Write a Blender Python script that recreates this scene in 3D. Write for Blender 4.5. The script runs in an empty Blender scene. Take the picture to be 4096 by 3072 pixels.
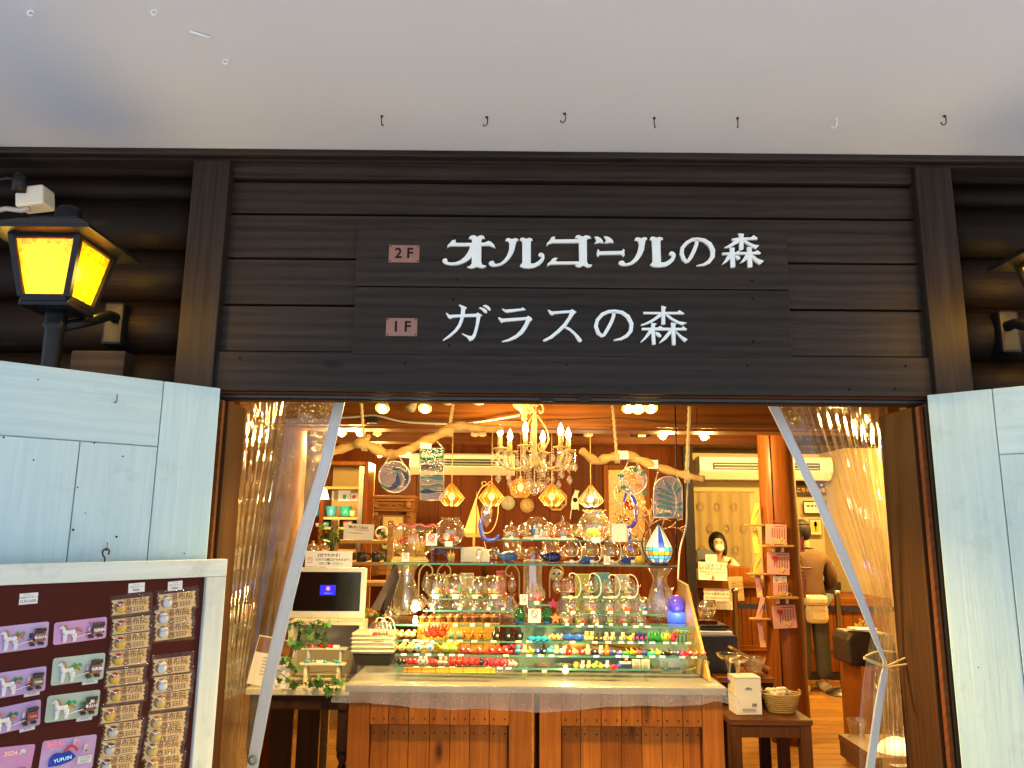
import bpy, bmesh, math, random
from mathutils import Vector, Matrix, Euler
R = math.radians
random.seed(7)
SC = bpy.context.scene
COL = SC.collection

# ------------------------------------------------------------------ camera, sky, sun, exposure
CAM_Z, FOC, TILT, ROLL = 1.6, 3050.0, R(10.66), 0.009
FWD = Vector((0, math.cos(TILT), math.sin(TILT)))
UP0 = Vector((0, -math.sin(TILT), math.cos(TILT)))
RX0 = Vector((1, 0, 0))
RC = RX0 * math.cos(ROLL) + UP0 * math.sin(ROLL)
UC = UP0 * math.cos(ROLL) - RX0 * math.sin(ROLL)
cam_d = bpy.data.cameras.new('camera')
cam = bpy.data.objects.new('camera', cam_d)
COL.objects.link(cam)
cam_d.sensor_width = 36.0
cam_d.lens = FOC / 4096 * 36.0
cam_d.clip_start, cam_d.clip_end = 0.05, 400
m = Matrix((RC, UC, -FWD)).transposed().to_4x4()
m.translation = (0, 0, CAM_Z)
cam.matrix_world = m
SC.camera = cam

SUN_EL, SUN_AZ = R(52), R(20)          # sun stands behind the shop; the eaves and facade lie in open shade
w = bpy.data.worlds.new('World'); SC.world = w; w.use_nodes = True
nt = w.node_tree
sky = nt.nodes.new('ShaderNodeTexSky'); sky.sky_type = 'NISHITA'; sky.sun_disc = False
sky.sun_elevation, sky.sun_rotation = SUN_EL, SUN_AZ
bg = nt.nodes['Background']; bg.inputs['Strength'].default_value = 0.15
nt.links.new(sky.outputs[0], bg.inputs['Color'])
sd = bpy.data.lights.new('sun', 'SUN'); sd.energy = 4.2; sd.angle = R(0.6); sd.color = (1.0, 0.965, 0.92)
so = bpy.data.objects.new('sun', sd); COL.objects.link(so)
sdir = Vector((math.sin(SUN_AZ) * math.cos(SUN_EL), math.cos(SUN_AZ) * math.cos(SUN_EL), math.sin(SUN_EL)))
so.rotation_euler = sdir.to_track_quat('Z', 'Y').to_euler()
so.location = (0, 0, 20)
SC.view_settings.view_transform = 'Standard'; SC.view_settings.look = 'None'
SC.view_settings.exposure = 0.95; SC.view_settings.gamma = 1.0
SC.view_settings.use_curve_mapping = False
cy = SC.cycles
cy.use_denoising = True
cy.max_bounces = 8; cy.diffuse_bounces = 3; cy.glossy_bounces = 3; cy.transmission_bounces = 6
cy.transparent_max_bounces = 28
cy.sample_clamp_indirect = 6.0; cy.sample_clamp_direct = 0
cy.caustics_reflective = False; cy.caustics_refractive = False

# ------------------------------------------------------------------ placing helpers
def ray(px, py):
    return FWD * FOC + RC * (px - 2048) - UC * (py - 1536)
def at(px, py, Y):
    "point on the plane y = Y that the photograph shows at this pixel"
    d = ray(px, py); k = Y / d.y
    return Vector((d.x * k, Y, CAM_Z + d.z * k))
def at_z(px, py, z):
    d = ray(px, py); k = (z - CAM_Z) / d.z
    return Vector((d.x * k, d.y * k, z))
def S(Y):
    return Y / FOC          # metres per photo pixel at that depth

# ------------------------------------------------------------------ materials
MATS = {}
def mat(name, col=(.8, .8, .8), rough=.5, metal=0.0, spec=.5, emit=None, estr=0, var=0.0, nscale=8, bump=0, coat=0, alpha=1.0):
    "principled with a procedural breakup of the colour"
    if name in MATS: return MATS[name]
    mt = bpy.data.materials.new(name); mt.use_nodes = True; n = mt.node_tree.nodes; l = mt.node_tree.links
    b = n['Principled BSDF']
    b.inputs['Roughness'].default_value = rough; b.inputs['Metallic'].default_value = metal
    b.inputs['Specular IOR Level'].default_value = spec; b.inputs['Alpha'].default_value = alpha
    b.inputs['Coat Weight'].default_value = coat
    tc = n.new('ShaderNodeTexCoord'); nz = n.new('ShaderNodeTexNoise'); nz.inputs['Scale'].default_value = nscale
    nz.inputs['Detail'].default_value = 5
    l.new(tc.outputs['Object'], nz.inputs['Vector'])
    mx = n.new('ShaderNodeMix'); mx.data_type = 'RGBA'
    k = 1 - var
    mx.inputs[6].default_value = (col[0] * k, col[1] * k, col[2] * k, 1)
    k = 1 + var
    mx.inputs[7].default_value = (min(1, col[0] * k), min(1, col[1] * k), min(1, col[2] * k), 1)
    l.new(nz.outputs['Fac'], mx.inputs[0]); l.new(mx.outputs[2], b.inputs['Base Color'])
    if bump:
        bp = n.new('ShaderNodeBump'); bp.inputs['Strength'].default_value = bump; bp.inputs['Distance'].default_value = .01
        l.new(nz.outputs['Fac'], bp.inputs['Height']); l.new(bp.outputs[0], b.inputs['Normal'])
    if emit:
        b.inputs['Emission Color'].default_value = (*emit, 1); b.inputs['Emission Strength'].default_value = estr
    MATS[name] = mt
    return mt

def wood(name, c1, c2, axis=0, rough=.55, grain=1.0, knots=.0, bump=.15, spec=.08, rnd=.25, kcol=(.02, .012, .006), dirt=0, specks=0):
    if name in MATS: return MATS[name]
    mt = bpy.data.materials.new(name); mt.use_nodes = True; n = mt.node_tree.nodes; l = mt.node_tree.links
    b = n['Principled BSDF']; b.inputs['Specular IOR Level'].default_value = spec
    tc = n.new('ShaderNodeTexCoord'); oi = n.new('ShaderNodeObjectInfo')
    mu = n.new('ShaderNodeMath'); mu.operation = 'MULTIPLY'; mu.inputs[1].default_value = 37.0
    l.new(oi.outputs['Random'], mu.inputs[0])
    ad = n.new('ShaderNodeVectorMath'); ad.operation = 'ADD'
    l.new(tc.outputs['Object'], ad.inputs[0]); l.new(mu.outputs[0], ad.inputs[1])
    mp = n.new('ShaderNodeMapping'); s = [42.0 * grain] * 3; s[axis] = 1.5 * grain
    mp.inputs['Scale'].default_value = s
    l.new(ad.outputs[0], mp.inputs['Vector'])
    n1 = n.new('ShaderNodeTexNoise'); n1.inputs['Scale'].default_value = 1.0; n1.inputs['Detail'].default_value = 6
    n1.inputs['Roughness'].default_value = .62; n1.inputs['Distortion'].default_value = 1.2
    l.new(mp.outputs[0], n1.inputs['Vector'])
    mp2 = n.new('ShaderNodeMapping'); s = [9.0 * grain] * 3; s[axis] = .55 * grain; mp2.inputs['Scale'].default_value = s
    l.new(ad.outputs[0], mp2.inputs['Vector'])
    wv = n.new('ShaderNodeTexWave'); wv.wave_type = 'RINGS'; wv.inputs['Scale'].default_value = 1.1
    wv.inputs['Distortion'].default_value = 3.5; wv.inputs['Detail'].default_value = 3
    l.new(mp2.outputs[0], wv.inputs['Vector'])
    mm = n.new('ShaderNodeMath'); mm.operation = 'MULTIPLY_ADD'; mm.inputs[1].default_value = .16
    l.new(wv.outputs['Fac'], mm.inputs[0]); 
    sc_ = n.new('ShaderNodeMath'); sc_.operation = 'MULTIPLY'; sc_.inputs[1].default_value = .88
    l.new(n1.outputs['Fac'], sc_.inputs[0]); l.new(sc_.outputs[0], mm.inputs[2])
    rp = n.new('ShaderNodeValToRGB'); e = rp.color_ramp.elements
    e[0].position, e[1].position = .25, .78
    e[0].color, e[1].color = (*c1, 1), (*c2, 1)
    l.new(mm.outputs[0], rp.inputs[0])
    hs = n.new('ShaderNodeHueSaturation'); 
    mr = n.new('ShaderNodeMapRange'); mr.inputs[3].default_value = 1 - rnd; mr.inputs[4].default_value = 1 + rnd
    l.new(oi.outputs['Random'], mr.inputs[0]); l.new(mr.outputs[0], hs.inputs['Value']); l.new(rp.outputs[0], hs.inputs['Color'])
    last = hs.outputs[0]; hgt = n1.outputs['Fac']
    if knots:
        mk = n.new('ShaderNodeMapping'); s = [9.0] * 3; s[axis] = 3.4; mk.inputs['Scale'].default_value = s
        l.new(ad.outputs[0], mk.inputs['Vector'])
        vo = n.new('ShaderNodeTexVoronoi'); vo.inputs['Scale'].default_value = knots
        l.new(mk.outputs[0], vo.inputs['Vector'])
        kr = n.new('ShaderNodeValToRGB'); k = kr.color_ramp.elements
        k[0].position, k[1].position = .03, .10; k[0].color, k[1].color = (1, 1, 1, 1), (0, 0, 0, 1)
        l.new(vo.outputs['Distance'], kr.inputs[0])
        mx = n.new('ShaderNodeMix'); mx.data_type = 'RGBA'; mx.inputs[7].default_value = (*kcol, 1)
        l.new(kr.outputs[0], mx.inputs[0]); l.new(last, mx.inputs[6]); last = mx.outputs[2]
    if dirt:
        n3 = n.new('ShaderNodeTexNoise'); n3.inputs['Scale'].default_value = 7; n3.inputs['Detail'].default_value = 8
        n3.inputs['Roughness'].default_value = .7
        l.new(ad.outputs[0], n3.inputs['Vector'])
        dr = n.new('ShaderNodeValToRGB'); k = dr.color_ramp.elements
        k[0].position, k[1].position = .56, .75; k[0].color, k[1].color = (0, 0, 0, 1), (dirt, dirt, dirt, 1)
        l.new(n3.outputs['Fac'], dr.inputs[0])
        mx = n.new('ShaderNodeMix'); mx.data_type = 'RGBA'; mx.inputs[7].default_value = (.30, .31, .29, 1)
        l.new(dr.outputs[0], mx.inputs[0]); l.new(last, mx.inputs[6]); last = mx.outputs[2]
    if specks:
        vs_ = n.new('ShaderNodeTexVoronoi'); vs_.inputs['Scale'].default_value = specks; l.new(ad.outputs[0], vs_.inputs['Vector'])
        sr = n.new('ShaderNodeValToRGB'); k = sr.color_ramp.elements
        k[0].position, k[1].position = .02, .045; k[0].color, k[1].color = (1, 1, 1, 1), (0, 0, 0, 1)
        l.new(vs_.outputs['Distance'], sr.inputs[0])
        mx = n.new('ShaderNodeMix'); mx.data_type = 'RGBA'; mx.inputs[7].default_value = (.14, .13, .11, 1)
        l.new(sr.outputs[0], mx.inputs[0]); l.new(last, mx.inputs[6]); last = mx.outputs[2]
    l.new(last, b.inputs['Base Color'])
    rr = n.new('ShaderNodeMapRange'); rr.inputs[3].default_value = rough - .12; rr.inputs[4].default_value = rough + .15
    l.new(n1.outputs['Fac'], rr.inputs[0]); l.new(rr.outputs[0], b.inputs['Roughness'])
    bp = n.new('ShaderNodeBump'); bp.inputs['Strength'].default_value = bump; bp.inputs['Distance'].default_value = .004
    l.new(hgt, bp.inputs['Height']); l.new(bp.outputs[0], b.inputs['Normal'])
    MATS[name] = mt
    return mt

def glass(name, tint=(1, 1, 1), refl=.9, edge=.55, milk=0.0, milkcol=(1, 1, 1), rough=.03, ripple=0, rscale=60, stretch=None, base=.05, mscale=14):
    "thin clear sheet: passes light straight through, reflects more towards its rims"
    if name in MATS: return MATS[name]
    mt = bpy.data.materials.new(name); mt.use_nodes = True; n = mt.node_tree.nodes; l = mt.node_tree.links
    n.remove(n['Principled BSDF']); out = n['Material Output']
    tr = n.new('ShaderNodeBsdfTransparent'); tr.inputs[0].default_value = (*tint, 1)
    gl = n.new('ShaderNodeBsdfGlossy'); gl.inputs['Roughness'].default_value = rough
    gl.inputs['Color'].default_value = (refl, refl, refl, 1)
    lw = n.new('ShaderNodeLayerWeight'); lw.inputs[0].default_value = .35
    pw = n.new('ShaderNodeMath'); pw.operation = 'POWER'; pw.inputs[1].default_value = 2.2
    l.new(lw.outputs['Facing'], pw.inputs[0])
    mr = n.new('ShaderNodeMapRange'); mr.inputs[3].default_value = base; mr.inputs[4].default_value = edge
    l.new(pw.outputs[0], mr.inputs[0])
    mx = n.new('ShaderNodeMixShader')
    l.new(mr.outputs[0], mx.inputs[0]); l.new(tr.outputs[0], mx.inputs[1]); l.new(gl.outputs[0], mx.inputs[2])
    last = mx.outputs[0]
    if milk:
        df = n.new('ShaderNodeBsdfDiffuse'); df.inputs[0].default_value = (*milkcol, 1)
        tl = n.new('ShaderNodeBsdfTranslucent'); tl.inputs[0].default_value = (*milkcol, 1)
        ms = n.new('ShaderNodeMixShader'); ms.inputs[0].default_value = .5
        l.new(df.outputs[0], ms.inputs[1]); l.new(tl.outputs[0], ms.inputs[2])
        m2 = n.new('ShaderNodeMixShader'); m2.inputs[0].default_value = milk
        tc2 = n.new('ShaderNodeTexCoord'); nz2 = n.new('ShaderNodeTexNoise'); nz2.inputs['Scale'].default_value = mscale; nz2.inputs['Detail'].default_value = 7
        l.new(tc2.outputs['Object'], nz2.inputs['Vector'])
        mr2 = n.new('ShaderNodeMapRange'); mr2.inputs[1].default_value = .35; mr2.inputs[2].default_value = .7
        mr2.inputs[3].default_value = milk * .55; mr2.inputs[4].default_value = min(1, milk * 1.5)
        l.new(nz2.outputs['Fac'], mr2.inputs[0]); l.new(mr2.outputs[0], m2.inputs[0])
        l.new(last, m2.inputs[1]); l.new(ms.outputs[0], m2.inputs[2]); last = m2.outputs[0]
    if ripple:
        tc = n.new('ShaderNodeTexCoord'); mp = n.new('ShaderNodeMapping')
        if stretch: mp.inputs['Scale'].default_value = stretch
        nz = n.new('ShaderNodeTexNoise'); nz.inputs['Scale'].default_value = rscale; nz.inputs['Detail'].default_value = 3
        l.new(tc.outputs['Object'], mp.inputs[0]); l.new(mp.outputs[0], nz.inputs['Vector'])
        bp = n.new('ShaderNodeBump'); bp.inputs['Strength'].default_value = ripple; bp.inputs['Distance'].default_value = .01
        l.new(nz.outputs['Fac'], bp.inputs['Height']); l.new(bp.outputs[0], gl.inputs['Normal']); l.new(bp.outputs[0], lw.inputs['Normal'])
    l.new(last, out.inputs[0])
    MATS[name] = mt
    return mt

# ------------------------------------------------------------------ mesh helpers
class MB:
    def __init__(s): s.v = []; s.f = []; s.sm = []
    def add(s, vs, fs, smooth=False):
        o = len(s.v); s.v += [tuple(p) for p in vs]
        s.f += [tuple(i + o for i in f) for f in fs]; s.sm += [smooth] * len(fs); return s
    def box(s, x0, x1, y0, y1, z0, z1, mtx=None):
        vs = [Vector((x, y, z)) for x in (x0, x1) for y in (y0, y1) for z in (z0, z1)]
        if mtx: vs = [mtx @ p for p in vs]
        return s.add(vs, [(0, 1, 3, 2), (4, 6, 7, 5), (0, 4, 5, 1), (2, 3, 7, 6), (0, 2, 6, 4), (1, 5, 7, 3)])
    def cbox(s, c, d, mtx=None):
        return s.box(c[0] - d[0] / 2, c[0] + d[0] / 2, c[1] - d[1] / 2, c[1] + d[1] / 2, c[2] - d[2] / 2, c[2] + d[2] / 2, mtx)
    def tube(s, pts, r, n=8, cap=True, smooth=True):
        pts = [Vector(p) for p in pts]; k = len(pts)
        rs = r if isinstance(r, (list, tuple)) else [r] * k
        t = [(pts[min(i + 1, k - 1)] - pts[max(i - 1, 0)]).normalized() for i in range(k)]
        a = Vector((0, 0, 1)) if abs(t[0].z) < .9 else Vector((1, 0, 0))
        u = t[0].cross(a).normalized(); vs = []
        for i in range(k):
            u = (u - t[i] * u.dot(t[i])).normalized(); q = t[i].cross(u)
            for j in range(n):
                g = 2 * math.pi * j / n
                vs.append(pts[i] + (u * math.cos(g) + q * math.sin(g)) * rs[i])
        fs = [(i * n + j, i * n + (j + 1) % n, (i + 1) * n + (j + 1) % n, (i + 1) * n + j) for i in range(k - 1) for j in range(n)]
        s.add(vs, fs, smooth)
        if cap:
            o = len(s.v) - len(vs)
            s.f += [tuple(o + j for j in range(n))[::-1], tuple(o + (k - 1) * n + j for j in range(n))]; s.sm += [False, False]
        return s
    def lathe(s, prof, n=16, c=(0, 0, 0), smooth=True, mod=None, cap=False):
        vs = []
        for i, (r, z) in enumerate(prof):
            for j in range(n):
                g = 2 * math.pi * j / n; rr = max(r, 1e-5)
                zz = z
                if mod: rr, zz = mod(i, g, rr, z)
                vs.append((c[0] + rr * math.cos(g), c[1] + rr * math.sin(g), c[2] + zz))
        k = len(prof)
        fs = [(i * n + j, i * n + (j + 1) % n, (i + 1) * n + (j + 1) % n, (i + 1) * n + j) for i in range(k - 1) for j in range(n)]
        s.add(vs, fs, smooth)
        if cap:
            o = len(s.v) - len(vs)
            s.f += [tuple(o + j for j in range(n))[::-1], tuple(o + (k - 1) * n + j for j in range(n))]; s.sm += [False, False]
        return s
    def ball(s, c, r, nu=10, nv=6, sc=(1, 1, 1)):
        prof = [(math.sin(math.pi * i / nv), -math.cos(math.pi * i / nv)) for i in range(nv + 1)]
        vs = []
        for (q, z) in prof:
            for j in range(nu):
                g = 2 * math.pi * j / nu
                vs.append((c[0] + r * sc[0] * max(q, 1e-4) * math.cos(g), c[1] + r * sc[1] * max(q, 1e-4) * math.sin(g), c[2] + r * sc[2] * z))
        fs = [(i * nu + j, i * nu + (j + 1) % nu, (i + 1) * nu + (j + 1) % nu, (i + 1) * nu + j) for i in range(nv) for j in range(nu)]
        return s.add(vs, fs, True)
    def prism(s, poly, f3, d0, d1):
        "closed outline swept between two depths; f3(u, v, d) gives the point"
        n = len(poly)
        area = sum(poly[i][0] * poly[(i + 1) % n][1] - poly[(i + 1) % n][0] * poly[i][1] for i in range(n))
        if area < 0: poly = poly[::-1]
        vs = [f3(p[0], p[1], d0) for p in poly] + [f3(p[0], p[1], d1) for p in poly]
        fs = [tuple(range(n)), tuple(range(2 * n - 1, n - 1, -1))]
        fs += [(i, i + n, (i + 1) % n + n, (i + 1) % n) for i in range(n)]
        return s.add(vs, fs)
    def ribbon(s, pts, f3, d0, d1):
        "stroke of varying width: pts = (u, v, width)"
        L, Rr = [], []
        k = len(pts)
        for i in range(k):
            a = pts[max(i - 1, 0)]; b = pts[min(i + 1, k - 1)]
            dx, dy = b[0] - a[0], b[1] - a[1]; q = math.hypot(dx, dy) or 1
            h = pts[i][2] / 2
            L.append((pts[i][0] - dy / q * h, pts[i][1] + dx / q * h)); Rr.append((pts[i][0] + dy / q * h, pts[i][1] - dx / q * h))
        vs = []
        for i in range(k):
            vs += [f3(*L[i], d0), f3(*Rr[i], d0), f3(*Rr[i], d1), f3(*L[i], d1)]
        fs = []
        for i in range(k - 1):
            o = i * 4; p = o + 4
            fs += [(o + a, o + (a + 1) % 4, p + (a + 1) % 4, p + a) for a in range(4)]
        fs += [(0, 3, 2, 1), ((k - 1) * 4, (k - 1) * 4 + 1, (k - 1) * 4 + 2, (k - 1) * 4 + 3)]
        return s.add(vs, fs)
    def grid(s, P, nu, nv, smooth=True):
        vs = [P(i / nu, j / nv) for j in range(nv + 1) for i in range(nu + 1)]
        fs = [(j * (nu + 1) + i, j * (nu + 1) + i + 1, (j + 1) * (nu + 1) + i + 1, (j + 1) * (nu + 1) + i) for j in range(nv) for i in range(nu)]
        return s.add(vs, fs, smooth)
    def mesh(s, name, mt):
        me = bpy.data.meshes.new(name); me.from_pydata(s.v, [], s.f)
        me.polygons.foreach_set('use_smooth', s.sm)
        bm = bmesh.new(); bm.from_mesh(me)
        bmesh.ops.recalc_face_normals(bm, faces=bm.faces)
        bm.to_mesh(me); bm.free()
        me.materials.append(mt); me.update()
        return me
    def build(s, name, mt, parent=None, bevel=0, loc=None, solid=0):
        o = bpy.data.objects.new(name, s.mesh(name, mt)); COL.objects.link(o)
        if parent: o.parent = parent
        if loc is not None: o.location = loc
        if bevel:
            b = o.modifiers.new('b', 'BEVEL'); b.width = bevel; b.segments = 2; b.limit_method = 'ANGLE'; b.angle_limit = R(40)
        if solid:
            b = o.modifiers.new('s', 'SOLIDIFY'); b.thickness = solid; b.offset = 0
        return o

def tag(o, label, cat, group=None):
    o['label'] = label; o['category'] = cat
    if group: o['group'] = group
    return o
def thing(name, label, cat, loc=(0, 0, 0), group=None, rz=0, mtx=None):
    o = bpy.data.objects.new(name, None); COL.objects.link(o); o.empty_display_size = .05
    if mtx is not None: o.matrix_world = mtx
    else: o.location = loc; o.rotation_euler = (0, 0, rz)
    return tag(o, label, cat, group)
def struct(o, kind='structure'):
    o['kind'] = kind; return o
def copy_tree(o, parent=None):
    c = o.copy(); COL.objects.link(c)
    if parent is not None: c.parent = parent
    for ch in o.children: copy_tree(ch, c)
    return c
def inst(mesh, name, parent, loc=(0, 0, 0), rot=(0, 0, 0), sc=(1, 1, 1)):
    o = bpy.data.objects.new(name, mesh); COL.objects.link(o); o.parent = parent
    o.location = loc; o.rotation_euler = rot; o.scale = sc if isinstance(sc, (tuple, list)) else (sc,) * 3
    return o
TXT = {}
def text(body, size, mt, parent, loc=(0, 0, 0), rot=(R(90), 0, 0), align='CENTER', name='lettering', bold=0, squeeze=1.0, res=2):
    "printed words as flat geometry"
    key = (body, align, mt.name, round(bold, 3), res)
    if key not in TXT:
        cu = bpy.data.curves.new('t', 'FONT'); cu.body = body; cu.size = 1; cu.align_x = align; cu.align_y = 'CENTER'
        cu.resolution_u = res; cu.offset = bold
        o = bpy.data.objects.new('t', cu); COL.objects.link(o)
        me = bpy.data.meshes.new_from_object(o.evaluated_get(bpy.context.evaluated_depsgraph_get()))
        me.name = 'lettering'; me.materials.clear(); me.materials.append(mt)
        bpy.data.objects.remove(o); bpy.data.curves.remove(cu); TXT[key] = me
    return inst(TXT[key], name, parent, loc, rot, (size * squeeze, size, size))
def lamp_light(parent, loc, power, rad=.03, col=(1, .70, .36), spot=None):
    d = bpy.data.lights.new('lamp_light', 'SPOT' if spot else 'POINT'); d.energy = power; d.color = col; d.shadow_soft_size = rad
    o = bpy.data.objects.new('lamp_light', d); COL.objects.link(o); o.parent = parent; o.location = loc
    if spot:
        d.spot_size = R(spot[0]); d.spot_blend = .6
        o.rotation_euler = Vector(spot[1]).to_track_quat('-Z', 'Y').to_euler()
    return o
ORD = ['first', 'second', 'third', 'fourth', 'fifth', 'sixth', 'seventh', 'eighth', 'ninth', 'tenth', 'eleventh', 'twelfth', 'thirteenth', 'fourteenth', 'fifteenth', 'sixteenth']

# materials
M_dark = wood('dark_brown_boards', (.0085, .0058, .0042), (.042, .0300, .0222), 0, .5, knots=.5, bump=.3, spec=.2, rnd=.16, kcol=(.006, .004, .003))
M_darkv = wood('dark_brown_posts', (.0085, .0058, .0042), (.042, .0300, .0222), 2, .5, knots=.5, bump=.3, spec=.2, rnd=.14, kcol=(.006, .004, .003))
M_log = wood('dark_stained_logs', (.004, .0024, .0014), (.012, .0068, .0034), 0, .5, knots=.6, bump=.6, spec=.13, rnd=.3)
M_red = wood('reddish_frame_wood', (.06, .018, .008), (.12, .04, .016), 0, .5, bump=.1)
M_jamb = wood('orange_jamb_wood', (.030, .012, .005), (.066, .027, .010), 2, .7, knots=.3, bump=.1, spec=.08)
M_white = wood('white_painted_door', (.47, .64, .655), (.60, .755, .765), 2, .5, bump=.45, rnd=.04, dirt=.34, kcol=(.5, .5, .5), specks=11)
M_whiteh = wood('white_painted_rail', (.47, .64, .655), (.60, .755, .765), 0, .5, bump=.45, rnd=.04, dirt=.34, specks=11)
M_frame = wood('cream_painted_frame', (.58, .66, .60), (.74, .79, .72), 0, .5, bump=.3, rnd=.04, dirt=.45)
M_soffit = mat('soffit_plaster', (.63, .675, .74), .75, var=.03, nscale=1.6, bump=.05)
M_black = mat('black_metal', (.004, .0045, .006), .42, spec=.3, var=.2, nscale=30, bump=.15)
M_letter = mat('white_cut_letters', (.86, .90, .88), .35, var=.05, nscale=25)
M_cop = mat('copper_plate', (.30, .145, .105), .45, metal=.3, var=.18, nscale=18)
M_ink = mat('black_ink', (.012, .010, .010), .7, spec=.08)
M_steel = mat('dull_steel', (.30, .28, .25), .35, metal=1, var=.2, nscale=40)
M_rust = mat('rusty_steel', (.055, .035, .025), .5, metal=.7, var=.4, nscale=40)
M_paper = mat('white_paper', (.86, .85, .80), .7, var=.03)
M_pave = mat('street_paving', (.50, .51, .535), .85, var=.15, nscale=1.2)

# ------------------------------------------------------------------ ground, eaves, facade
YF = 3.03
struct(MB().box(-60, 60, -60, 60, -.3, -.004).build('ground', M_pave))
zs = at(2048, 603, YF - .05).z                       # underside of the eaves
sof = struct(MB().box(-4.6, 5.4, 1.35, 12.2, zs, zs + .16).build('soffit', M_soffit))
def facade_box(x0, x1, y0, y1, d0, d1, parent, name='board', mt=None, bevel=.004, xc=None):
    "board on the facade given by photo pixels (edges level and upright in the place itself)"
    c = xc or 2048
    a = at(x0, (y0 + y1) / 2, YF); b = at(x1, (y0 + y1) / 2, YF)
    z1 = at(c, y0, YF).z; z0 = at(c, y1, YF).z
    return MB().box(a.x, b.x, YF + d0, YF + d1, z0, z1).build(name, mt or M_dark, parent, bevel)
fac = thing('timber_facade', 'dark brown boarded shop front above the open doorway under the white eaves', 'facade')
xl, xr = at(880, 1100, YF).x, at(3690, 1100, YF).x
zz = lambda y, x=2200: at(x, y + (x - 2048) * .009, YF).z
for (y0, y1, d) in ((652, 722, -.004), (732, 856, .012), (864, 1034, .012), (1042, 1221, .012), (1229, 1411, .012)):
    MB().box(xl, xr, YF + d, YF + .06, zz(y1), zz(y0)).build('board', M_dark, fac, .004)
MB().box(xl - .03, xr + .03, YF - .012, YF + .07, zz(1574), zz(1417)).build('board', M_dark, fac, .004)
MB().box(xl - 3, xr + 3, YF - .05, YF + .1, zz(650), zs - .001).build('crown_trim', M_dark, fac, .004)
MB().box(xl - 3, xr + 3, YF - .02, YF + .1, zz(662), zz(651)).build('crown_lip', M_dark, fac, .002)
def post(xa, xb, nm='post'):
    MB().box(xa, xb, YF - .035, YF + .12, .0, zz(662) - .002).build(nm, M_darkv, fac, .005)
post(at(748, 1100, YF).x, at(898, 1100, YF).x)
post(at(3681, 1100, YF).x, at(3828, 1100, YF).x)
MB().box(xl - .05, xr + .05, YF + .08, YF + .2, zz(1545), zs - .002).build('backing', M_dark, fac)
# lintel mouldings
MB().box(xl, xr, YF + .0, YF + .07, zz(1583), zz(1575)).build('lintel_strip', M_red, fac, .002)
MB().box(xl, xr, YF + .02, YF + .07, zz(1597), zz(1584)).build('track_groove', mat('worn_black_track', (.02, .018, .017), .4, var=.6, nscale=20), fac, .002)
MB().box(xl, xr, YF + .03, YF + .078, zz(1604), zz(1598)).build('lintel_underside', M_jamb, fac, .002)
for x in (2190, 2340): 
    p = at(x, 1600, YF); MB().box(p.x - .026, p.x + .026, YF + .005, YF + .03, p.z - .004, p.z + .017).build('track_block', M_black, fac, .002)
# jambs either side of the doorway
jl, jr = at(893, 1610, YF).x, at(3672, 1630, YF).x
MB().box(jl - .06, jl - .022, YF - .01, YF + .16, 0, zz(1600)).build('jamb_stop', M_darkv, fac, .003)
MB().box(jl - .02, jl + .012, YF + .03, YF + .23, 0, zz(1609)).build('jamb', M_jamb, fac, .003)
MB().box(jl - .02, jl - .001, YF + .0, YF + .029, 0, zz(1609)).build('jamb_edge', M_red, fac, .003)
MB().box(jr + .022, jr + .07, YF - .01, YF + .16, 0, zz(1600)).build('jamb_stop', M_darkv, fac, .003)
MB().box(jr - .012, jr + .02, YF + .03, YF + .31, 0, zz(1609)).build('jamb', M_jamb, fac, .003)
MB().box(jr + .001, jr + .02, YF + .0, YF + .029, 0, zz(1609)).build('jamb_edge', M_red, fac, .003)
# screws on the boards
scr = MB().lathe([(0, -.002), (.006, -.002), (.006, .0), (.0, .0005)], 8).mesh('screw', M_ink)
for (x, y) in ((960, 1432), (1620, 1452), (2265, 1458), (2990, 1462), (3622, 1465), (3398, 1558), (3580, 1556)):
    p = at(x, y, YF - .012); inst(scr, 'screw', fac, (p.x, YF - .012, p.z), (R(90), 0, 0))

# log walls beside the doorway
def log_wall(xa, xb, label, ys):
    t = thing('log_wall', label, 'wall')
    for y0, y1 in zip(ys[:-1], ys[1:]):
        z1, z0 = zz(y0), zz(y1); c, r = (z0 + z1) / 2, abs(z1 - z0) / 2 + .010
        k = 9; pts = [(xa + (xb - xa) * i / k, YF + .13 + random.uniform(-.004, .004), c + random.uniform(-.002, .002)) for i in range(k + 1)]
        MB().tube(pts, [r * random.uniform(.985, 1.015) for _ in pts], 28).build('log', M_log, t)
ys = [575, 685, 783, 990, 1196, 1412, 1640, 1870, 2100, 2340, 2600]
log_wall(-4.0, at(800, 1100, YF).x, 'stacked dark logs behind the lantern and the electric box', ys)
log_wall(at(3780, 1100, YF).x, 5.0, 'stacked dark logs beside the doorway, a lantern edge before them', ys)
# squared beam end low on the log wall
bt = thing('beam_end', 'squared dark beam end jutting from the log wall below the lantern', 'beam', at(430, 1520, YF - .02))
MB().box(-.13, .085, -.05, .16, -.35, .11).build('beam_block', M_dark, bt, .006)

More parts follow.
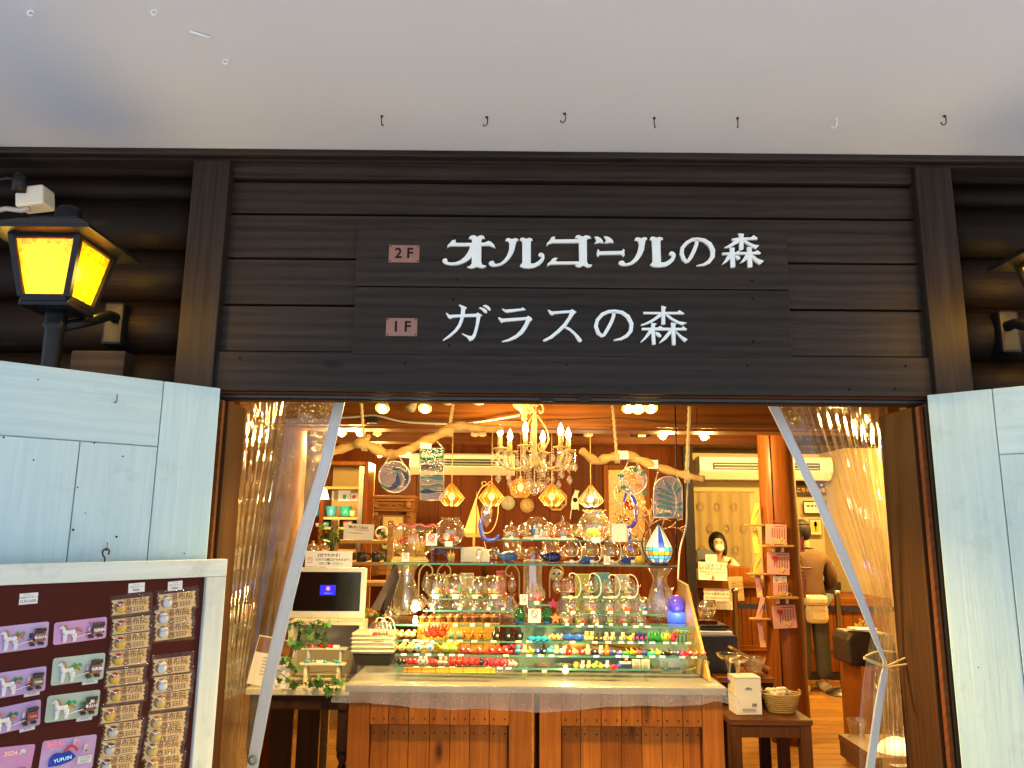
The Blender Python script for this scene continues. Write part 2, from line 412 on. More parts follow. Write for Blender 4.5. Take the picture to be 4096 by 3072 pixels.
# ------------------------------------------------------------------ shop sign with raised letters
sg = thing('shop_sign', 'two-plank dark sign with raised white letters and copper floor plates', 'sign')
YS = YF - .012
for (x0, x1, y0, y1, ym) in ((1424, 3150, 922, 1153, 1040), (1415, 3162, 1157, 1425, 1290)):
    MB().box(at(x0, ym, YS).x, at(x1, ym, YS).x, YS - .004, YF + .011, zz(y1), zz(y0)).build('sign_plank', M_dark, sg, .003)
YL = YS - .004
def f3_zoom(ox, oy):
    def f(u, v, d):
        p = at(ox + u * .31646, oy + v * .31646, YL); return (p.x, YL - d, p.z)
    return f
fA, fB, fC, fD = f3_zoom(1740, 900), f3_zoom(2400, 900), f3_zoom(1740, 1200), f3_zoom(2300, 1200)
def letter(f3, polys, strokes=()):
    b = MB()
    for i, p in enumerate(polys): b.prism(p, f3, .0005, .012 + i * .00025)
    for i, p in enumerate(strokes): b.ribbon(p, f3, .0005, .0125 + i * .0003)
    b.build('letter', M_letter, sg)
letter(fA, [[(428,185),(445,155),(480,142),(510,145),(535,165),(560,147),(590,142),(620,155),(632,182),(605,182),(587,200),(585,480),(600,515),(648,525),(630,545),(590,553),(550,545),(528,535),(500,548),(460,558),(425,552),(407,540),(440,530),(465,500),(468,250),(470,200),(455,185)],
 [(155,298),(165,265),(190,245),(215,210),(260,198),(265,235),(290,240),(470,238),(585,238),(630,235),(675,213),(710,225),(745,260),(765,303),(740,290),(690,272),(585,272),(470,273),(380,277),(210,277),(180,280)],
 [(445,275),(435,320),(410,370),(370,420),(320,460),(260,483),(200,487),(165,480),(155,470),(160,455),(150,437),(125,435),(100,450),(97,470),(112,492),(150,508),(210,518),(270,515),(340,497),(400,470),(440,440),(470,410),(470,270)]])
letter(fA, [[(888,212),(905,182),(935,177),(972,192),(1005,180),(1040,182),(1055,197),(1030,220),(1020,250),(1005,320),(985,370),(945,430),(890,485),(830,520),(770,533),(720,533),(688,515),(680,495),(695,473),(725,463),(748,472),(752,495),(775,505),(830,490),(870,455),(910,400),(935,330),(940,240),(920,212)],
 [(1068,200),(1085,177),(1115,172),(1152,188),(1185,175),(1220,182),(1235,202),(1212,215),(1210,250),(1210,500),(1260,495),(1310,465),(1345,425),(1340,412),(1312,405),(1306,385),(1320,365),(1350,362),(1378,385),(1383,425),(1365,470),(1320,515),(1260,545),(1190,558),(1120,552),(1072,530),(1085,510),(1103,490),(1103,230),(1090,210)]])
letter(fA, [[(1405,275),(1415,240),(1450,205),(1465,175),(1490,160),(1518,160),(1508,180),(1520,195),(1560,195),(1800,192),(1820,190),(1820,235),(1560,237),(1480,237),(1440,250)],
 [(1765,172),(1785,145),(1820,140),(1862,160),(1900,143),(1945,150),(1972,178),(1940,178),(1915,195),(1918,480),(1935,510),(1983,515),(1965,540),(1920,545),(1875,520),(1830,542),(1790,538),(1768,515),(1810,505),(1820,480),(1815,200),(1795,178)],
 [(1415,540),(1420,500),(1460,470),(1480,440),(1515,425),(1550,430),(1530,445),(1522,465),(1545,475),(1820,472),(1820,505),(1560,507),(1460,510),(1430,520)],
 [(2012,162),(2050,158),(2090,180),(2115,210),(2125,243),(2085,232),(2040,242),(2010,245),(2030,225),(2035,200),(2018,175)],
 [(2131,155),(2176,160),(2216,180),(2241,205),(2254,237),(2216,232),(2176,240),(2136,240),(2156,215),(2158,195),(2144,180)]])
letter(fB, [[(-44,380),(-42,345),(-30,318),(-18,320),(-15,342),(0,345),(250,340),(278,335),(285,315),(300,318),(308,340),(300,360),(308,385),(300,405),(285,408),(275,385),(250,383),(0,385),(-15,388),(-18,408),(-30,410),(-42,395)]])
letter(fB, [[(430,205),(445,175),(475,167),(515,180),(550,167),(580,170),(593,188),(570,205),(562,250),(550,330),(520,395),(470,460),(410,505),(340,525),(280,525),(240,510),(230,490),(245,467),(280,460),(300,472),(308,492),(330,497),(380,480),(430,430),(470,350),(487,270),(485,235),(465,208)],
 [(622,190),(640,162),(670,160),(708,173),(745,163),(780,172),(791,190),(765,200),(757,230),(765,487),(820,480),(870,450),(905,410),(895,398),(870,390),(866,368),(885,347),(915,347),(943,370),(950,405),(930,455),(880,505),(820,535),(740,543),(670,538),(628,515),(655,480),(660,460),(650,215),(635,200)]])
letter(fB, [], [[(1222,196,40),(1210,260,45),(1180,340,48),(1140,420,46),(1108,462,40),(1085,474,40),(1050,440,48),(1025,370,50),(1035,300,45),(1090,235,42),(1160,195,38),(1230,190,38),(1310,205,45),(1380,255,55),(1418,330,58),(1415,410,55),(1370,475,45),(1300,512,28),(1212,525,6)]])
letter(fB, [[(1740,118),(1808,125),(1803,170),(1805,315),(1775,332),(1752,330),(1752,150)],[(1660,185),(1690,180),(1740,172),(1895,170),(1930,142),(1980,175),(1978,195),(1800,200),(1700,205),(1662,205)],
 [(1700,198),(1755,198),(1745,235),(1690,265),(1630,295),(1570,303),(1567,292),(1610,270),(1660,235)],[(1800,195),(1830,205),(1890,240),(1950,265),(2002,268),(1960,315),(1900,285),(1840,250),(1805,220)],
 [(1630,298),(1692,300),(1690,340),(1698,500),(1698,540),(1660,550),(1643,545),(1635,350)],[(1535,362),(1630,360),(1705,358),(1735,338),(1765,355),(1945,352),(1975,330),(2020,365),(2018,378),(1900,382),(1540,388)],
 [(1605,388),(1640,388),(1640,430),(1610,465),(1570,495),(1530,515),(1545,490),(1580,440)],[(1692,400),(1740,400),(1762,425),(1755,445),(1725,450),(1708,430)],
 [(1848,293),(1908,293),(1905,340),(1915,540),(1880,548),(1858,545),(1850,340)],[(1830,385),(1855,385),(1855,440),(1820,470),(1758,493),(1780,465),(1810,425)],[(1905,390),(1925,395),(1980,440),(2058,468),(2010,512),(1960,480),(1910,430)]])
letter(fC, [[(140,175),(155,172),(185,198),(325,192),(520,183),(540,168),(597,200),(570,220),(365,222),(225,230),(192,247),(165,225)],
 [(300,72),(318,68),(402,102),(385,125),(375,200),(355,270),(325,340),(280,400),(200,470),(105,524),(100,515),(180,450),(250,385),(295,320),(320,250),(330,160),(332,105)],
 [(530,200),(580,200),(560,290),(535,400),(512,470),(480,510),(432,525),(425,500),(400,475),(342,437),(350,430),(420,460),(465,465),(488,430),(515,330)],
 [(555,110),(575,100),(620,115),(655,140),(662,165),(640,175),(615,160),(590,130)],[(605,80),(640,72),(680,90),(703,120),(700,142),(680,138),(655,115)]])
letter(fC, [[(845,125),(860,118),(890,132),(1085,118),(1105,103),(1145,128),(1140,135),(910,168),(885,160)],
 [(797,232),(810,226),(850,245),(1155,226),(1175,210),(1215,230),(1228,255),(1200,280),(1160,360),(1110,430),(1030,490),(940,525),(850,540),(843,530),(930,500),(1020,450),(1080,390),(1130,310),(1152,258),(860,285),(840,298)]])
letter(fC, [[(1422,135),(1435,132),(1480,155),(1705,140),(1730,124),(1785,160),(1755,185),(1720,240),(1660,330),(1580,410),(1480,490),(1390,530),(1362,525),(1368,510),(1450,465),(1540,390),(1620,310),(1680,225),(1703,168),(1505,185),(1480,202),(1450,185)],
 [(1650,342),(1700,360),(1760,410),(1820,470),(1855,515),(1845,535),(1820,538),(1800,520),(1760,450),(1700,395),(1630,355)]])
letter(fD, [], [[(488,158,38),(485,210,42),(455,290,44),(400,390,44),(362,450,38),(338,462,38),(290,425,46),(260,340,48),(280,260,44),(340,190,42),(420,155,38),(500,150,38),(590,165,42),(665,220,50),(710,310,50),(700,400,48),(650,460,42),(580,498,32),(485,517,12)]])
letter(fD, [[(1087,80),(1148,100),(1133,125),(1133,318),(1087,320)],[(857,160),(1087,162),(1285,160),(1310,138),(1377,180),(1370,188),(1133,188),(865,185)],[(1050,188),(1087,188),(1085,215),(1000,270),(920,310),(835,335),(828,320),(900,290),(980,245)],
 [(1135,190),(1165,190),(1230,240),(1310,280),(1408,295),(1350,328),(1260,290),(1190,245)],[(957,295),(1028,310),(1005,330),(1003,400),(1013,568),(970,573),(958,400)],[(838,362),(957,360),(1045,355),(1065,337),(1110,360),(1340,362),(1358,340),(1408,378),(1400,390),(1100,392),(840,390)],
 [(930,390),(960,390),(955,430),(900,490),(830,545),(825,535),(870,480)],[(1012,410),(1060,425),(1085,460),(1080,478),(1050,475),(1012,440)],[(1207,293),(1275,310),(1260,330),(1263,575),(1220,577),(1212,400)],[(1185,390),(1212,390),(1210,430),(1150,500),(1065,555),(1058,545),(1120,470)],[(1265,395),(1290,420),(1350,470),(1415,508),(1382,540),(1330,490),(1270,420)]])
for (x, y, s_) in ((1617, 1016, '2 F'), (1607, 1309, '1 F')):
    p = at(x, y, YL); b = MB().box(p.x - .0635, p.x + .0635, YL - .005, YL, p.z - .038, p.z + .038).build('floor_plate', M_cop, sg, .002)
    text(s_, .062, M_ink, b, (p.x, YL - .0058, p.z), bold=.02)
    for sx in (-1, 1):
        for sz in (-1, 1): inst(scr, 'screw', b, (p.x + sx * .057, YL - .005, p.z + sz * .031), (R(90), 0, 0), .55)
for (x, y) in ((1817, 947), (1827, 1119), (1814, 1197), (1797, 1381), (3010, 1195), (3013, 1366), (3008, 1122), (3003, 940)):
    p = at(x, y, YL); inst(scr, 'screw', sg, (p.x, YL, p.z), (R(90), 0, 0))

# ------------------------------------------------------------------ hooks under the eaves
def eave_hook(px, py, white, rz, label):
    p = at_z(px, py - 18, zs)
    o = thing('ceiling_hook', label, 'hook', p, 'screw hooks in a row under the eaves', rz)
    mt = M_letter if white else M_rust
    s_ = .9
    pts = [(0, 0, 0), (0, 0, -.014 * s_)] + [(.011 * s_ * (1 - math.cos(a)), 0, -.020 * s_ - .013 * s_ * math.sin(a) - .006 * s_) for a in [k * math.pi / 7 for k in range(0, 9)]]
    pts = [(0, 0, 0), (0, 0, -.012), (.0, 0, -.022), (.003, 0, -.031), (.010, 0, -.036), (.018, 0, -.033), (.0215, 0, -.025)]
    MB().tube([(a * .95 - .004, b, c * 1.1) for a, b, c in pts], .0022, 8).build('hook_wire', mt, o)
    MB().lathe([(.0, -.002), (.006, -.002), (.005, -.006), (.003, -.008)], 10).build('collar', mt, o)
hk = [(1528, 480, 0, R(80), 'plain side-on dark hook under the eaves above the first big white letter'), (1947, 484, 0, R(150), 'dark hook under the eaves above the second big white letter'), (2258, 470, 0, R(160), 'slim dark hook under the eaves above the doorway centre'),
      (2617, 488, 0, R(70), 'narrow dark hook under the eaves between two other dark hooks above the sign'), (2950, 488, 0, R(80), 'dark hook under the eaves next to the white-painted one'), (3342, 490, 1, R(140), 'white-painted hook under the eaves, the only pale one of the row'), (3778, 480, 0, R(180), 'wide-open dark hook at the end of the row under the eaves')]
for h in hk: eave_hook(*h)
for i, (x, y, k) in enumerate(((123, 43, 0), (617, 40, 0), (795, 118, 1), (902, 238, 0))):
    p = at_z(x, y, zs); o = thing('paint_covered_anchor', ['white paint-covered screw eye in the eaves nearest the lantern corner', 'white paint-covered screw eye in the eaves beside a long staple', 'long white painted staple in the eaves', 'small white paint-covered screw eye between the staple and the sign'][i], 'anchor', p)
    if k: MB().tube([(-.03, .0, 0), (-.028, 0, -.007), (.022, .03, -.007), (.026, .032, 0)], .0035, 7).build('staple', M_letter, o)
    else:
        MB().tube([(.009 * math.cos(a), 0, -.008 + .009 * math.sin(a)) for a in [q * .62 for q in range(0, 10)]], .003, 6).build('eye_ring', M_letter, o)

# ------------------------------------------------------------------ lanterns
M_lglass = None
def amber():
    if 'amber_glass' in MATS: return MATS['amber_glass']
    mt = bpy.data.materials.new('amber_glass'); mt.use_nodes = True; n = mt.node_tree.nodes; l = mt.node_tree.links
    n.remove(n['Principled BSDF']); out = n['Material Output']
    tc = n.new('ShaderNodeTexCoord'); nz = n.new('ShaderNodeTexNoise'); nz.inputs['Scale'].default_value = 55; nz.inputs['Detail'].default_value = 2
    nz.inputs['Distortion'].default_value = .8
    l.new(tc.outputs['Object'], nz.inputs['Vector'])
    rp = n.new('ShaderNodeValToRGB'); e = rp.color_ramp.elements
    e[0].position, e[1].position = .28, .72; e[0].color, e[1].color = (.55, .20, .0, 1), (1, .56, .01, 1)
    l.new(nz.outputs['Fac'], rp.inputs[0])
    bp = n.new('ShaderNodeBump'); bp.inputs['Strength'].default_value = .5; bp.inputs['Distance'].default_value = .004
    l.new(nz.outputs['Fac'], bp.inputs['Height'])
    tl = n.new('ShaderNodeBsdfTranslucent'); l.new(rp.outputs[0], tl.inputs[0]); l.new(bp.outputs[0], tl.inputs['Normal'])
    gl = n.new('ShaderNodeBsdfGlossy'); gl.inputs['Roughness'].default_value = .2; l.new(bp.outputs[0], gl.inputs['Normal'])
    mx = n.new('ShaderNodeMixShader'); mx.inputs[0].default_value = .06; l.new(tl.outputs[0], mx.inputs[1]); l.new(gl.outputs[0], mx.inputs[2]); l.new(mx.outputs[0], out.inputs[0])
    MATS['amber_glass'] = mt
    return mt
def lantern(loc, sgn, label):
    t = thing('wall_lantern', label, 'lantern', loc, 'amber lanterns beside the doorway')
    wt, wb, h = .116, .078, .215            # half widths and height of the glass body
    rings = lambda a, z: [(-a, -a, z), (a, -a, z), (a, a, z), (-a, a, z)]
    # roof
    b = MB()
    prof = [(.186, .0), (.188, .012), (.165, .026), (.110, .062), (.085, .070), (.085, .082)]
    vs = []; 
    for a, z in prof: vs += rings(a, z)
    fs = [(i * 4 + j, i * 4 + (j + 1) % 4, i * 4 + 4 + (j + 1) % 4, i * 4 + 4 + j) for i in range(len(prof) - 1) for j in range(4)]
    fs += [(3, 2, 1, 0), tuple(range(len(vs) - 4, len(vs)))]
    b.add([(x, y, z + h) for x, y, z in vs], fs).build('roof', M_black, t, .002)
    MB().lathe([(.046, .082), (.043, .115), (.038, .140), (.028, .148), (0, .150)], 40, (0, 0, h), mod=lambda i, g, r, z: (r * (1 + .05 * math.cos(20 * g)), z)).build('finial', M_black, t)
    # corner bars and rails
    for sx in (-1, 1):
        for sy in (-1, 1):
            b = MB(); q = .011
            vs = [(sx * wb + dx, sy * wb + dy, 0) for dx, dy in ((-q, -q), (q, -q), (q, q), (-q, q))] + [(sx * wt + dx, sy * wt + dy, h) for dx, dy in ((-q, -q), (q, -q), (q, q), (-q, q))]
            b.add(vs, [(0, 3, 2, 1), (4, 5, 6, 7), (0, 1, 5, 4), (1, 2, 6, 5), (2, 3, 7, 6), (3, 0, 4, 7)]).build('corner_bar', M_black, t, .002)
    for a, z in ((wb, .0), (wt, h)):
        for k in range(4):
            m_ = Matrix.Rotation(k * math.pi / 2, 4, 'Z'); MB().box(-a, a, -a - .009, -a + .009, z - .014, z + .010, m_).build('rail', M_black, t, .002)
    for k in range(4):
        m_ = Matrix.Rotation(k * math.pi / 2, 4, 'Z')
        vs = [m_ @ Vector(p) for p in ((-wb, -wb + .002, .0), (wb, -wb + .002, 0), (wt, -wt + .002, h), (-wt, -wt + .002, h))]
        MB().add(vs, [(0, 1, 2, 3)]).build('pane', amber(), t)
    MB().box(-wb - .008, wb + .008, -wb - .008, wb + .008, -.03, -.012).build('floor_plate', M_black, t, .004)
    # stem and arm to the wall
    MB().lathe([(.03, -.03), (.036, -.05), (.034, -.075), (.04, -.085), (.03, -.10), (.027, -.30), (.018, -.40), (.03, -.42), (0, -.44)], 28, mod=lambda i, g, r, z: (r * (1 + .05 * math.cos(14 * g)), z)).build('stem', M_black, t)
    wy = YF + .02 - loc[1]
    MB().tube([(0, 0, -.09), (.06 * sgn, .12, -.03), (.01 * sgn, wy - .10, .05), (.01 * sgn, wy - .03, .05)], [.02, .018, .02, .024], 12).build('arm', M_black, t)
    MB().box(.0 * sgn - .04, .0 * sgn + .04, wy - .06, wy + .05, -.06, .12).build('wall_box', M_black, t, .012)
    lamp_light(t, (0, 0, .10), 1.9, .035, (1, .80, .45))
    # its lamp, throwing light on the logs and the eaves
    for dx, dy in ((wt + .06, 0), (-wt - .06, 0), (0, wt + .05)):
        lamp_light(t, (dx, dy, .09), 2.1, .05, (1, .55, .08))
lp = at(244, 1112, 2.62); lantern((lp.x, 2.62, at(290, 1215, 2.62).z), 1, 'black four-sided lantern glowing yellow above the left white door')
rp_ = at(4150, 1000, 2.62); lantern((rp_.x + .12, 2.62, at(290, 1215, 2.62).z), -1, 'black lantern of which only one glowing edge shows, above the right white door')
# electric box and cable on the logs
p = at(130, 790, YF - .06); o = thing('electric_box', 'cream plug box with a black plug and grey cable on the logs', 'electric box', p)
mt = mat('cream_plastic', (.62, .62, .54), .4, var=.05)
MB().box(-.055, .06, -.03, .06, -.045, .04, Matrix.Rotation(R(-8), 4, 'Y')).build('box_body', mt, o, .008)
MB().lathe([(0, -.03), (.028, -.03), (.028, .03), (.022, .05), (0, .05)], 14, (-.035, -.035, .035)).build('plug', M_black, o)
MB().tube([(.0, -.01, -.05), (-.03, -.01, -.062), (-.1, 0, -.05), (-.2, .02, -.06), (-.5, .05, -.05)], .011, 8).build('cable', mat('grey_cable', (.35, .36, .35), .5), o)
MB().tube([(-.04, -.03, .06), (-.1, -.02, .075), (-.3, .02, .06)], .008, 8).build('plug_lead', M_black, o)

# ------------------------------------------------------------------ white doors folded back
HD = Vector(at(884, 1552, YF - .06)); ZT = HD.z
def door_frame(pa, pb):
    d = (pb - pa); d.z = 0; d.normalize()
    return d
far = at_z(0, 1440, ZT); dl = door_frame(HD, far)
nl = Vector((-dl.y, dl.x, 0)); nl = nl if nl.y < 0 else -nl            # faces the viewer
HRd = Vector(at(3706, 1579, YF - .06)); ZR = HRd.z
farr = at_z(4096, 1541, ZR); dr = door_frame(HRd, farr)
nr = Vector((-dr.y, dr.x, 0)); nr = nr if nr.y < 0 else -nr
def plane_uv(o, d, n, px, py):
    r_ = ray(px, py); k = (o - Vector((0, 0, CAM_Z))).dot(n) / r_.dot(n); p = Vector((0, 0, CAM_Z)) + r_ * k
    return (p - o).dot(d), (p - o).z
def door(label, o, d, n, uj, vj, um, W=1.36):
    mtx = Matrix((( d.x, -n.x, 0, o.x), (d.y, -n.y, 0, o.y), (0, 0, 1, 0), (0, 0, 0, 1)))   # local x along the door, y into it
    t = thing('white_door', label, 'door', mtx=mtx)
    if mtx.determinant() < 0: pass
    H = o.z; g = .0016; th = .04
    def pl(u0, u1, z0, z1, nm, mt): MB().box(u0 + g, u1 - g, random.uniform(-.0012, .0012), th, z0 + g, z1 - g).build(nm, mt, t, .003)
    MB().box(.0, W, .012, th - .006, .02, H - .004).build('door_core', M_white, t)
    pl(0, uj, .02, H, 'stile', M_white); pl(W - uj, W, .02, H, 'stile', M_white)
    pl(uj, W - uj, H + vj, H, 'top_rail', M_whiteh); pl(uj, W - uj, .02, .2, 'bottom_rail', M_whiteh)
    us = [uj] + um + [W - uj]
    for a, b in zip(us[:-1], us[1:]): pl(a, b, .2, H + vj, 'plank', M_white)
    return t, mtx
uj, _ = plane_uv(HD, dl, nl, 640, 1700); _, vj = plane_uv(HD, dl, nl, 320, 1764); u1, _ = plane_uv(HD, dl, nl, 300, 1950)
ldoor, LM = door('white planked door swung open beside the souvenir board', HD, dl, nl, uj, vj, [u1, u1 + (u1 - uj), u1 + 2 * (u1 - uj)])
ujr, _ = plane_uv(HRd, dr, nr, 3983, 1700); _, vjr = plane_uv(HRd, dr, nr, 4040, 1816)
rdoor, RM = door('white planked door swung open with nothing hanging on it', HRd, dr, nr, ujr, vjr, [ujr + .22, ujr + .44, ujr + .66])
# bent nails and the hook the board hangs from
for (px, py, hk_) in ((458, 1610, 0), (420, 2200, 1)):
    u, v = plane_uv(HD, dl, nl, px, py)
    MB().tube([(u, .0, ZT + v), (u, -.022, ZT + v), (u - .001, -.026, ZT + v + .006), (u + .001, -.027, ZT + v + .026)], .0028, 7).build('bent_nail', M_steel, ldoor)
for k in range(22):
    dd, W0 = (ldoor, 1) if k < 13 else (rdoor, 0)
    hole = inst(scr, 'nail_hole', dd, (random.uniform(.02, .8), -.0006, ZT - random.uniform(.03, .62 if W0 else 1.3)), (R(90), 0, 0), random.choice((.35, .5, .65)))

# ------------------------------------------------------------------ interior shell
W_pine = wood('pine_boards', (.12, .032, .005), (.28, .09, .014), 2, .42, knots=.32, bump=.1, rnd=.16, kcol=(.05, .014, .004))
W_pineh = wood('pine_beams', (.12, .035, .006), (.28, .095, .016), 0, .45, knots=.28, bump=.1, rnd=.14, kcol=(.05, .014, .004))
W_redv = wood('red_brown_wall_boards', (.060, .0125, .0016), (.145, .036, .0045), 2, .4, knots=.25, bump=.08, rnd=.2)
W_redh = wood('red_brown_ceiling_boards', (.045, .015, .006), (.11, .038, .013), 0, .5, knots=.25, bump=.08, rnd=.2)
W_floor = wood('floor_planks', (.16, .070, .014), (.44, .22, .05), 0, .38, knots=.3, bump=.1, spec=.2, rnd=.14, kcol=(.07, .03, .01))
W_log = wood('pillar_log', (.13, .035, .005), (.30, .095, .015), 2, .33, knots=.25, bump=.08, spec=.22, rnd=.1, kcol=(.07, .02, .006))
W_dk = wood('dark_table_wood', (.022, .009, .005), (.05, .022, .012), 0, .4, bump=.1, rnd=.15)
W_dkv = wood('dark_leg_wood', (.022, .009, .005), (.05, .022, .012), 2, .4, bump=.1, rnd=.15)
W_brn = wood('brown_stool_wood', (.055, .020, .008), (.12, .048, .02), 2, .45, bump=.12, rnd=.15)
W_drift = wood('driftwood', (.36, .20, .06), (.68, .44, .17), 0, .7, bump=.5, rnd=.1)
W_yel = wood('yellow_pine', (.38, .20, .06), (.58, .35, .13), 0, .5, bump=.1, rnd=.1)
M_plast = mat('cream_wall_plaster', (.62, .49, .27), .85, var=.05, nscale=3)
M_rope = mat('hemp_rope', (.50, .36, .17), .9, var=.25, nscale=90, bump=.4)
M_cream = mat('cream_enamel', (.52, .38, .15), .4, var=.08, nscale=20)
M_offw = mat('off_white_plastic', (.72, .68, .58), .4, var=.03)
M_vent = mat('vent_black', (.012, .011, .010), .5)
M_cord = mat('white_cord', (.60, .54, .42), .6)
M_bulb = mat('bulb_glow', (1, .8, .5), .3, emit=(1, .72, .24), estr=18)
M_bulb2 = mat('soft_bulb_glow', (1, .8, .5), .3, emit=(1, .66, .22), estr=4)
M_off = mat('unlit_bulb', (.62, .50, .32), .35)

rl, rr_, yb = -3.3, 4.2, 10.4
zc = 2.62
fl = struct(MB().box(rl, rr_, YF + .1, yb, -.06, -.021).build('floor', W_floor))
pm = MB().box(-.75, .75, -.0685, .0685, -.02, .0).mesh('plank', W_floor)
r_ = random.Random(3)
y = YF + .2
while y < yb - .1:
    x = rl - r_.uniform(0, 1.4)
    while x < rr_:
        if x + 1.5 > rl and y > 4.2: inst(pm, 'plank', fl, (x + .75, y, 0), (0, 0, 0), (.998, .985, 1))
        x += 1.5
    y += .14
cl = struct(MB().box(rl, rr_, YF + .2, yb, zc, zc + .05).build('ceiling', W_redh))
struct(MB().box(rl - .1, rl, YF + .2, yb, 0, zc).build('wall_left', W_redv))
struct(MB().box(rr_, rr_ + .1, YF + .2, yb, 0, zc).build('wall_right', M_plast))
struct(MB().box(rl, rr_, yb, yb + .1, 0, zc).build('wall_back', M_plast))
for (a, b) in ((rl, jl - .07), (jr + .08, rr_)): struct(MB().box(a, b, YF + .24, YF + .30, 0, zc).build('wall_front', W_redv))

# pine beams across the ceiling
def beam(label, Y0, Y1, ytop, ybot, mt, x0=rl, x1=rr_, seam=()):
    z0 = at(2200, ybot, Y0).z; z1 = zc - .003 if ytop is None else at(2200, ytop, Y0).z
    t = thing('ceiling_beam', label, 'beam'); xs = [x0, *seam, x1]
    for a, b in zip(xs[:-1], xs[1:]): MB().box(a + .0008, b - .0008, Y0, Y1, z0, z1).build('timber', mt, t, .006)
    return t
YB = 4.95
beam('broad orange pine beam behind the chandelier with spotlights along it', YB, YB + .13, None, 1706, W_pineh, seam=(at(2790, 1680, YB).x,))
beam('pine ledge running under the broad ceiling beam', YB + .1, YB + .3, 1708, 1719, W_pineh)
beam('dark red beam deeper in the shop above the pendant lamps', 6.6, 6.8, None, 1772, W_redh)
# round log pillars
def pillar(px, Y, r, label, top=2.6):
    p = at(px, 2500, Y); t = thing('log_pillar', label, 'pillar', (p.x, Y, 0))
    pts = [(random.uniform(-.006, .006), random.uniform(-.006, .006), top * k / 10) for k in range(11)]
    MB().tube(pts, [r * (1.05 - .006 * k + random.uniform(-.01, .01)) for k in range(11)], 32).build('trunk', W_log, t)
    return t
PX, PY = at(3140, 2500, 6.28).x, 6.28
pil = pillar(3140, 6.28, .142, 'round orange log pillar hung with pink and yellow cards')
MB().tube([(-.085, -.128, .0), (-.09, -.126, 1.2), (-.086, -.126, 1.9), (-.088, -.123, 2.5)], .0035, 6).build('drying_crack', M_ink, pil)
pillar(1107, 5.3, .125, 'round orange log pillar seen through the plastic curtain')

# wood-panelled wall behind the shop floor
YW = 8.0
wx0, wx1 = rl, at(2735, 2000, YW).x
wt_ = thing('panelled_wall', 'red brown board wall with clocks and pendant lamps before it', 'wall')
n_ = 22
for k in range(n_):
    a = wx0 + (wx1 - wx0) * k / n_; b = wx0 + (wx1 - wx0) * (k + 1) / n_
    MB().box(a + .001, b - .001, YW + r_.uniform(-.002, .002), YW + .04, .0, zc).build('board', W_redv, wt_, .003)
MB().box(wx0, wx1, YW + .041, YW + .09, 0, zc).build('backing', W_redv, wt_)
MB().box(wx1 + .002, wx1 + .1, YW - .03, YW + .12, 0, zc).build('dark_gap_strip', M_vent, wt_)  # black strip put in for the dark gap past the board wall
# air conditioners
def aircon(x0, x1, y0, y1, Y, label, depth=.25):
    a, b = at(x0, y1, Y), at(x1, y0, Y); W, H = b.x - a.x, b.z - a.z
    t = thing('air_conditioner', label, 'air conditioner', (a.x, Y, a.z))
    MB().prism([(0, .0), (depth * .55, 0), (depth, H * .35), (depth, H * .92), (depth * .9, H), (0, H)], lambda u, v, d: (d, depth - u, v), 0, W).build('casing', M_offw, t, .008)
    MB().box(W * .1, W * .9, -.012, .02, H * .40, H * .72).build('outlet', M_vent, t)
    for k in range(2):
        MB().box(W * .11, W * .89, -.02, -.006, H * (.47 + .14 * k), H * (.49 + .14 * k)).build('louvre', M_offw, t)
aircon(1635, 2060, 1815, 1895, YW - .26, 'long cream air conditioner high on the red board wall')
aircon(2800, 3330, 1828, 1915, 9.7, 'wide cream air conditioner high on the plaster wall behind the till')

# ------------------------------------------------------------------ lamps
spot_body = MB().lathe([(.012, .075), (.020, .05), (.034, .012), (.036, .0), (.0, .0)], 16)
SPB = MB().lathe([(.013, .085), (.015, .05), (.026, .022), (.033, .0)], 16).mesh('lamp_shade', M_off)
SPD = MB().lathe([(.013, .085), (.015, .05), (.026, .022), (.033, .0)], 16).mesh('lamp_shade', mat('darkened_lit_shade', (.20, .12, .04), .4))  # darker copy for lit lamps; its colour counters the bulb's own light
SPN = MB().lathe([(.012, .12), (.014, .085)], 12, cap=True).mesh('neck', M_black)
SPG = MB().ball((0, 0, -.006), .021, 14, 8, (1, 1, .95)).mesh('bulb', M_bulb)
SPO = MB().ball((0, 0, .003), .030, 14, 8, (1, 1, .5)).mesh('bulb', M_off)
def spot(px, py, Y, lit, label, tilt=(0, 0), ps=1.0, power=0, group='small ceiling spotlights'):
    p = at(px, py, Y)
    t = thing('spotlight', label, 'spotlight', p, group); t.rotation_euler = (R(tilt[0]), R(tilt[1]), 0); t.scale = (ps,) * 3
    if Y < 4: t.scale = (ps * .8,) * 3
    inst(SPD if lit else SPB, 'lamp_shade', t); inst(SPN, 'neck', t); inst(SPG if lit else SPO, 'bulb', t)
    if lit and power:
        if Y < 4: lamp_light(t, (0, -.02, -.05), power * 5.6, .04, (1, .65, .17), (130, (0, .7, -1))); lamp_light(t, (0, -.02, -.06), power * .7, .04, (1, .65, .17))
        else: lamp_light(t, (0, -.10, -.12), power * 4.4, .05, (1, .64, .18))
    return t
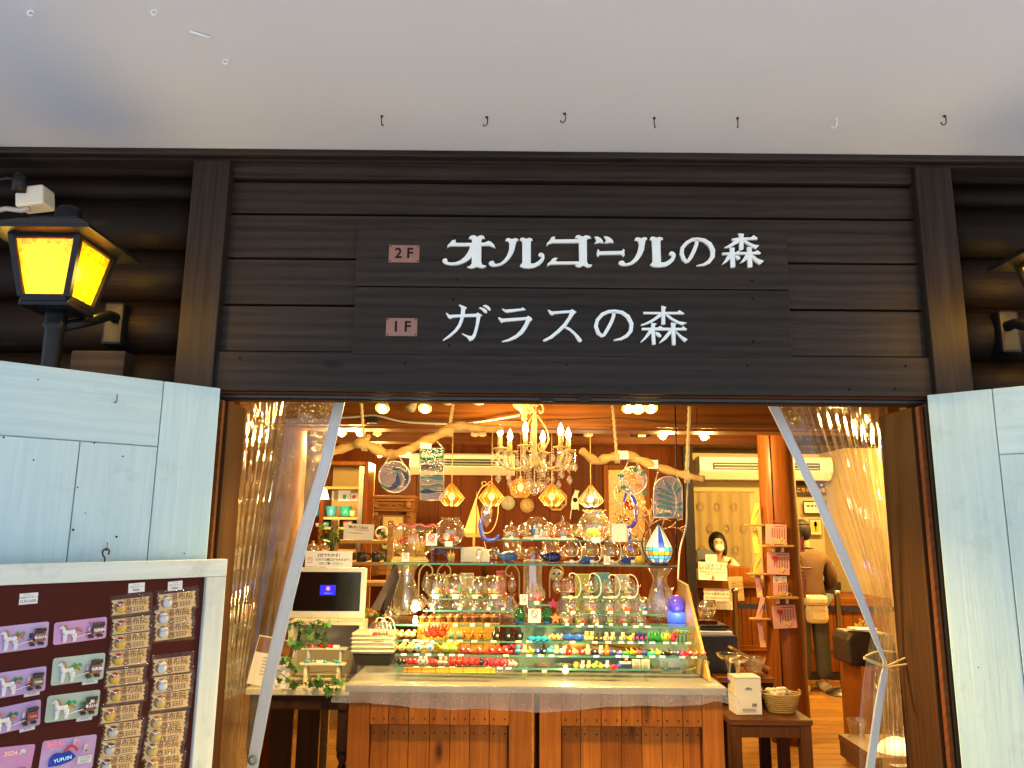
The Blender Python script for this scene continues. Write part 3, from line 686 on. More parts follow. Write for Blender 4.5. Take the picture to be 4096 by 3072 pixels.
SPOTS = [(1530, 1633, 3.55, 1, 'lit spotlight above the driftwood rope, alone on the beam', (-45, 0), 1.25, 9), (1642, 1634, 4.85, 0, 'unlit tilted spotlight between two lit ones on the front beam', (-30, 30), 1.1, 0),
 (1700, 1633, 3.55, 1, 'lit spotlight just left of the driftwood rope', (-45, 0), 1.2, 9), (1793, 1612, 4.85, 0, 'pale lamp half hidden by the lintel behind the driftwood rope', (-5, 0), 1.3, 0),
 (1915, 1612, 4.85, 0, 'pale lamp half hidden by the lintel beside the chandelier', (-5, 0), 1.3, 0), (1368, 1731, 5.7, 1, 'lit spotlight nearest the plastic curtain edge over the shelves', (-20, 0), 1.15, 3),
 (1441, 1731, 5.7, 1, 'lit spotlight beside the rope knot of the branch', (-20, 0), 1.15, 9), (1509, 1738, 6.3, 0, 'unlit spotlight hanging between rope and air conditioner', (0, 0), 1.2, 0), (1519, 1818, 7.0, 1, 'low lit spotlight under the bent driftwood', (-10, 0), 1.1, 6),
 (1902, 1740, 6.5, 0, 'unlit twin spotlight nearer the rope above the pendants', (0, -8), 1.25, 0), (1928, 1740, 6.5, 0, 'unlit twin spotlight nearer the chandelier above the pendants', (0, 8), 1.25, 0),
 (2246, 1740, 6.5, 0, 'unlit spotlight close behind the end candle of the chandelier', (0, 0), 1.3, 0), (2353, 1742, 6.5, 0, 'unlit spotlight hanging beyond the chandelier over the cat clock', (0, 0), 1.3, 0),
 (2514, 1633, 3.55, 1, 'lit spotlight first of three side by side over the round flower glass', (-45, 0), 1.2, 9), (2553, 1633, 3.55, 1, 'lit spotlight in the middle of three side by side', (-45, 0), 1.3, 12), (2604, 1633, 3.55, 1, 'lit spotlight last of three side by side', (-45, 0), 1.2, 9),
 (2651, 1741, 5.9, 1, 'lit spotlight over the leaf-patterned glass arch', (-15, 0), 1.3, 9), (2817, 1745, 5.9, 1, 'lit spotlight near the slanting board', (-15, 20), 1.3, 9),
 (3195, 1755, 7.9, 1, 'lit spotlight seen through the clear curtain close to its hem', (-35, 0), 1.2, 17), (3282, 1757, 7.9, 1, 'lit spotlight seen through the clear curtain above the till sign', (-35, 0), 1.2, 17), (3420, 1760, 7.9, 1, 'lit spotlight seen through the curtain folds', (-35, 0), 1.2, 14), (3500, 1762, 7.9, 1, 'lit spotlight seen through the curtain folds next to the jamb', (-35, 0), 1.2, 12)]
for s_ in SPOTS: spot(*s_)
p = at(2563, 1735, 6.3); t = thing('floodlight', 'black round floodlight hanging from the dark beam', 'floodlight', p)
MB().lathe([(0, .05), (.05, .05), (.09, -.01), (.085, -.02), (0, -.01)], 20).build('housing', M_black, t); MB().tube([(0, 0, .05), (.0, .05, .12)], .012, 8).build('bracket', M_black, t)
MB().box(-.03, .03, -.06, -.02, -.03, .02).build('lens', M_off, t)
# more ceiling lamps out of sight of the lens are not built; the till has its own ceiling fitting behind the beam
def pendant(px, py, Y, kind, label, power=7):
    p = at(px, py, Y); t = thing('pendant_lamp', label, 'pendant lamp', p, 'glass pendant lamps over the shop floor')
    G = glass('amber_pendant_glass', (1, .74, .34), .9, .6, milk=.10, milkcol=(1, .62, .2))
    G2 = glass('clear_pendant_glass', (1, .95, .82), .9, .6, milk=.05)
    top = 2.45 - p.z
    MB().tube([(0, 0, .11), (0, 0, top)], .004, 6).build('cord', M_rope, t)
    MB().lathe([(.012, top - .05), (.035, top - .01), (.035, top)], 12).build('ceiling_cup', M_cream, t)
    if kind == 'globe':
        MB().lathe([(.03, .09), (.075, .06), (.09, .0), (.08, -.05), (.05, -.075)], 16, mod=lambda i, g, r, z: (r * (1 + .04 * math.cos(8 * g)), z)).build('shade', G, t)
    else:
        g_ = G if kind == 'amber' else G2; q = 4 if kind == 'amber' else 8
        q = 8
        prof = [(.012, .12), (.108, .0), (.052, -.064)] if kind == 'amber' else [(.012, .12), (.105, .0), (.10, -.02), (.045, -.055)]
        MB().lathe(prof, q, smooth=False).build('shade', g_, t)
        for k in range(q):
            a = 2 * math.pi * k / q; b = MB(); b.tube([(r * math.cos(a), r * math.sin(a), z) for r, z in prof], .0028, 5).build('wire', M_cream, t)
    MB().lathe([(.01, .11), (.013, .06), (.013, .04)], 10).build('holder', M_cream, t)
    MB().ball((0, 0, .012), .024, 12, 8, (1, 1, 1.3)).build('bulb', M_bulb2, t)
    lamp_light(t, (0, -.0, -.10), power, .04, (1, .62, .26))
pendant(1806, 1992, 6.4, 'amber', 'amber diamond pendant lamp beside the wavy glass panel')
pendant(1966, 1992, 6.4, 'amber', 'amber diamond pendant lamp behind the hanging dolphin ring')
pendant(2082, 1955, 6.6, 'globe', 'small amber globe lamp under the chandelier crystals', 3)
pendant(2207, 1992, 6.4, 'amber', 'amber diamond pendant lamp in front of the octagonal clock')
pendant(2363, 2000, 6.4, 'clear', 'clear glass pendant lamp between the cat clock and the flower glass')
# shaded shelf lamp at the glass cabinet
p = at(1283, 1985, 6.2); t = thing('shelf_lamp', 'white dome lamp glowing in front of the cup cabinet', 'lamp', p)
MB().lathe([(.012, .08), (.045, .055), (.062, .0), (.066, -.02)], 18).build('shade', mat('glowing_shade', (.9, .85, .6), .5, emit=(1, .78, .36), estr=2.2), t)
MB().tube([(0, 0, .08), (0, .02, .4)], .004, 6).build('cord', M_black, t); lamp_light(t, (0, 0, -.06), 5, .04)

# ------------------------------------------------------------------ chandelier
CX, CY = at(2138, 1800, 4.55).x, 4.55
def zch(y): return at(2138, y, CY).z
ch = thing('chandelier', 'cream candle chandelier dripping with glass drops', 'chandelier', (CX, CY, zch(1850)))
Zc = lambda y: zch(y) - zch(1850)
MB().lathe([(.0, Zc(1870)), (.03, Zc(1868)), (.05, Zc(1850)), (.022, Zc(1835)), (.014, Zc(1800)), (.012, Zc(1740)), (.016, Zc(1700)), (.010, Zc(1640)), (.014, Zc(1600)), (.012, .62)], 14).build('stem', M_cream, ch)
MB().lathe([(.012, Zc(1850)), (.055, Zc(1838)), (.07, Zc(1822))], 20, mod=lambda i, g, r, z: (r * (1 + .07 * math.cos(12 * g)), z)).build('glass_dish', glass('crystal', (1, .97, .88), 1, .8, milk=.10, base=.18, rough=.05), ch)
def smooth(pts, k=5):
    out = []
    P = [Vector(p) for p in pts]
    for i in range(len(P) - 1):
        a, b, c, d = P[max(i - 1, 0)], P[i], P[i + 1], P[min(i + 2, len(P) - 1)]
        for j in range(k):
            t_ = j / k
            out.append(.5 * ((2 * b) + (c - a) * t_ + (2 * a - 5 * b + 4 * c - d) * t_ ** 2 + (3 * b - a - 3 * c + d) * t_ ** 3))
    out.append(P[-1]); return out
M_crys = glass('crystal', (1, .97, .88), 1, .8)
arm = MB().tube(smooth([(.02, 0, Zc(1830)), (.07, 0, Zc(1868)), (.15, 0, Zc(1878)), (.215, 0, Zc(1850)), (.225, 0, Zc(1815)), (.195, 0, Zc(1795)), (.205, 0, Zc(1812))]), .0075, 8).mesh('arm', M_cream)
scr1 = MB().tube(smooth([(.012, 0, Zc(1625)), (.035, 0, Zc(1612)), (.055, 0, Zc(1632)), (.040, 0, Zc(1652)), (.03, 0, Zc(1640))]), .006, 7).mesh('scroll', M_cream)
scr2 = MB().tube(smooth([(.014, 0, Zc(1660)), (.07, 0, Zc(1715)), (.085, 0, Zc(1765)), (.045, 0, Zc(1808)), (.022, 0, Zc(1785)), (.04, 0, Zc(1770))]), .0055, 7).mesh('scroll', M_cream)
pan = MB().lathe([(.006, -.02), (.012, -.004), (.042, .0), (.048, .006), (.012, .003), (.014, .002), (.014, .07), (.0, .07)], 18).mesh('candle_pan', M_cream)
flame = MB().lathe([(.007, .07), (.016, .088), (.0175, .10), (.012, .122), (.004, .14), (0, .146)], 12).mesh('flame_bulb', mat('candle_glow', (1, .85, .6), .3, emit=(1, .70, .26), estr=11))
def drop_mesh(nb, big):
    b = MB(); z = 0
    for k in range(nb): b.lathe([(0, z), (.0075, z - .007), (0, z - .014)], 6, smooth=False); z -= .0165
    s_ = big
    b.lathe([(0, z), (.006 * s_, z - .006 * s_), (.016 * s_, z - .026 * s_), (.011 * s_, z - .038 * s_), (0, z - .052 * s_)], 7, smooth=False)
    return b.mesh('crystal_strand', M_crys)
DM = [drop_mesh(2, 1.0), drop_mesh(4, 1.1), drop_mesh(5, 1.2), drop_mesh(3, .9)]
for k in range(6):
    a = R(60 * k + 14); c_, s__ = math.cos(a), math.sin(a)
    inst(arm, 'arm', ch, rot=(0, 0, a))
    if k % 2: inst(scr2, 'scroll', ch, rot=(0, 0, a + .5))
    if k % 2 == 0: inst(scr1, 'scroll', ch, rot=(0, 0, a))
    x, y_ = .212 * c_, .212 * s__; zp = Zc(1800)
    inst(pan, 'candle_pan', ch, (x, y_, zp)); inst(flame, 'flame_bulb', ch, (x, y_, zp))
    if k % 2 == 0: lamp_light(ch, (x * 1.35, y_ * 1.35, zp + .14), 6, .03, (1, .68, .27))
    rg = random.Random(k)
    for j in range(5):
        q = a + 2 * math.pi * j / 5; inst(DM[rg.randint(0, 1)], 'crystal_strand', ch, (x + .043 * math.cos(q), y_ + .043 * math.sin(q), zp - .002), (0, 0, rg.uniform(0, 3)))
    for j, (rr2, yy) in enumerate(((.15, 1872), (.22, 1840), (.085, 1868))): inst(DM[1 + (j + k) % 3], 'crystal_strand', ch, (rr2 * c_, rr2 * s__, Zc(yy)), (0, 0, rg.uniform(0, 3)))
for k in range(8):
    a = R(45 * k); inst(DM[2], 'crystal_strand', ch, (.045 * math.cos(a), .045 * math.sin(a), Zc(1868)), (0, 0, a))
MB().ball((0, 0, Zc(1968)), .022, 12, 8).build('crystal_ball', M_crys, ch)
MB().tube([(0, 0, Zc(1868)), (0, 0, Zc(1955))], .004, 6).build('ball_rod', M_crys, ch)
# cream canopy lamp bell beside the stem
p = at(2098, 1640, 4.75); t = thing('ceiling_bell_lamp', 'cream bell-shaped lamp fitting beside the chandelier stem', 'lamp', p)
MB().lathe([(.075, .035), (.07, .02), (.03, -.01), (.016, -.04), (.02, -.06), (.008, -.07)], 20).build('bell', M_cream, t); MB().tube([(0, 0, .03), (-.05, 0, .06), (-.14, 0, .07)], .012, 8).build('bracket', M_cream, t)

# ------------------------------------------------------------------ driftwood branches with stained glass
def branch(pts, rad, Y, label, ropes):
    P = [at(x, y, Y + (i % 3 - 1) * .02) for i, (x, y) in enumerate(pts)]; o = P[len(P) // 2].copy()
    t = thing('driftwood_branch', label, 'driftwood', o)
    Q = smooth([p - o for p in P], 4); k = len(Q)
    rs = [rad * (1.0 + .16 * math.sin(i * 1.3) + random.uniform(-.08, .08)) * (.55 + .45 * math.sin(math.pi * min(.92, .12 + i / k * .86))) for i in range(k)]
    MB().tube(Q, rs, 12).build('wood', W_drift, t)
    return t
b1 = branch([(1255, 1840), (1330, 1808), (1400, 1785), (1450, 1772), (1510, 1800), (1560, 1818), (1605, 1812), (1660, 1787), (1740, 1747), (1800, 1716), (1840, 1702), (1890, 1708), (1950, 1714), (2010, 1710)], .026, 4.0, 'long bent driftwood branch hung on ropes beside the curtain', 0)
MB().tube([at(1450, 1775, 4.0) - b1.location, at(1475, 1742, 4.0) - b1.location, at(1468, 1748, 3.98) - b1.location], [.02, .014, .006], 8).build('fork', W_drift, b1)
MB().tube([at(1835, 1706, 4.0) - b1.location, at(1838, 1692, 4.0) - b1.location], [.02, .006], 8).build('knob', W_drift, b1)
b2 = branch([(2325, 1800), (2350, 1822), (2388, 1845), (2430, 1832), (2470, 1826), (2520, 1826), (2570, 1845), (2630, 1868), (2700, 1890), (2760, 1906), (2812, 1916)], .025, 4.1, 'short driftwood branch with two price cards beyond the chandelier', 0)
def rope(px0, py0, px1, py1, Y, label, r=.0075, wraps=1, mt=None):
    a, b = at(px0, py0, Y), at(px1, py1, Y); t = thing('hanging_rope', label, 'rope', b, 'ropes holding the branches')
    L = a - b; n = 26
    MB().tube([L * (k / n) + Vector((.0022 * math.cos(k * 2.1), .0022 * math.sin(k * 2.1), 0)) for k in range(n + 1)], [r * (1 + .12 * (k % 2)) for k in range(n + 1)], 8).build('strand', mt or M_rope, t)
    if wraps:
        for k in range(3):
            MB().tube([(-.006 + .009 * k + .004 * math.cos(q), .033 * math.cos(q), -.002 + .033 * math.sin(q)) for q in [R(24 * j) for j in range(16)]], .005, 6).build('wrap', M_rope, t)
rope(1445, 1612, 1457, 1775, 4.0, 'rope tied at the fork of the long branch'); rope(1812, 1614, 1797, 1718, 4.0, 'rope tied near the bend of the long branch')
rope(2450, 1620, 2467, 1826, 4.1, 'rope tied beside the first price card'); rope(2757, 1624, 2745, 1904, 4.1, 'rope tied near the thick end of the short branch')
p = at(2760, 1900, 4.25); t = thing('hanging_cable', 'pale cable running from the ceiling down to the glass shelves', 'cable', p)
MB().tube(smooth([at(x, y, 4.25) - p for x, y in ((2762, 1624), (2757, 1740), (2752, 1900), (2748, 2000), (2745, 2100), (2720, 2200), (2712, 2320))]), .005, 6).build('cable', M_cord, t)
p = at(2702, 1700, 4.5); t = thing('black_cable', 'thin black cable hanging from the beam past the leaf glass', 'cable', p)
MB().tube([at(x, y, 4.5) - p for x, y in ((2700, 1624), (2703, 1720), (2705, 1900), (2706, 2100), (2704, 2240))], .0045, 6).build('cable', M_black, t)
def beamwire(pts, Y, label, r=.005, mt=None):
    p = at(*pts[0], Y); t = thing('ceiling_wire', label, 'wire', p, 'wires along the beam')
    MB().tube(smooth([at(x, y, Y) - p for x, y in pts]), r, 6).build('wire', mt or M_cord, t)
beamwire([(1340, 1672), (1420, 1668), (1500, 1662), (1600, 1685), (1700, 1693), (1850, 1695), (2000, 1675), (2080, 1660)], 4.9, 'thick pale wire sagging along the beam to the bell lamp', .007)
beamwire([(1520, 1668), (1620, 1678), (1800, 1684), (2000, 1686), (2200, 1684), (2440, 1675), (2560, 1682), (2720, 1696), (3000, 1700), (3120, 1705)], 4.92, 'thin dark wire along the whole beam', .004, mat('brown_wire', (.10, .06, .03), .6))
p = at(1490, 1680, 4.88); t = thing('junction_box', 'small dark adapter on the beam wire', 'adapter', p); MB().box(-.035, .035, -.02, .03, -.02, .02).build('case', M_vent, t, .003)

LEAD = mat('lead_came', (.55, .48, .38), .35, metal=.8, var=.15, nscale=40)
def sg_glass(col, i): return glass('stained_%s' % i, col, .9, .5, milk=.05 if i in ('clear', 'white') else .16, milkcol=col, ripple=.35, rscale=70, base=.07)
GL = {'clear': sg_glass((.86, .80, .70), 'clear'), 'navy': sg_glass((.02, .05, .22), 'navy'), 'teal': sg_glass((.03, .36, .38), 'teal'), 'green': sg_glass((.06, .50, .30), 'green'), 'amber': sg_glass((.90, .55, .12), 'amber'), 'yellow': sg_glass((.95, .80, .16), 'yellow'),
      'leaf': sg_glass((.22, .50, .14), 'leaf'), 'white': sg_glass((.92, .88, .74), 'white'), 'olive': sg_glass((.45, .45, .22), 'olive'), 'purple': sg_glass((.22, .12, .16), 'purple'), 'blue': sg_glass((.05, .12, .62), 'blue'), 'sky': sg_glass((.16, .55, .70), 'sky'), 'red': sg_glass((.85, .12, .04), 'red'), 'sage': sg_glass((.30, .48, .40), 'sage'), 'orange': sg_glass((.95, .35, .05), 'orange')}
def chain(t, a, b, o):
    a, b = Vector(a) - o, Vector(b) - o; n = 9
    for k in range(n):
        q = a + (b - a) * ((k + .5) / n); MB().ball(tuple(q), .0055, 6, 4, (.7, .7, 1)).build('chain_link', LEAD, t)
def pane_poly(t, poly, key, f3, d=0): MB().prism(poly, f3, d, d + .004).build('pane', GL[key], t)
def lead(t, pts, f3, wd=.006):
    MB().tube(smooth([f3(u, v, 0) for u, v in pts], 3) if len(pts) > 2 else [f3(u, v, 0) for u, v in pts], wd / 2, 6).build('lead_line', LEAD, t)
# round wave glass
def hung(px, py, Y, label, name='stained_glass_panel'):
    p = at(px, py, Y); t = thing(name, label, 'stained glass', p); k = S(Y) * 1.0
    def f3(u, v, d): q = at(u, v, Y) - p; return Vector((q.x, q.y - d, q.z))
    return t, f3, p
Y1 = 3.98
t, f3, o = hung(1577, 1907, Y1, 'round stained glass with a curling navy wave')
circ = lambda cx, cy, r, a0=0, a1=360, n=28: [(cx + r * math.cos(R(a0 + (a1 - a0) * k / n)), cy + r * math.sin(R(a0 + (a1 - a0) * k / n))) for k in range(n + (0 if a1 - a0 == 360 else 1))]
pane_poly(t, circ(1577, 1907, 61), 'clear', f3)
W1 = [(1545, 1957), (1566, 1945), (1582, 1925), (1588, 1900), (1583, 1885), (1600, 1893), (1608, 1915), (1603, 1935), (1588, 1950), (1568, 1960)]
pane_poly(t, W1, 'navy', f3, .005); pane_poly(t, [(1608, 1884), (1628, 1890), (1636, 1910), (1630, 1932), (1618, 1945), (1622, 1920), (1616, 1898)], 'navy', f3, .005)
pane_poly(t, [(1566, 1880), (1580, 1870), (1598, 1874), (1612, 1886), (1596, 1882), (1580, 1882)], 'teal', f3, .006)
pane_poly(t, [(1560, 1890), (1568, 1876), (1584, 1884), (1604, 1892), (1612, 1915), (1606, 1938), (1600, 1915), (1590, 1893), (1576, 1890), (1568, 1900)], 'white', f3, .0065)
pane_poly(t, [(1517, 1930), (1540, 1942), (1560, 1948), (1546, 1958), (1528, 1946)], 'green', f3, .005)
for L in ([(1520, 1882), (1545, 1874), (1566, 1880)], [(1545, 1958), (1572, 1940), (1588, 1905), (1580, 1882), (1566, 1884), (1563, 1894)], [(1570, 1880), (1590, 1870), (1618, 1882), (1630, 1910)], [(1606, 1892), (1616, 1915), (1606, 1945), (1594, 1964)], [(1518, 1930), (1545, 1944), (1580, 1945), (1620, 1948)]): lead(t, L, f3)
lead(t, circ(1577, 1907, 62) + [(1639, 1907)], f3, .010)
chain(t, at(1530, 1866, Y1), at(1556, 1830, Y1), o); chain(t, at(1620, 1866, Y1), at(1598, 1828, Y1), o)
# tall wavy panel
t, f3, o = hung(1727, 1897, Y1, 'tall rectangular stained glass of stacked sea waves')
X0, X1 = 1681, 1774
ks = [('teal', 1794, 1812, 6), ('clear', 1812, 1838, -4), ('green', 1826, 1838, 5), ('clear', 1838, 1860, 5), ('purple', 1860, 1872, -3), ('olive', 1872, 1884, 4), ('white', 1884, 1902, -3), ('sage', 1902, 1918, 4), ('clear', 1918, 1936, -4), ('olive', 1936, 1954, 4), ('clear', 1954, 1960, 3), ('navy', 1960, 1972, -4), ('clear', 1972, 2000, 3)]
wv_ = lambda y, a, x: y + a * math.sin((x - X0) / (X1 - X0) * 6.0)
for i, (c_, y0, y1, a) in enumerate(ks):
    a0 = 0 if i == 0 else a; a1 = 0 if i == len(ks) - 1 else ks[i + 1][3]
    xs = [X0 + (X1 - X0) * k / 10 for k in range(11)]
    pane_poly(t, [(x, wv_(y0, a0, x)) for x in xs] + [(x, wv_(y1, a1, x)) for x in xs[::-1]], c_, f3)
    if i: lead(t, [(x, wv_(y0, a0, x)) for x in xs], f3, .005)
lead(t, [(1735, 1812), (1735, 1860)], f3, .005); lead(t, [(1712, 1880), (1714, 1902)], f3, .005)
for L in ([(X0, 1794), (X1, 1794)], [(X0, 2000), (X1, 2000)], [(X0, 1794), (X0, 2000)], [(X1, 1794), (X1, 2000)]): lead(t, L, f3, .009)
chain(t, at(1772, 1793, Y1), at(1748, 1766, Y1), o); chain(t, at(1683, 1793, Y1), at(1684, 1785, Y1), o)
# round flower glass
Y2 = 4.1
t, f3, o = hung(2532, 1922, Y2, 'round stained glass with yellow flowers'); pane_poly(t, circ(2532, 1922, 54), 'clear', f3)
def petal(cx, cy, a, l, w_, key, d=.005):
    a = R(a); pts = [(0, 0), (l * .4, w_), (l * .8, w_ * .7), (l, 0), (l * .8, -w_ * .7), (l * .4, -w_)]
    q = [(cx + x * math.cos(a) - y_ * math.sin(a), cy + x * math.sin(a) + y_ * math.cos(a)) for x, y_ in pts]
    pane_poly(t, q, key, f3, d); lead(t, q + [q[0]], f3, .0035)
for (cx, cy, n, l, w_) in ((2520, 1905, 5, 26, 7), (2544, 1938, 6, 28, 8)):
    for k in range(n): petal(cx, cy, 360 / n * k + 20, l, w_, 'yellow' if k % 2 else 'amber' if k % 3 == 0 else 'yellow', .005 + .0004 * k)
for (cx, cy, a) in ((2495, 1905, 190), (2560, 1900, -40), (2505, 1945, 160), (2570, 1960, 60), (2540, 1890, -80)): petal(cx, cy, a, 26, 9, 'leaf', .0075)
lead(t, circ(2532, 1922, 55) + [(2587, 1922)], f3, .009)
chain(t, at(2500, 1877, Y2), at(2512, 1846, Y2), o); chain(t, at(2562, 1877, Y2), at(2545, 1850, Y2), o)
# arched leaf glass
t, f3, o = hung(2672, 1990, Y2, 'arched stained glass with a spray of green leaves')
arch = [(2615, 2070)] + circ(2672, 1963, 57, 180, 360, 16) + [(2729, 2070)]
pane_poly(t, arch, 'clear', f3); lead(t, arch, f3, .008); lead(t, [(2615, 2070), (2729, 2070)], f3, .01)
lead(t, [(2695, 2068), (2706, 2030), (2704, 1990), (2694, 1965)], f3, .009)
for (cx, cy, a, l) in ((2692, 1970, -128, 62), (2694, 1968, -75, 44), (2700, 1980, -55, 40), (2700, 1985, 205, 84), (2704, 2005, 200, 88), (2705, 2022, 195, 88), (2706, 2038, 190, 86), (2700, 2058, 178, 82), (2706, 2020, -25, 24), (2708, 2040, -12, 22)): petal(cx, cy, a, l, 8, 'sage', .005)
chain(t, at(2617, 1945, Y2), at(2636, 1870, Y2), o); chain(t, at(2727, 1945, Y2), at(2702, 1893, Y2), o)
# price cards tied to the branch
for (x, y, lb) in ((2493, 1820, 'small price card on the branch beside the rope knot'), (2612, 1857, 'small price card on the branch above the leaf glass')):
    p = at(x, y, 4.07); t = thing('price_card', lb, 'price card', p, rz=0); MB().box(-.027, .027, 0, .002, -.022, .022).build('card', M_paper, t)
    for k, s_ in enumerate(('ステンド', '¥11,000', 'glass')): text(s_, .012, M_ink, t, (0, -.0006, .012 - .012 * k))
for (x, y) in ((1703, 1783), (1620, 1818)):
    p = at(x, y, 3.96); t = thing('blank_card', 'blank cream card tied flat against the long branch, %s' % ('nearer the wave roundel' if x < 1650 else 'above the tall wave panel'), 'card', p)
    MB().box(-.03, .03, .0, .002, -.016, .014, Matrix.Rotation(R(6), 4, 'Y')).build('card', M_paper, t)

# ------------------------------------------------------------------ things on the back wall
def wallthing(name, label, cat, px, py, Y=YW): p = at(px, py, Y); return thing(name, label, cat, p)
t = wallthing('wall_plate_clock', 'round grey-green plate clock on the board wall', 'clock', 2032, 2012, YW - .01)
def disc(t, nm, r, y0, y1, mt, n=28): MB().lathe([(0, y0), (r, y0), (r, y1), (0, y1)], n).build(nm, mt, t).rotation_euler = (R(90), 0, 0)
disc(t, 'dial', .074, 0, .02, mat('grey_green_dial', (.34, .34, .24), .5, var=.15, nscale=25)); disc(t, 'rim', .068, .021, .024, mat('grey_dial', (.42, .42, .33), .5, var=.1)); MB().box(-.002, .002, -.028, -.025, 0, .03).build('hand', M_ink, t)
t = wallthing('wall_plate_clock', 'round brass-coloured plate clock on the board wall', 'clock', 2108, 2022, YW - .01)
disc(t, 'dial', .074, 0, .02, mat('brass_dial', (.42, .30, .11), .45, var=.1)); disc(t, 'rim', .06, .021, .024, mat('brass_dial_in', (.50, .38, .16), .45, var=.1))
for k in range(12): MB().box(-.002, .002, -.027, -.024, .05, .058, Matrix.Rotation(R(30 * k), 4, 'Y')).build('hour_mark', M_ink, t)
MB().box(-.002, .002, -.028, -.025, 0, .03).build('hand', M_ink, t); MB().box(0, .022, -.028, -.025, -.002, .002).build('hand', M_ink, t)
t = wallthing('octagon_case', 'octagonal wooden shadow box with small compartments', 'shadow box', 2225, 2000, YW - .02)
oc = lambda r: [(r * math.cos(R(22.5 + 45 * k)), r * math.sin(R(22.5 + 45 * k))) for k in range(8)]
MB().prism(oc(.118), lambda u, v, d: (u, -d, v), 0, .03).build('case', W_yel, t, .004)
MB().prism(oc(.095), lambda u, v, d: (u, -d, v), .031, .034).build('backing', M_vent, t)
for k in (-1, 0, 1):
    MB().box(-.09, .09, -.045, -.034, k * .05 - .003, k * .05 + .003).build('divider', W_yel, t); MB().box(k * .05 - .003, k * .05 + .003, -.047, -.034, -.09, .09).build('divider', W_yel, t)
for i, (u, v) in enumerate(((-.05, .05), (.02, .055), (.05, -.02), (-.03, -.03), (.01, .0), (-.06, .0))): MB().ball((u, -.04, v), .014, 8, 5).build('trinket', mat('trinket_%d' % i, [(.5, .4, .3), (.2, .25, .3), (.4, .15, .1), (.1, .1, .1), (.5, .45, .3), (.3, .2, .1)][i], .3), t)
t = wallthing('cat_clock', 'cream long-necked cat clock with a swinging tail', 'clock', 2300, 2000, YW - .02)
cp = [(-.04, -.11), (-.045, -.04), (-.03, .03), (-.005, .08), (.0, .105), (.02, .095), (.04, .098), (.045, .085), (.03, .065), (.03, .02), (.035, -.04), (.04, -.11), (.02, -.095), (.0, -.10), (-.02, -.095)]
MB().prism(cp, lambda u, v, d: (u, -d, v), 0, .02).build('body', M_offw, t, .004); disc(t, 'dial', .024, .02, .023, M_ink); MB().box(-.03, -.02, -.012, -.004, -.2, -.11, Matrix.Rotation(R(8), 4, 'Y')).build('tail', M_offw, t, .003)
# stained glass door panel in its frame
p = at(2505, 2000, YW - .03); t = thing('stained_glass_door', 'framed amber stained glass with orange flower on the board wall', 'stained glass', p)
a, b = at(2425, 2180, YW - .03) - p, at(2585, 1862, YW - .03) - p
for (x0, x1, z0, z1) in ((a.x - .02, a.x + .03, a.z, b.z), (b.x - .03, b.x + .02, a.z, b.z), (a.x + .031, b.x - .031, b.z - .05, b.z), (a.x + .031, b.x - .031, a.z, a.z + .05)): MB().box(x0, x1, -.03, .03, z0, z1).build('frame', W_pine, t, .004)
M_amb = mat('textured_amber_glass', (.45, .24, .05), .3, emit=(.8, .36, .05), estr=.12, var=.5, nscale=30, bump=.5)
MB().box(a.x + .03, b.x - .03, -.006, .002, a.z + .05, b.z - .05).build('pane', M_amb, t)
f3w = lambda u, v, d: Vector((u, -.008 - d, v))
for k in range(10):
    q = R(36 * k); c0 = Vector((.035, 0, -.05)); pts = [(.014, -.008), (.05, -.016), (.06, 0), (.05, .016), (.014, .008)]
    MB().prism([(c0.x + x * math.cos(q) - y_ * math.sin(q), c0.z + x * math.sin(q) + y_ * math.cos(q)) for x, y_ in pts], f3w, .0, .004 + .0002 * k).build('petal_pane', GL['orange' if k % 2 else 'red'], t)
for (u0, v0, s_) in ((-.04, .10, 1), (-.04, -.22, 1)):
    for k in range(6):
        q = R(-20 + 44 * k); pts = [(0, 0), (.05, -.014), (.085, 0), (.05, .014)]
        MB().prism([(u0 + x * math.cos(q) - y_ * math.sin(q), v0 + x * math.sin(q) + y_ * math.cos(q)) for x, y_ in pts], f3w, .0, .004 + .0002 * k).build('petal_pane', GL['leaf' if k % 2 else 'yellow'], t)
MB().tube(smooth([f3w(-.12, -.30, .003), f3w(-.02, -.12, .003), f3w(-.11, .0, .003), f3w(-.12, .12, .003), f3w(.0, .24, .003), f3w(.1, .25, .003)]), .006, 6).build('lead_line', LEAD, t)

# carved cabinet top and cup cabinet at the side
p = at(1570, 2190, 6.9); t = thing('carved_cabinet', 'carved dark wooden cabinet top beneath the round wave glass', 'cabinet', (p.x, 6.9, 0))
def cb(x0, x1, y0, y1, d0, d1, nm, mt=W_redv, bev=.006):
    a, b = at(x0, y1, 6.9), at(x1, y0, 6.9); return MB().box(a.x - p.x, b.x - p.x, d0, d1, a.z, b.z).build(nm, mt, t, bev)
CAB = wood('carved_walnut', (.09, .036, .012), (.22, .095, .032), 0, .4, bump=.1)
cb(1478, 1668, 1984, 1994, -.12, .3, 'cornice', CAB); cb(1486, 1660, 1995, 2004, -.09, .3, 'cornice', CAB); cb(1490, 1656, 2005, 2036, -.05, .3, 'frieze', CAB); cb(1480, 1654, 2037, 2046, -.09, .3, 'moulding', CAB)
cb(1494, 1650, 2047, 2300, -.0, .3, 'case_body', CAB)
for x in (1497, 1628): 
    cb(x, x + 20, 2047, 2300, -.05, -.001, 'column', CAB)
    for k in range(4): cb(x + 3 + 5 * k, x + 5 + 5 * k, 2070, 2300, -.056, -.051, 'flute', CAB, 0)
    cb(x - 1, x + 21, 2006, 2034, -.085, -.052, 'carved_block', CAB, .012); cb(x - 1, x + 21, 2049, 2068, -.075, -.052, 'carved_block', CAB, .01)
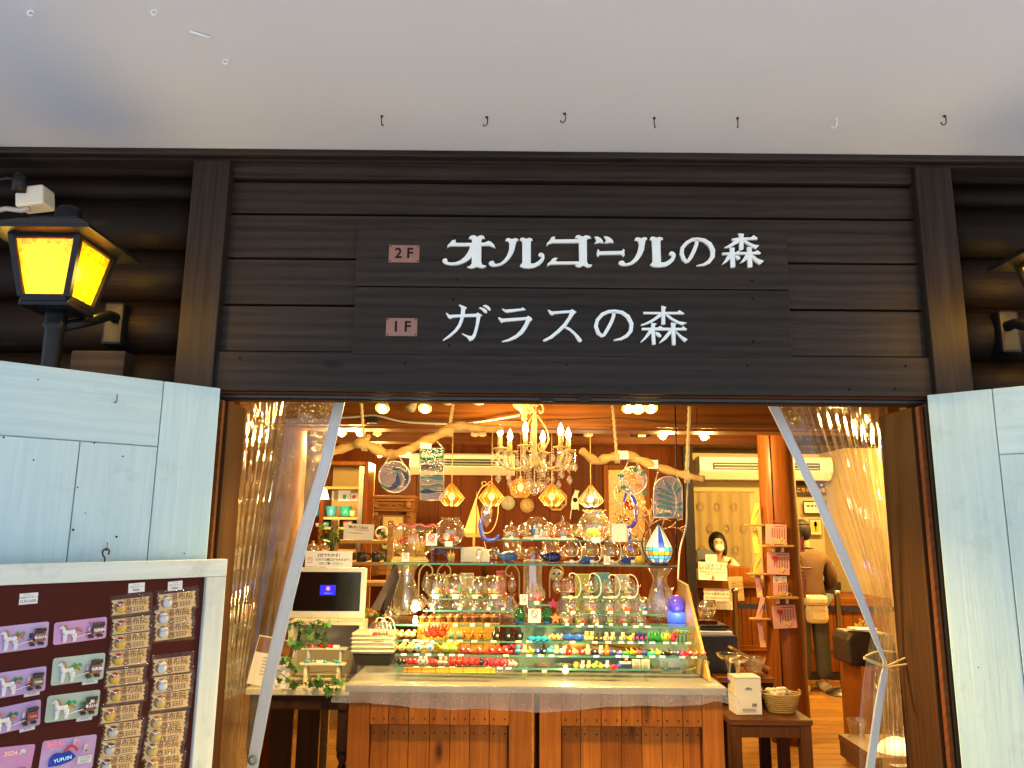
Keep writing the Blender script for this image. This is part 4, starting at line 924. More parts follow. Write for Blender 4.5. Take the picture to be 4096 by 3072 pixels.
for k in range(9): q = at(1530 + 12 * k, 2021, 6.9); MB().ball((q.x - p.x, -.055, q.z + .006 * (-1) ** k), .013, 8, 5, (1.2, .5, .7)).build('carving', CAB, t)
cb(1522, 1622, 2060, 2200, -.015, -.002, 'door_frame', CAB); cb(1530, 1614, 2068, 2195, -.02, -.016, 'dial_panel', mat('gilt_panel', (.35, .27, .10), .5, var=.35, nscale=35), 0)

YC = 6.5
a, b = at(1262, 2330, YC), at(1475, 1846, YC); t = thing('cup_cabinet', 'tall open cabinet with coloured glass cups on its shelves', 'cabinet', ((a.x + b.x) / 2, YC, 0)); W2 = (b.x - a.x) / 2
MB().box(-W2, W2, .30, .33, .0, b.z).build('back_panel', mat('beige_panel', (.40, .28, .11), .7, var=.08), t)
for s_ in (-1, 1): MB().box(min(s_ * W2, s_ * (W2 - .03)), max(s_ * W2, s_ * (W2 - .03)), -.0, .299, 0, b.z).build('side_panel', W_redv, t, .003)
MB().box(-W2 + .031, W2 - .031, .0, .299, b.z - .03, b.z).build('top_panel', W_pine, t, .003)
MB().box(W2 - .075, W2 - .035, -.006, .02, .8, b.z - .04).build('metal_strip', M_steel, t)
for y in (1945, 2068, 2108, 2200, 2290):
    z = at(1370, y, YC).z; MB().box(-W2 + .031, W2 - .031, .02, .298, z - .022, z).build('shelf', W_yel, t, .003)
def cup(px, py, Y, r, h, col, label, nm='glass_cup', mt=None):
    p = at(px, py, Y); t = thing(nm, label, 'cup', p, 'coloured cups in the cabinet')
    mt = mt or mat('cup_%s' % str(col), col, .2, var=.2, nscale=20, spec=.6)
    MB().lathe([(0, .004), (r * .72, 0), (r * .78, h * .1), (r, h), (r * .94, h), (r * .70, h * .12), (0, h * .1)], 16).build('bowl', mt, t)
    return t
for i, (x, y, r, h, c_) in enumerate(((1265, 2062, .035, .085, (.05, .25, .5)), (1324, 2064, .05, .085, (.04, .28, .42)), (1382, 2064, .05, .085, (.02, .35, .30)), (1410, 2064, .03, .05, (.6, .5, .3)), (1274, 2105, .03, .03, (.7, .65, .55)), (1300, 2105, .04, .04, (.04, .25, .22)), (1385, 2105, .035, .06, (.7, .2, .15)), (1400, 2105, .03, .06, (.7, .6, .5)))):
    cup(x, y + 2, YC + .1, r, h, c_, ['small blue cup at the lamp end of the upper shelf', 'blue glass cup on the upper cabinet shelf', 'green-blue glass cup on the upper cabinet shelf', 'small cream cup on the upper cabinet shelf', 'tiny white bowl on the lower cabinet shelf', 'small dark green bowl on the lower cabinet shelf', 'red and white cup on the lower cabinet shelf', 'tall cream cup on the lower cabinet shelf'][i])
for (x, y, w_, h_, k) in ((1378, 1983, 52, 44, 0), (1416, 1988, 32, 32, 1), (1325, 1983, 22, 38, 2)):
    q = at(x, y, YC + .29); t = thing('cup_picture', ['white card with a picture of a teal cup', 'white card with a picture of a red bowl', 'white card half hidden by the shelf lamp'][k], 'picture', q); MB().box(-w_ / 2 * S(YC), w_ / 2 * S(YC), 0, .004, -h_ / 2 * S(YC), h_ / 2 * S(YC)).build('card', M_paper, t)
    if k == 0: MB().prism([(-.017, .01), (.017, .01), (.011, -.03), (-.011, -.03)], lambda u, v, d: (u, -.001 - d, v), 0, .001).build('printed_cup', mat('teal_print', (.03, .35, .32), .6), t)
    elif k == 1: MB().prism(circ(0, .002, .018, 0, 360, 14), lambda u, v, d: (u, -.001 - d, v), 0, .001).build('printed_bowl', mat('red_print', (.6, .06, .04), .6), t)

# right: cream wall area, curtain cloth, posters, signs
YK = 10.3
a, b = at(2742, 2330, YK - .05), at(2998, 1972, YK - .05)
M_linen = mat('linen_curtain', (.36, .27, .13), .9, var=.08, nscale=60)
t = thing('linen_curtain', 'beige linen curtain printed with small bouquets behind the cashier', 'curtain', ((a.x + b.x) / 2, YK - .05, a.z)); Wc, Hc = (b.x - a.x), b.z - a.z
MB().grid(lambda u, v: ((u - .5) * Wc, .012 * math.sin(u * 40), v * Hc), 60, 4).build('cloth', M_linen, t)
MB().tube([(-Wc / 2 - .05, 0, Hc + .01), (Wc / 2 + .06, 0, Hc + .01)], .008, 8).build('rod', W_yel, t)
mtp = mat('bouquet_print', (.30, .22, .12), .9)
for i in range(4):
    for j in range(4):
        cx, cz = -Wc / 2 + Wc * (.14 + .25 * i + (.12 if j % 2 else 0)), Hc * (.12 + .24 * j)
        if cx > Wc * .48: continue
        b_ = MB()
        for k in range(7):
            q = R(360 / 7 * k); b_.prism([(cx + .035 * math.cos(q) + .014 * math.cos(g), cz + .045 * math.sin(q) + .02 * math.sin(g)) for g in [R(60 * e) for e in range(6)]], lambda u, v, d: (u, -.016 - d, v), 0, .001 + .0002 * k)
        struct(b_.build('printed_bouquet', mtp, t), 'stuff')

def picture(px, py, w_, h_, Y, frame, label, cells, nm='framed_picture', cat='picture'):
    p = at(px, py, Y); k = S(Y); W, H = w_ * k / 2, h_ * k / 2; t = thing(nm, label, cat, p)
    fw = min(W, H) * .16
    for (x0, x1, z0, z1) in ((-W, W, H - fw, H), (-W, W, -H, -H + fw), (-W, -W + fw, -H + fw, H - fw), (W - fw, W, -H + fw, H - fw)): MB().box(x0, x1, -.02, 0, z0, z1).build('frame', frame, t, .002)
    MB().box(-W + fw, W - fw, -.006, 0, -H + fw, H - fw).build('sheet', M_paper, t)
    for (u, v, cw, chh, c_) in cells: MB().box(u * W - cw * W, u * W + cw * W, -.0085, -.0065, v * H - chh * H, v * H + chh * H).build('printed_block', mat('print_%s' % str(c_), c_, .5), t)
W_blk = M_vent
picture(3258, 2030, 92, 50, YK - .03, W_blk, 'black-framed picture of red and white jars beside the curtain hem', [(u, -.25, .13, .35, (.75, .68, .6)) for u in (-.55, -.2, .15, .5)] + [(u, .25, .13, .16, (.7, .06, .03)) for u in (-.55, -.2, .15, .5)])
picture(3262, 2108, 48, 62, YK - .03, W_yel, 'small gold-framed picture of yellow goods', [(0, .0, .7, .7, (.75, .55, .05)), (0, .35, .25, .25, (.05, .04, .02)), (0, .1, .1, .6, (.06, .10, .03))])
picture(3352, 2055, 90, 48, YK - .03, W_yel, 'gold-framed picture of yellow jars behind the clear curtain', [(u, 0, .12, .4, (.8, .6, .2)) for u in (-.55, -.2, .15, .5)])
picture(3352, 2135, 46, 62, YK - .03, W_yel, 'pale framed picture with a dark bird behind the clear curtain', [(0, .3, .5, .2, (.75, .45, .1)), (0, -.2, .35, .12, (.1, .07, .05))])
for i, (x, y) in enumerate(((3470, 2045), (3450, 2150), (3520, 2060), (3505, 2140))): picture(x, y, 40, 52, YK - .03, W_yel if i % 2 else W_blk, 'small framed picture deep among the curtain folds, %s' % ['dark frame up', 'gold frame down', 'gold-yellow, dark-framed, by the jamb', 'gold frame by the jamb'][i], [(0, 0, .5, .5, (.7, .5, .15))])
p = at(3300, 1953, YK - .04); t = thing('till_sign', 'dark brown till sign with orange characters half behind the curtain', 'sign', p)
W, H = 115 * S(YK), 27 * S(YK)
MB().box(-W, W, -.02, .02, -H, H).build('sign_board', mat('dark_sign', (.035, .018, .01), .5), t, .004); M_or = mat('orange_letters', (.85, .36, .06), .5)
text('こちらで お会計 を願います', .062, M_or, t, (0, -.022, -.03), bold=.012); text('TAX FREE お支払い', .05, mat('brown_letters', (.35, .17, .05), .5), t, (.06, -.022, .045), bold=.01)

# till counters
def counter(x0, x1, yt, Yf, depth, label, zt=None, split=14, mtop=W_pineh):
    a, b = at(x0, yt, Yf), at(x1, yt, Yf); z = zt or (a.z + b.z) / 2; t = thing('till_counter', label, 'counter', ((a.x + b.x) / 2, Yf, 0)); W = (b.x - a.x) / 2
    n = max(3, int(2 * W / .105))
    for k in range(n):
        u0 = -W + 2 * W * k / n; u1 = -W + 2 * W * (k + 1) / n; MB().box(u0 + .002, u1 - .002, r_.uniform(0, .004), .03, .08, z - .08).build('plank', W_pine, t, .004)
    MB().box(-W, W, .031, depth, .0, z - .081).build('carcass', W_redv, t); MB().box(-W, W, -.012, -.001, .3, .36).build('rail', W_pineh, t, .003)
    MB().box(-W, W, -.012, -.001, .0, .075).build('kick_board', M_vent, t); MB().box(-W - .03, W + .03, -.06, depth + .02, z - .08, z).build('worktop', mtop, t, .006)
    return t, z
c1, zc1 = counter(2770, 3075, 2322, 8.7, .6, 'pine-boarded till counter with paper notices, where the cashier stands')
c2, zc2 = counter(3060, 3560, 2392, 8.75, .9, 'long pine-boarded counter behind the customer')
def notice(px, py, w_, h_, Y, label, lines, tilt=0, mt=None, nm='paper_notice', red=None, lean=0):
    p = at(px, py, Y); k = S(Y); t = thing(nm, label, 'notice', p); t.rotation_euler = (R(lean), R(tilt), 0); W, H = w_ * k / 2, h_ * k / 2
    MB().box(-W, W, 0, .003, -H, H).build('sheet', mt or M_paper, t)
    for (s_, sz, u, v, mm) in lines: text(s_, sz * k, mm, t, (u * W, -.0012, v * H), bold=.01)
    return t, W, H
M_redp = mat('red_print2', (.62, .05, .03), .6); M_brp = mat('brown_print', (.25, .10, .04), .6)
n1, W, H = notice(2851, 2285, 112, 68, 8.6, 'white notice with a red arrow standing on the till counter', [('トイレはありません', 17, 0, .62, M_redp), ('에코 화장실이 없습니다', 11, 0, .25, M_ink), ('There is no toilet here', 11, 0, -.08, M_brp), ('一番近くのトイレ', 8, -.1, -.36, M_ink)], 2, lean=-6)
MB().box(-.008, .008, -.003, -.001, -H * .8, -H * .5).build('arrow_shaft', M_redp, n1); MB().prism([(-.03, -H * .72), (0, -H * .95), (.03, -H * .72), (.0, -H * .82)], lambda u, v, d: (u, -.0035 - d, v), 0, .001).build('arrow_head', M_redp, n1)
n2, W, H = notice(2873, 2393, 112, 84, 8.66, 'white notice taped to the front of the till counter', [('外に出てみぎへ曲がってね', 10, 0, .68, M_redp), ('나가서 오른쪽으로 도세요', 12, 0, .36, M_ink), ('Go outside and turn left', 10, 0, .04, M_brp), ('当店の隣です', 8, .3, -.35, M_redp)], 1)
MB().box(-W * .85, -W * .2, -.003, -.001, -H * .8, -H * .15).build('photo_print', mat('green_photo', (.18, .16, .09), .6, var=.6, nscale=40), n2)
n3, W, H = notice(2945, 2355, 56, 92, 8.5, 'folded kraft card marked exit hanging at the belt barrier', [('出口', 24, .15, .35, M_brp), ('EXIT', 20, .15, -.2, M_brp)], -3, mat('kraft_card', (.50, .37, .19), .8), 'exit_card')
t = thing('card_box', 'flat brown wooden tray on the till counter', 'tray', at(2958, 2295, 8.8)); MB().box(-.13, .12, 0, .25, -.075, .075).build('tray', W_pine, t, .006)
t = thing('till_machine', 'dark cash register seen from behind beside the notice', 'cash register', (at(2830, 2320, 9.0).x, 8.95, zc1))
MB().box(-.16, .1, 0, .3, 0, .12).build('base', M_vent, t, .01); MB().box(-.1, .12, .05, .09, .12, .34, Matrix.Rotation(R(-12), 4, 'X')).build('screen', mat('screen_back', (.05, .055, .06), .4), t, .008)
MB().box(-.02, .11, .02, .03, .17, .27).build('price_label', M_paper, t)
t = thing('card_reader', 'small grey card reader at the edge of the till counter', 'card reader', at(2768, 2318, 8.75)); MB().box(-.06, .07, 0, .16, 0, .11).build('body', mat('grey_plastic', (.10, .11, .12), .5), t, .015)
t = thing('green_calendar', 'small standing green picture card on the far counter', 'card', (at(3307, 2280, 9.4).x, 9.4, zc2)); MB().box(-.09, .09, 0, .01, .14, .36).build('card', mat('green_card', (.12, .42, .28), .5, var=.4, nscale=20), t); MB().box(-.12, .12, -.1, .1, 0, .14).build('holder', M_vent, t, .01)
# rope barrier
def stanchion(px, pyb, label, Yp):
    p = at(px, pyb, Yp); t = thing('belt_barrier_post', label, 'barrier post', (p.x, Yp, 0), 'belt barrier posts')
    MB().lathe([(0, 0), (.17, 0), (.17, .02), (.12, .045), (.03, .06), (.028, .07), (.028, .95), (.035, .955), (.035, 1.0), (0, 1.0)], 22).build('post', M_steel, t); return t
YR = 8.2
s1 = stanchion(2942, 2430, 'steel barrier post in front of the till counter', YR); s2 = stanchion(3352, 2430, 'steel barrier post beside the black log table', 8.0)
zb = at(3050, 2425, YR).z
t = thing('barrier_belt', 'dark blue barrier belt stretched between the steel posts', 'belt', (0, YR, zb))
a, b = s1.location, s2.location
MB().add([(a.x + .03, -.003, -.024), (b.x - .03, b.y - YR - .003, -.024), (b.x - .03, b.y - YR - .003, .024), (a.x + .03, -.003, .024), (a.x + .03, .003, -.024), (b.x - .03, b.y - YR + .003, -.024), (b.x - .03, b.y - YR + .003, .024), (a.x + .03, .003, .024)], [(0, 1, 2, 3), (7, 6, 5, 4), (0, 4, 5, 1), (3, 2, 6, 7), (0, 3, 7, 4), (1, 5, 6, 2)]).build('belt', mat('navy_belt', (.012, .018, .07), .7), t)
MB().box(b.x + .03, b.x + .9, b.y - YR - .003, b.y - YR + .003, -.024, .024).build('belt_run', mat('navy_belt', (.012, .018, .07), .7), t)

# ------------------------------------------------------------------ main display table
YT = 3.88
ZTB = at(2140, 2742, YT).z
tx0, tx1 = at(1385, 2742, YT).x, at(2900, 2742, YT).x
W_cab = wood('orange_cabinet_pine', (.14, .036, .005), (.33, .105, .016), 2, .55, knots=.42, bump=.12, rnd=.16, kcol=(.05, .016, .005))
M_shelfg = glass('shelf_glass', (.90, .97, .94), .9, .5, base=.05)
M_edge = mat('green_glass_edge', (.05, .20, .13), .2, var=.3, nscale=15, spec=.6)
M_clear = glass('clear_glass', (1, .985, .95), 1, .9, base=.11, milk=.045, milkcol=(1, .86, .55), rough=.015)
M_thick = glass('thick_clear_glass', (.97, .96, .92), 1, .95, base=.18, milk=.07, milkcol=(1, .88, .6), ripple=.14, rscale=40, rough=.02)
def cabinet(x0, x1, inner, label, joints):
    t = thing('plank_cabinet', label, 'cabinet', ((at(x0, 2900, YT).x + at(x1, 2900, YT).x) / 2, YT, 0)); ox = t.location.x
    X = lambda px: at(px, 2950, YT).x - ox
    zt = ZTB - .035; zr = at(2140, 2905, YT).z
    MB().box(X(x0), X(x1), .03, .86, .0, zt).build('carcass', W_redv, t)
    js = [inner[0]] + joints + [inner[1]]
    MB().box(X(x0), X(inner[0]) - .001, 0, .029, 0, zt).build('stile', W_cab, t, .003); MB().box(X(inner[1]) + .001, X(x1), 0, .029, 0, zt).build('stile', W_cab, t, .003)
    nail = MB().ball((0, 0, 0), .004, 6, 4, (1, .4, 1)).mesh('nail', M_ink)
    for a, b in zip(js[:-1], js[1:]):
        MB().box(X(a) + .0014, X(b) - .0014, r_.uniform(0, .002), .029, zr + .002, zt).build('plank', W_cab, t, .002)
        MB().box(X(a) + .0014 + (.004 if a == inner[0] else 0), X(b) - .0014 - (.008 if b == inner[1] else 0), .022 + r_.uniform(0, .002), .0295, .02, zr - .003).build('door_plank', W_cab, t, .002)
        for q in (.22, .78): inst(nail, 'nail', t, (X(a) + (X(b) - X(a)) * q, -.001, zr + .03)); inst(nail, 'nail', t, (X(a) + (X(b) - X(a)) * q, .022, zr - .04))
    return t
cabinet(1388, 2126, (1475, 2036), 'orange pine plank cabinet under the table, at the monitor end', [1550, 1631, 1716, 1798, 1877, 1957])
cabinet(2158, 2897, (2245, 2812), 'orange pine plank cabinet under the table, at the basket end', [2323, 2406, 2488, 2570, 2652, 2735])
t = thing('table_top', 'pale table board lying across the two plank cabinets', 'table top', ((tx0 + tx1) / 2, YT, ZTB)); MB().box(tx0 - (tx0 + tx1) / 2, tx1 - (tx0 + tx1) / 2, -.02, .88, -.034, 0).build('board', mat('pale_table_board', (.15, .145, .14), .6, var=.1), t, .003)
# vinyl cloth with a wavy hem
M_vinyl = glass('lace_vinyl', (.93, .90, .88), .6, .35, milk=.22, milkcol=(.66, .65, .72), rough=.2, ripple=.5, rscale=45, base=.06, mscale=120)
hem = [(1335, 2810), (1400, 2815), (1475, 2812), (1560, 2822), (1660, 2832), (1800, 2842), (1900, 2838), (2000, 2842), (2130, 2852), (2230, 2850), (2330, 2840), (2430, 2830), (2540, 2826), (2700, 2828), (2790, 2822), (2850, 2805), (2900, 2818), (2950, 2845)]
def hemy(px):
    for (a, b), (c, d) in zip(hem[:-1], hem[1:]):
        if a <= px <= c: return b + (d - b) * (px - a) / (c - a)
    return hem[0][1] if px < hem[0][0] else hem[-1][1]
t = thing('vinyl_tablecloth', 'translucent lace-print vinyl cloth hanging over the table edge', 'tablecloth', ((tx0 + tx1) / 2, YT, ZTB)); ox = t.location.x
x0c, x1c = at(1335, 2742, YT).x - ox, at(2950, 2742, YT).x - ox
def cloth(u, v):
    px = 1335 + (2950 - 1335) * u; x = x0c + (x1c - x0c) * u
    out = max(0, tx0 - ox - x, x - (tx1 - ox))
    if v < .5: return (x, .86 - (.86 + .026) * (v / .5), .0035 + .0007 * math.sin(x * 31) - out * .9)
    k = (v - .5) / .5; L = ZTB - at(px, hemy(px), YT - .035).z
    return (x, -.026 - .012 * k - .006 * math.sin(px / 26) * k, .003 - L * k - out * .9 * (1 - k))
MB().grid(cloth, 110, 18).build('cloth', M_vinyl, t)

# ------------------------------------------------------------------ glass shelves
def shelf(x0, x1, ye, Yf, depth, label, name='glass_shelf', legs=(), legz=None):
    z = at((x0 + x1) / 2, ye, Yf).z; a, b = at(x0, ye, Yf), at(x1, ye, Yf)
    t = thing(name, label, 'shelf', ((a.x + b.x) / 2, Yf, z), 'glass display shelves'); W = (b.x - a.x) / 2
    MB().box(-W, W, .003, depth, -.008, -.0005).build('slab', M_shelfg, t); MB().box(-W, W, 0, .0028, -.0085, 0).build('front_edge', M_edge, t)
    for lx in legs:
        q = at(lx, ye, Yf).x - t.location.x; hz = (legz if legz is not None else ZTB) - z
        MB().box(q - .004, q + .004, .01, depth * .8, hz + .001, -.009).build('support', M_shelfg, t)
    return z
Z6 = shelf(1578, 2600, 2672, 3.98, .12, 'lowest glass shelf, holding red goldfish and glass bowls', legs=(1590, 2100, 2590))
Z5 = shelf(1580, 2820, 2622, 4.04, .16, 'second lowest glass shelf with small animals', legs=(1700, 2095, 2480), legz=Z6)
Z4 = shelf(1582, 2790, 2566, 4.12, .18, 'glass shelf with blue turtles and green grass tufts', legs=(1640, 2085, 2560), legz=Z5)
Z3 = shelf(1535, 2800, 2502, 4.20, .34, 'wide glass shelf carrying terracotta pots and small globes', legs=(1655, 2060, 2700), legz=Z4)
Z1 = shelf(1528, 2716, 2256, 4.36, .34, 'top glass shelf carrying the fish bowls and the drop lamp')
R3a = shelf(1692, 2062, 2441, 4.27, .12, 'low glass riser behind the terracotta pots', legs=(1700, 2050), legz=Z3)
R2a = shelf(1755, 2008, 2394, 4.33, .14, 'glass riser under the four rounded cups', legs=(1765, 2000), legz=Z3)
R3b = shelf(2238, 2650, 2455, 4.27, .12, 'low glass riser under the row of scene globes', legs=(2250, 2640), legz=Z3)
R2b = shelf(2246, 2590, 2394, 4.33, .14, 'glass riser under the hanging globe stands', legs=(2255, 2580), legz=Z3)
R1 = shelf(1988, 2625, 2160, 4.46, .18, 'small raised glass shelf with domes above the top shelf', legs=(2015, 2200, 2440, 2600), legz=Z1)
RB = shelf(2072, 2202, 2417, 4.28, .12, 'glass box riser under the small fish bowl', legs=(2074, 2137, 2200), legz=Z3)
RA = shelf(1724, 1850, 2187, 4.38, .14, 'green-edged glass box under the round fish bowl', legs=(1726, 1848), legz=Z1)
# slanted wooden side board
t = thing('side_board', 'slanted pale wooden side board of the glass shelves', 'board', (0, 0, 0))
sb = [at(2722, 2338, 4.5), at(2760, 2352, 4.32), at(2838, 2668, 4.02), at(2800, 2690, 4.12), at(2760, 2690, 4.4)]
sx = at(2790, 2500, 4.2).x
MB().prism([(4.55, Z1 - .09), (4.36, Z1 - .105), (3.985, ZTB + .005), (4.55, ZTB + .005)], lambda u, v, d: (sx - .02 + d + (.04 * (4.4 - u)), u, v), 0, .016).build('panel', W_yel, t, .003)
# support vases
def vase(px, yt, yb_, wpx, Y, label):
    zt_, zb_ = at(px, yt, Y).z, at(px, yb_, Y).z; h = zt_ - zb_; r = wpx / 2 * S(Y); t = thing('glass_vase', label, 'vase', (at(px, yb_, Y).x, Y, zb_), 'clear vases propping the top shelf')
    MB().lathe([(r * .8, 0), (r * .95, h * .12), (r, h * .3), (r * .78, h * .55), (r * .55, h * .72), (r * .62, h * .85), (r * .95, h)], 24, mod=lambda i, g, rr, z: (rr * (1 + .05 * math.cos(6 * g + i)), z)).build('body', M_thick, t)
    MB().lathe([(0, .012), (r * .78, .01), (r * .8, 0), (0, 0)], 20).build('foot', M_thick, t)
vase(1622, 2254, 2455, 105, 4.48, 'fluted clear vase propping the top shelf near the picture easel')
vase(2643, 2272, 2465, 100, 4.48, 'fluted clear vase propping the top shelf behind the glowing globe')
p = at(2130, 2420, 4.52); t = thing('glass_cylinder', 'tall clear glass cylinder propping the middle of the top shelf', 'vase', (p.x, 4.52, Z3)); MB().lathe([(.055, 0), (.055, Z1 - Z3 - .01)], 20).build('body', M_thick, t)

# ------------------------------------------------------------------ small wares
ORN = {}
def gm(col):
    return mat('candy_%s' % '_'.join('%02d' % int(c * 99) for c in col), col, .12, var=.12, nscale=60, spec=.5, coat=.3, alpha=.86)
def orn(shape, col):
    key = (shape, col)
    if key in ORN: return ORN[key]
    b = MB()
    if shape == 'fish': b.ball((0, 0, 0), .5, 8, 6, (1, .5, .65)); b.add([(-.4, 0, 0), (-.95, .06, .45), (-.8, 0, 0), (-.95, -.06, -.4)], [(0, 1, 2), (0, 2, 3)]); b.add([(.1, 0, .25), (-.3, .02, .6), (-.25, 0, .2)], [(0, 1, 2)])
    elif shape == 'tree': b.lathe([(0, 1.1), (.28, .7), (.16, .7), (.4, .35), (.22, .35), (.5, 0), (0, 0)], 8, smooth=False)
    elif shape == 'ball': b.ball((0, 0, .5), .5, 9, 6)
    elif shape == 'weed':
        for k in range(7): a = k * .9; b.tube([(.22 * math.cos(a), .22 * math.sin(a), 0), (.3 * math.cos(a + .4), .3 * math.sin(a + .4), .5), (.36 * math.cos(a), .36 * math.sin(a), .8 + .3 * (k % 3) / 2)], [.09, .08, .02], 5)
    elif shape == 'hill': b.ball((0, 0, .0), 1, 12, 6, (1, 1, .45))
    elif shape == 'house': b.box(-.4, .4, -.3, .3, 0, .5); b.prism([(-.5, .5), (.5, .5), (0, .95)], lambda u, v, d: (u, d, v), -.35, .35)
    elif shape == 'animal': b.ball((0, 0, .35), .36, 8, 6, (1.2, .9, 1)); b.ball((.05, 0, .82), .27, 8, 6); b.ball((-.1, 0, 1.08), .1, 6, 4); b.ball((.2, 0, 1.08), .1, 6, 4)
    elif shape == 'bird': b.ball((0, 0, .4), .42, 9, 6, (1.15, .9, .95)); b.ball((.28, 0, .82), .26, 8, 6); b.lathe([(.08, 0), (0, .2)], 6, (.5, 0, .8)); b.add([(-.35, 0, .45), (-1, .15, .95), (-.95, -.15, .85), (-.4, 0, .25)], [(0, 1, 2), (0, 2, 3)])
    elif shape == 'turtle': b.ball((0, 0, .22), .6, 10, 6, (1, .8, .55)); b.ball((.7, 0, .3), .2, 7, 5); [b.ball((sx_ * .4, sy * .5, .08), .2, 6, 4, (1.3, .8, .4)) for sx_ in (-1, 1) for sy in (-1, 1)]
    elif shape == 'whale': b.tube([(.75, 0, .3), (.55, 0, .34), (.1, 0, .36), (-.4, 0, .34), (-.75, 0, .55), (-.9, 0, .8)], [.08, .3, .38, .24, .09, .03], 9); b.add([(-.85, 0, .75), (-1.2, .3, .9), (-.95, 0, .9), (-1.2, -.3, .9)], [(0, 1, 2), (0, 2, 3)])
    elif shape == 'penguin': b.lathe([(.3, 0), (.42, .25), (.38, .6), (.24, .85), (.26, 1.05), (.15, 1.25), (0, 1.3)], 9); b.ball((-.4, 0, .55), .12, 6, 4, (.5, .8, 2.2)); b.ball((.4, 0, .55), .12, 6, 4, (.5, .8, 2.2)); b.lathe([(.07, 0), (0, .2)], 5, (.0, -.22, 1.02))
    elif shape == 'spiky':
        b.ball((0, 0, .35), .3, 8, 6)
        for k in range(9): a = k * .7; b.tube([(.1 * math.cos(a), .1 * math.sin(a), .35), (.45 * math.cos(a), .3 * math.sin(a), .6 + .3 * math.sin(k)), (.62 * math.cos(a), .4 * math.sin(a), .95 + .3 * math.sin(k * 2))], [.1, .07, .01], 5)
    elif shape == 'gold': b.ball((.1, 0, .32), .36, 9, 6, (1.2, .8, .9)); b.add([(-.2, 0, .3), (-.85, .25, .95), (-.6, .1, .4), (-.9, .2, .0), (-.5, 0, .2), (-.9, -.2, .05), (-.6, -.1, .45), (-.8, -.25, .9)], [(0, 1, 2), (0, 2, 3), (0, 3, 4), (0, 4, 5), (0, 5, 6), (0, 6, 7)]); b.add([(.2, 0, .6), (-.2, .05, 1.0), (-.2, 0, .5)], [(0, 1, 2)]); b.ball((.42, -.2, .42), .09, 6, 4); b.ball((.42, .2, .42), .09, 6, 4)
    elif shape == 'snail': b.tube([(-.75, 0, .12), (0, 0, .16), (.6, 0, .18), (.85, 0, .4)], [.06, .2, .17, .12], 7); b.ball((-.08, 0, .52), .42, 9, 6, (1, .7, 1)); b.ball((.92, .1, .62), .06, 5, 4); b.ball((.92, -.1, .62), .06, 5, 4)
    elif shape == 'palm':
        b.tube([(0, 0, 0), (.05, 0, .5), (.0, 0, 1)], [.09, .07, .05], 6)
        for k in range(7): a = k * .9; c_, s_ = math.cos(a), math.sin(a); b.tube([(0, 0, 1), (.3 * c_, .3 * s_, 1.12), (.55 * c_, .55 * s_, .85)], [.05, .12, .02], 5)
    elif shape == 'flip': b.prism([(.22 * math.cos(q) , .5 * math.sin(q)) for q in [R(30 * k) for k in range(12)]], lambda u, v, d: (u, d, v + .5), -.05, .06); b.tube([(-.16, -.1, .5), (0, -.14, .78), (.16, -.1, .5)], .05, 5)
    elif shape == 'shoe': b.tube([(-.4, 0, .2), (0, 0, .22), (.4, 0, .2), (.58, 0, .14)], [.16, .24, .24, .12], 8); b.lathe([(.2, 0), (.22, .35), (.17, .36), (.0, .2)], 8, (-.25, 0, .25))
    elif shape == 'star':
        b.prism([((1 if k % 2 == 0 else .42) * math.cos(R(90 + 36 * k)), (1 if k % 2 == 0 else .42) * math.sin(R(90 + 36 * k)) + 1) for k in range(10)], lambda u, v, d: (u, d, v), -.12, .12)
    me = b.mesh(shape, gm(col)); ORN[key] = me; return me
RED, ORG, YEL, GRN, LIM, BLU, SKY, NAV, WHT, BLK, PNK, PUR, BRN, TEA, CRM = (.72, .02, .015), (.80, .20, .02), (.85, .55, .03), (.03, .32, .05), (.36, .60, .06), (.02, .09, .55), (.05, .42, .62), (.01, .02, .16), (.80, .76, .66), (.012, .012, .014), (.75, .06, .22), (.25, .05, .35), (.18, .08, .03), (.03, .42, .38), (.72, .60, .38)
def fig(shape, col, px, py, z, hpx, label, group, cat='figurine', rz=0, accent=None):
    p = at_z(px, py, z); k = hpx * 1.14 * S(p.y); nm = {'gold': 'glass_goldfish', 'bird': 'glass_bird', 'turtle': 'glass_turtle', 'whale': 'glass_whale', 'penguin': 'glass_penguin', 'spiky': 'glass_shrimp', 'snail': 'glass_snail', 'weed': 'glass_grass', 'palm': 'glass_palm', 'flip': 'glass_sandal', 'animal': 'glass_animal', 'star': 'glass_starfish', 'fish': 'glass_fish', 'shoe': 'glass_shoe', 'tree': 'glass_tree', 'ball': 'glass_bead', 'house': 'glass_house', 'hill': 'glass_mound'}[shape]
    t = thing(nm, label, cat, (p.x, p.y, z + .0006), group, rz=rz)
    o = inst(orn(shape, col), 'body', t, (0, 0, .35 * k if shape == 'fish' else 0), (0, 0, 0), k)
    if accent: inst(orn('ball', accent), 'accent', t, (.1 * k, -.28 * k, .3 * k), (0, 0, 0), k * .32)
    return t
rg = random.Random(11)
M_wbase = mat('white_resin', (.74, .68, .54), .4, var=.05)
def contents(t, r, z0, pal, n=5, rnd=None):
    rnd = rnd or rg
    for k in range(n + 4):
        a = rnd.uniform(0, 6.28); q = rnd.uniform(.1, .62) * r; sh = rnd.choice(('tree', 'animal', 'fish', 'ball', 'weed', 'house')); s_ = r * rnd.uniform(.34, .6)
        inst(orn(sh, pal[k % len(pal)]), 'ornament', t, (q * math.cos(a), q * math.sin(a) * .7 - r * .1, z0 + (.3 * s_ if sh != 'fish' else rnd.uniform(.4, .9) * r)), (0, 0, rnd.uniform(0, 6)), s_)
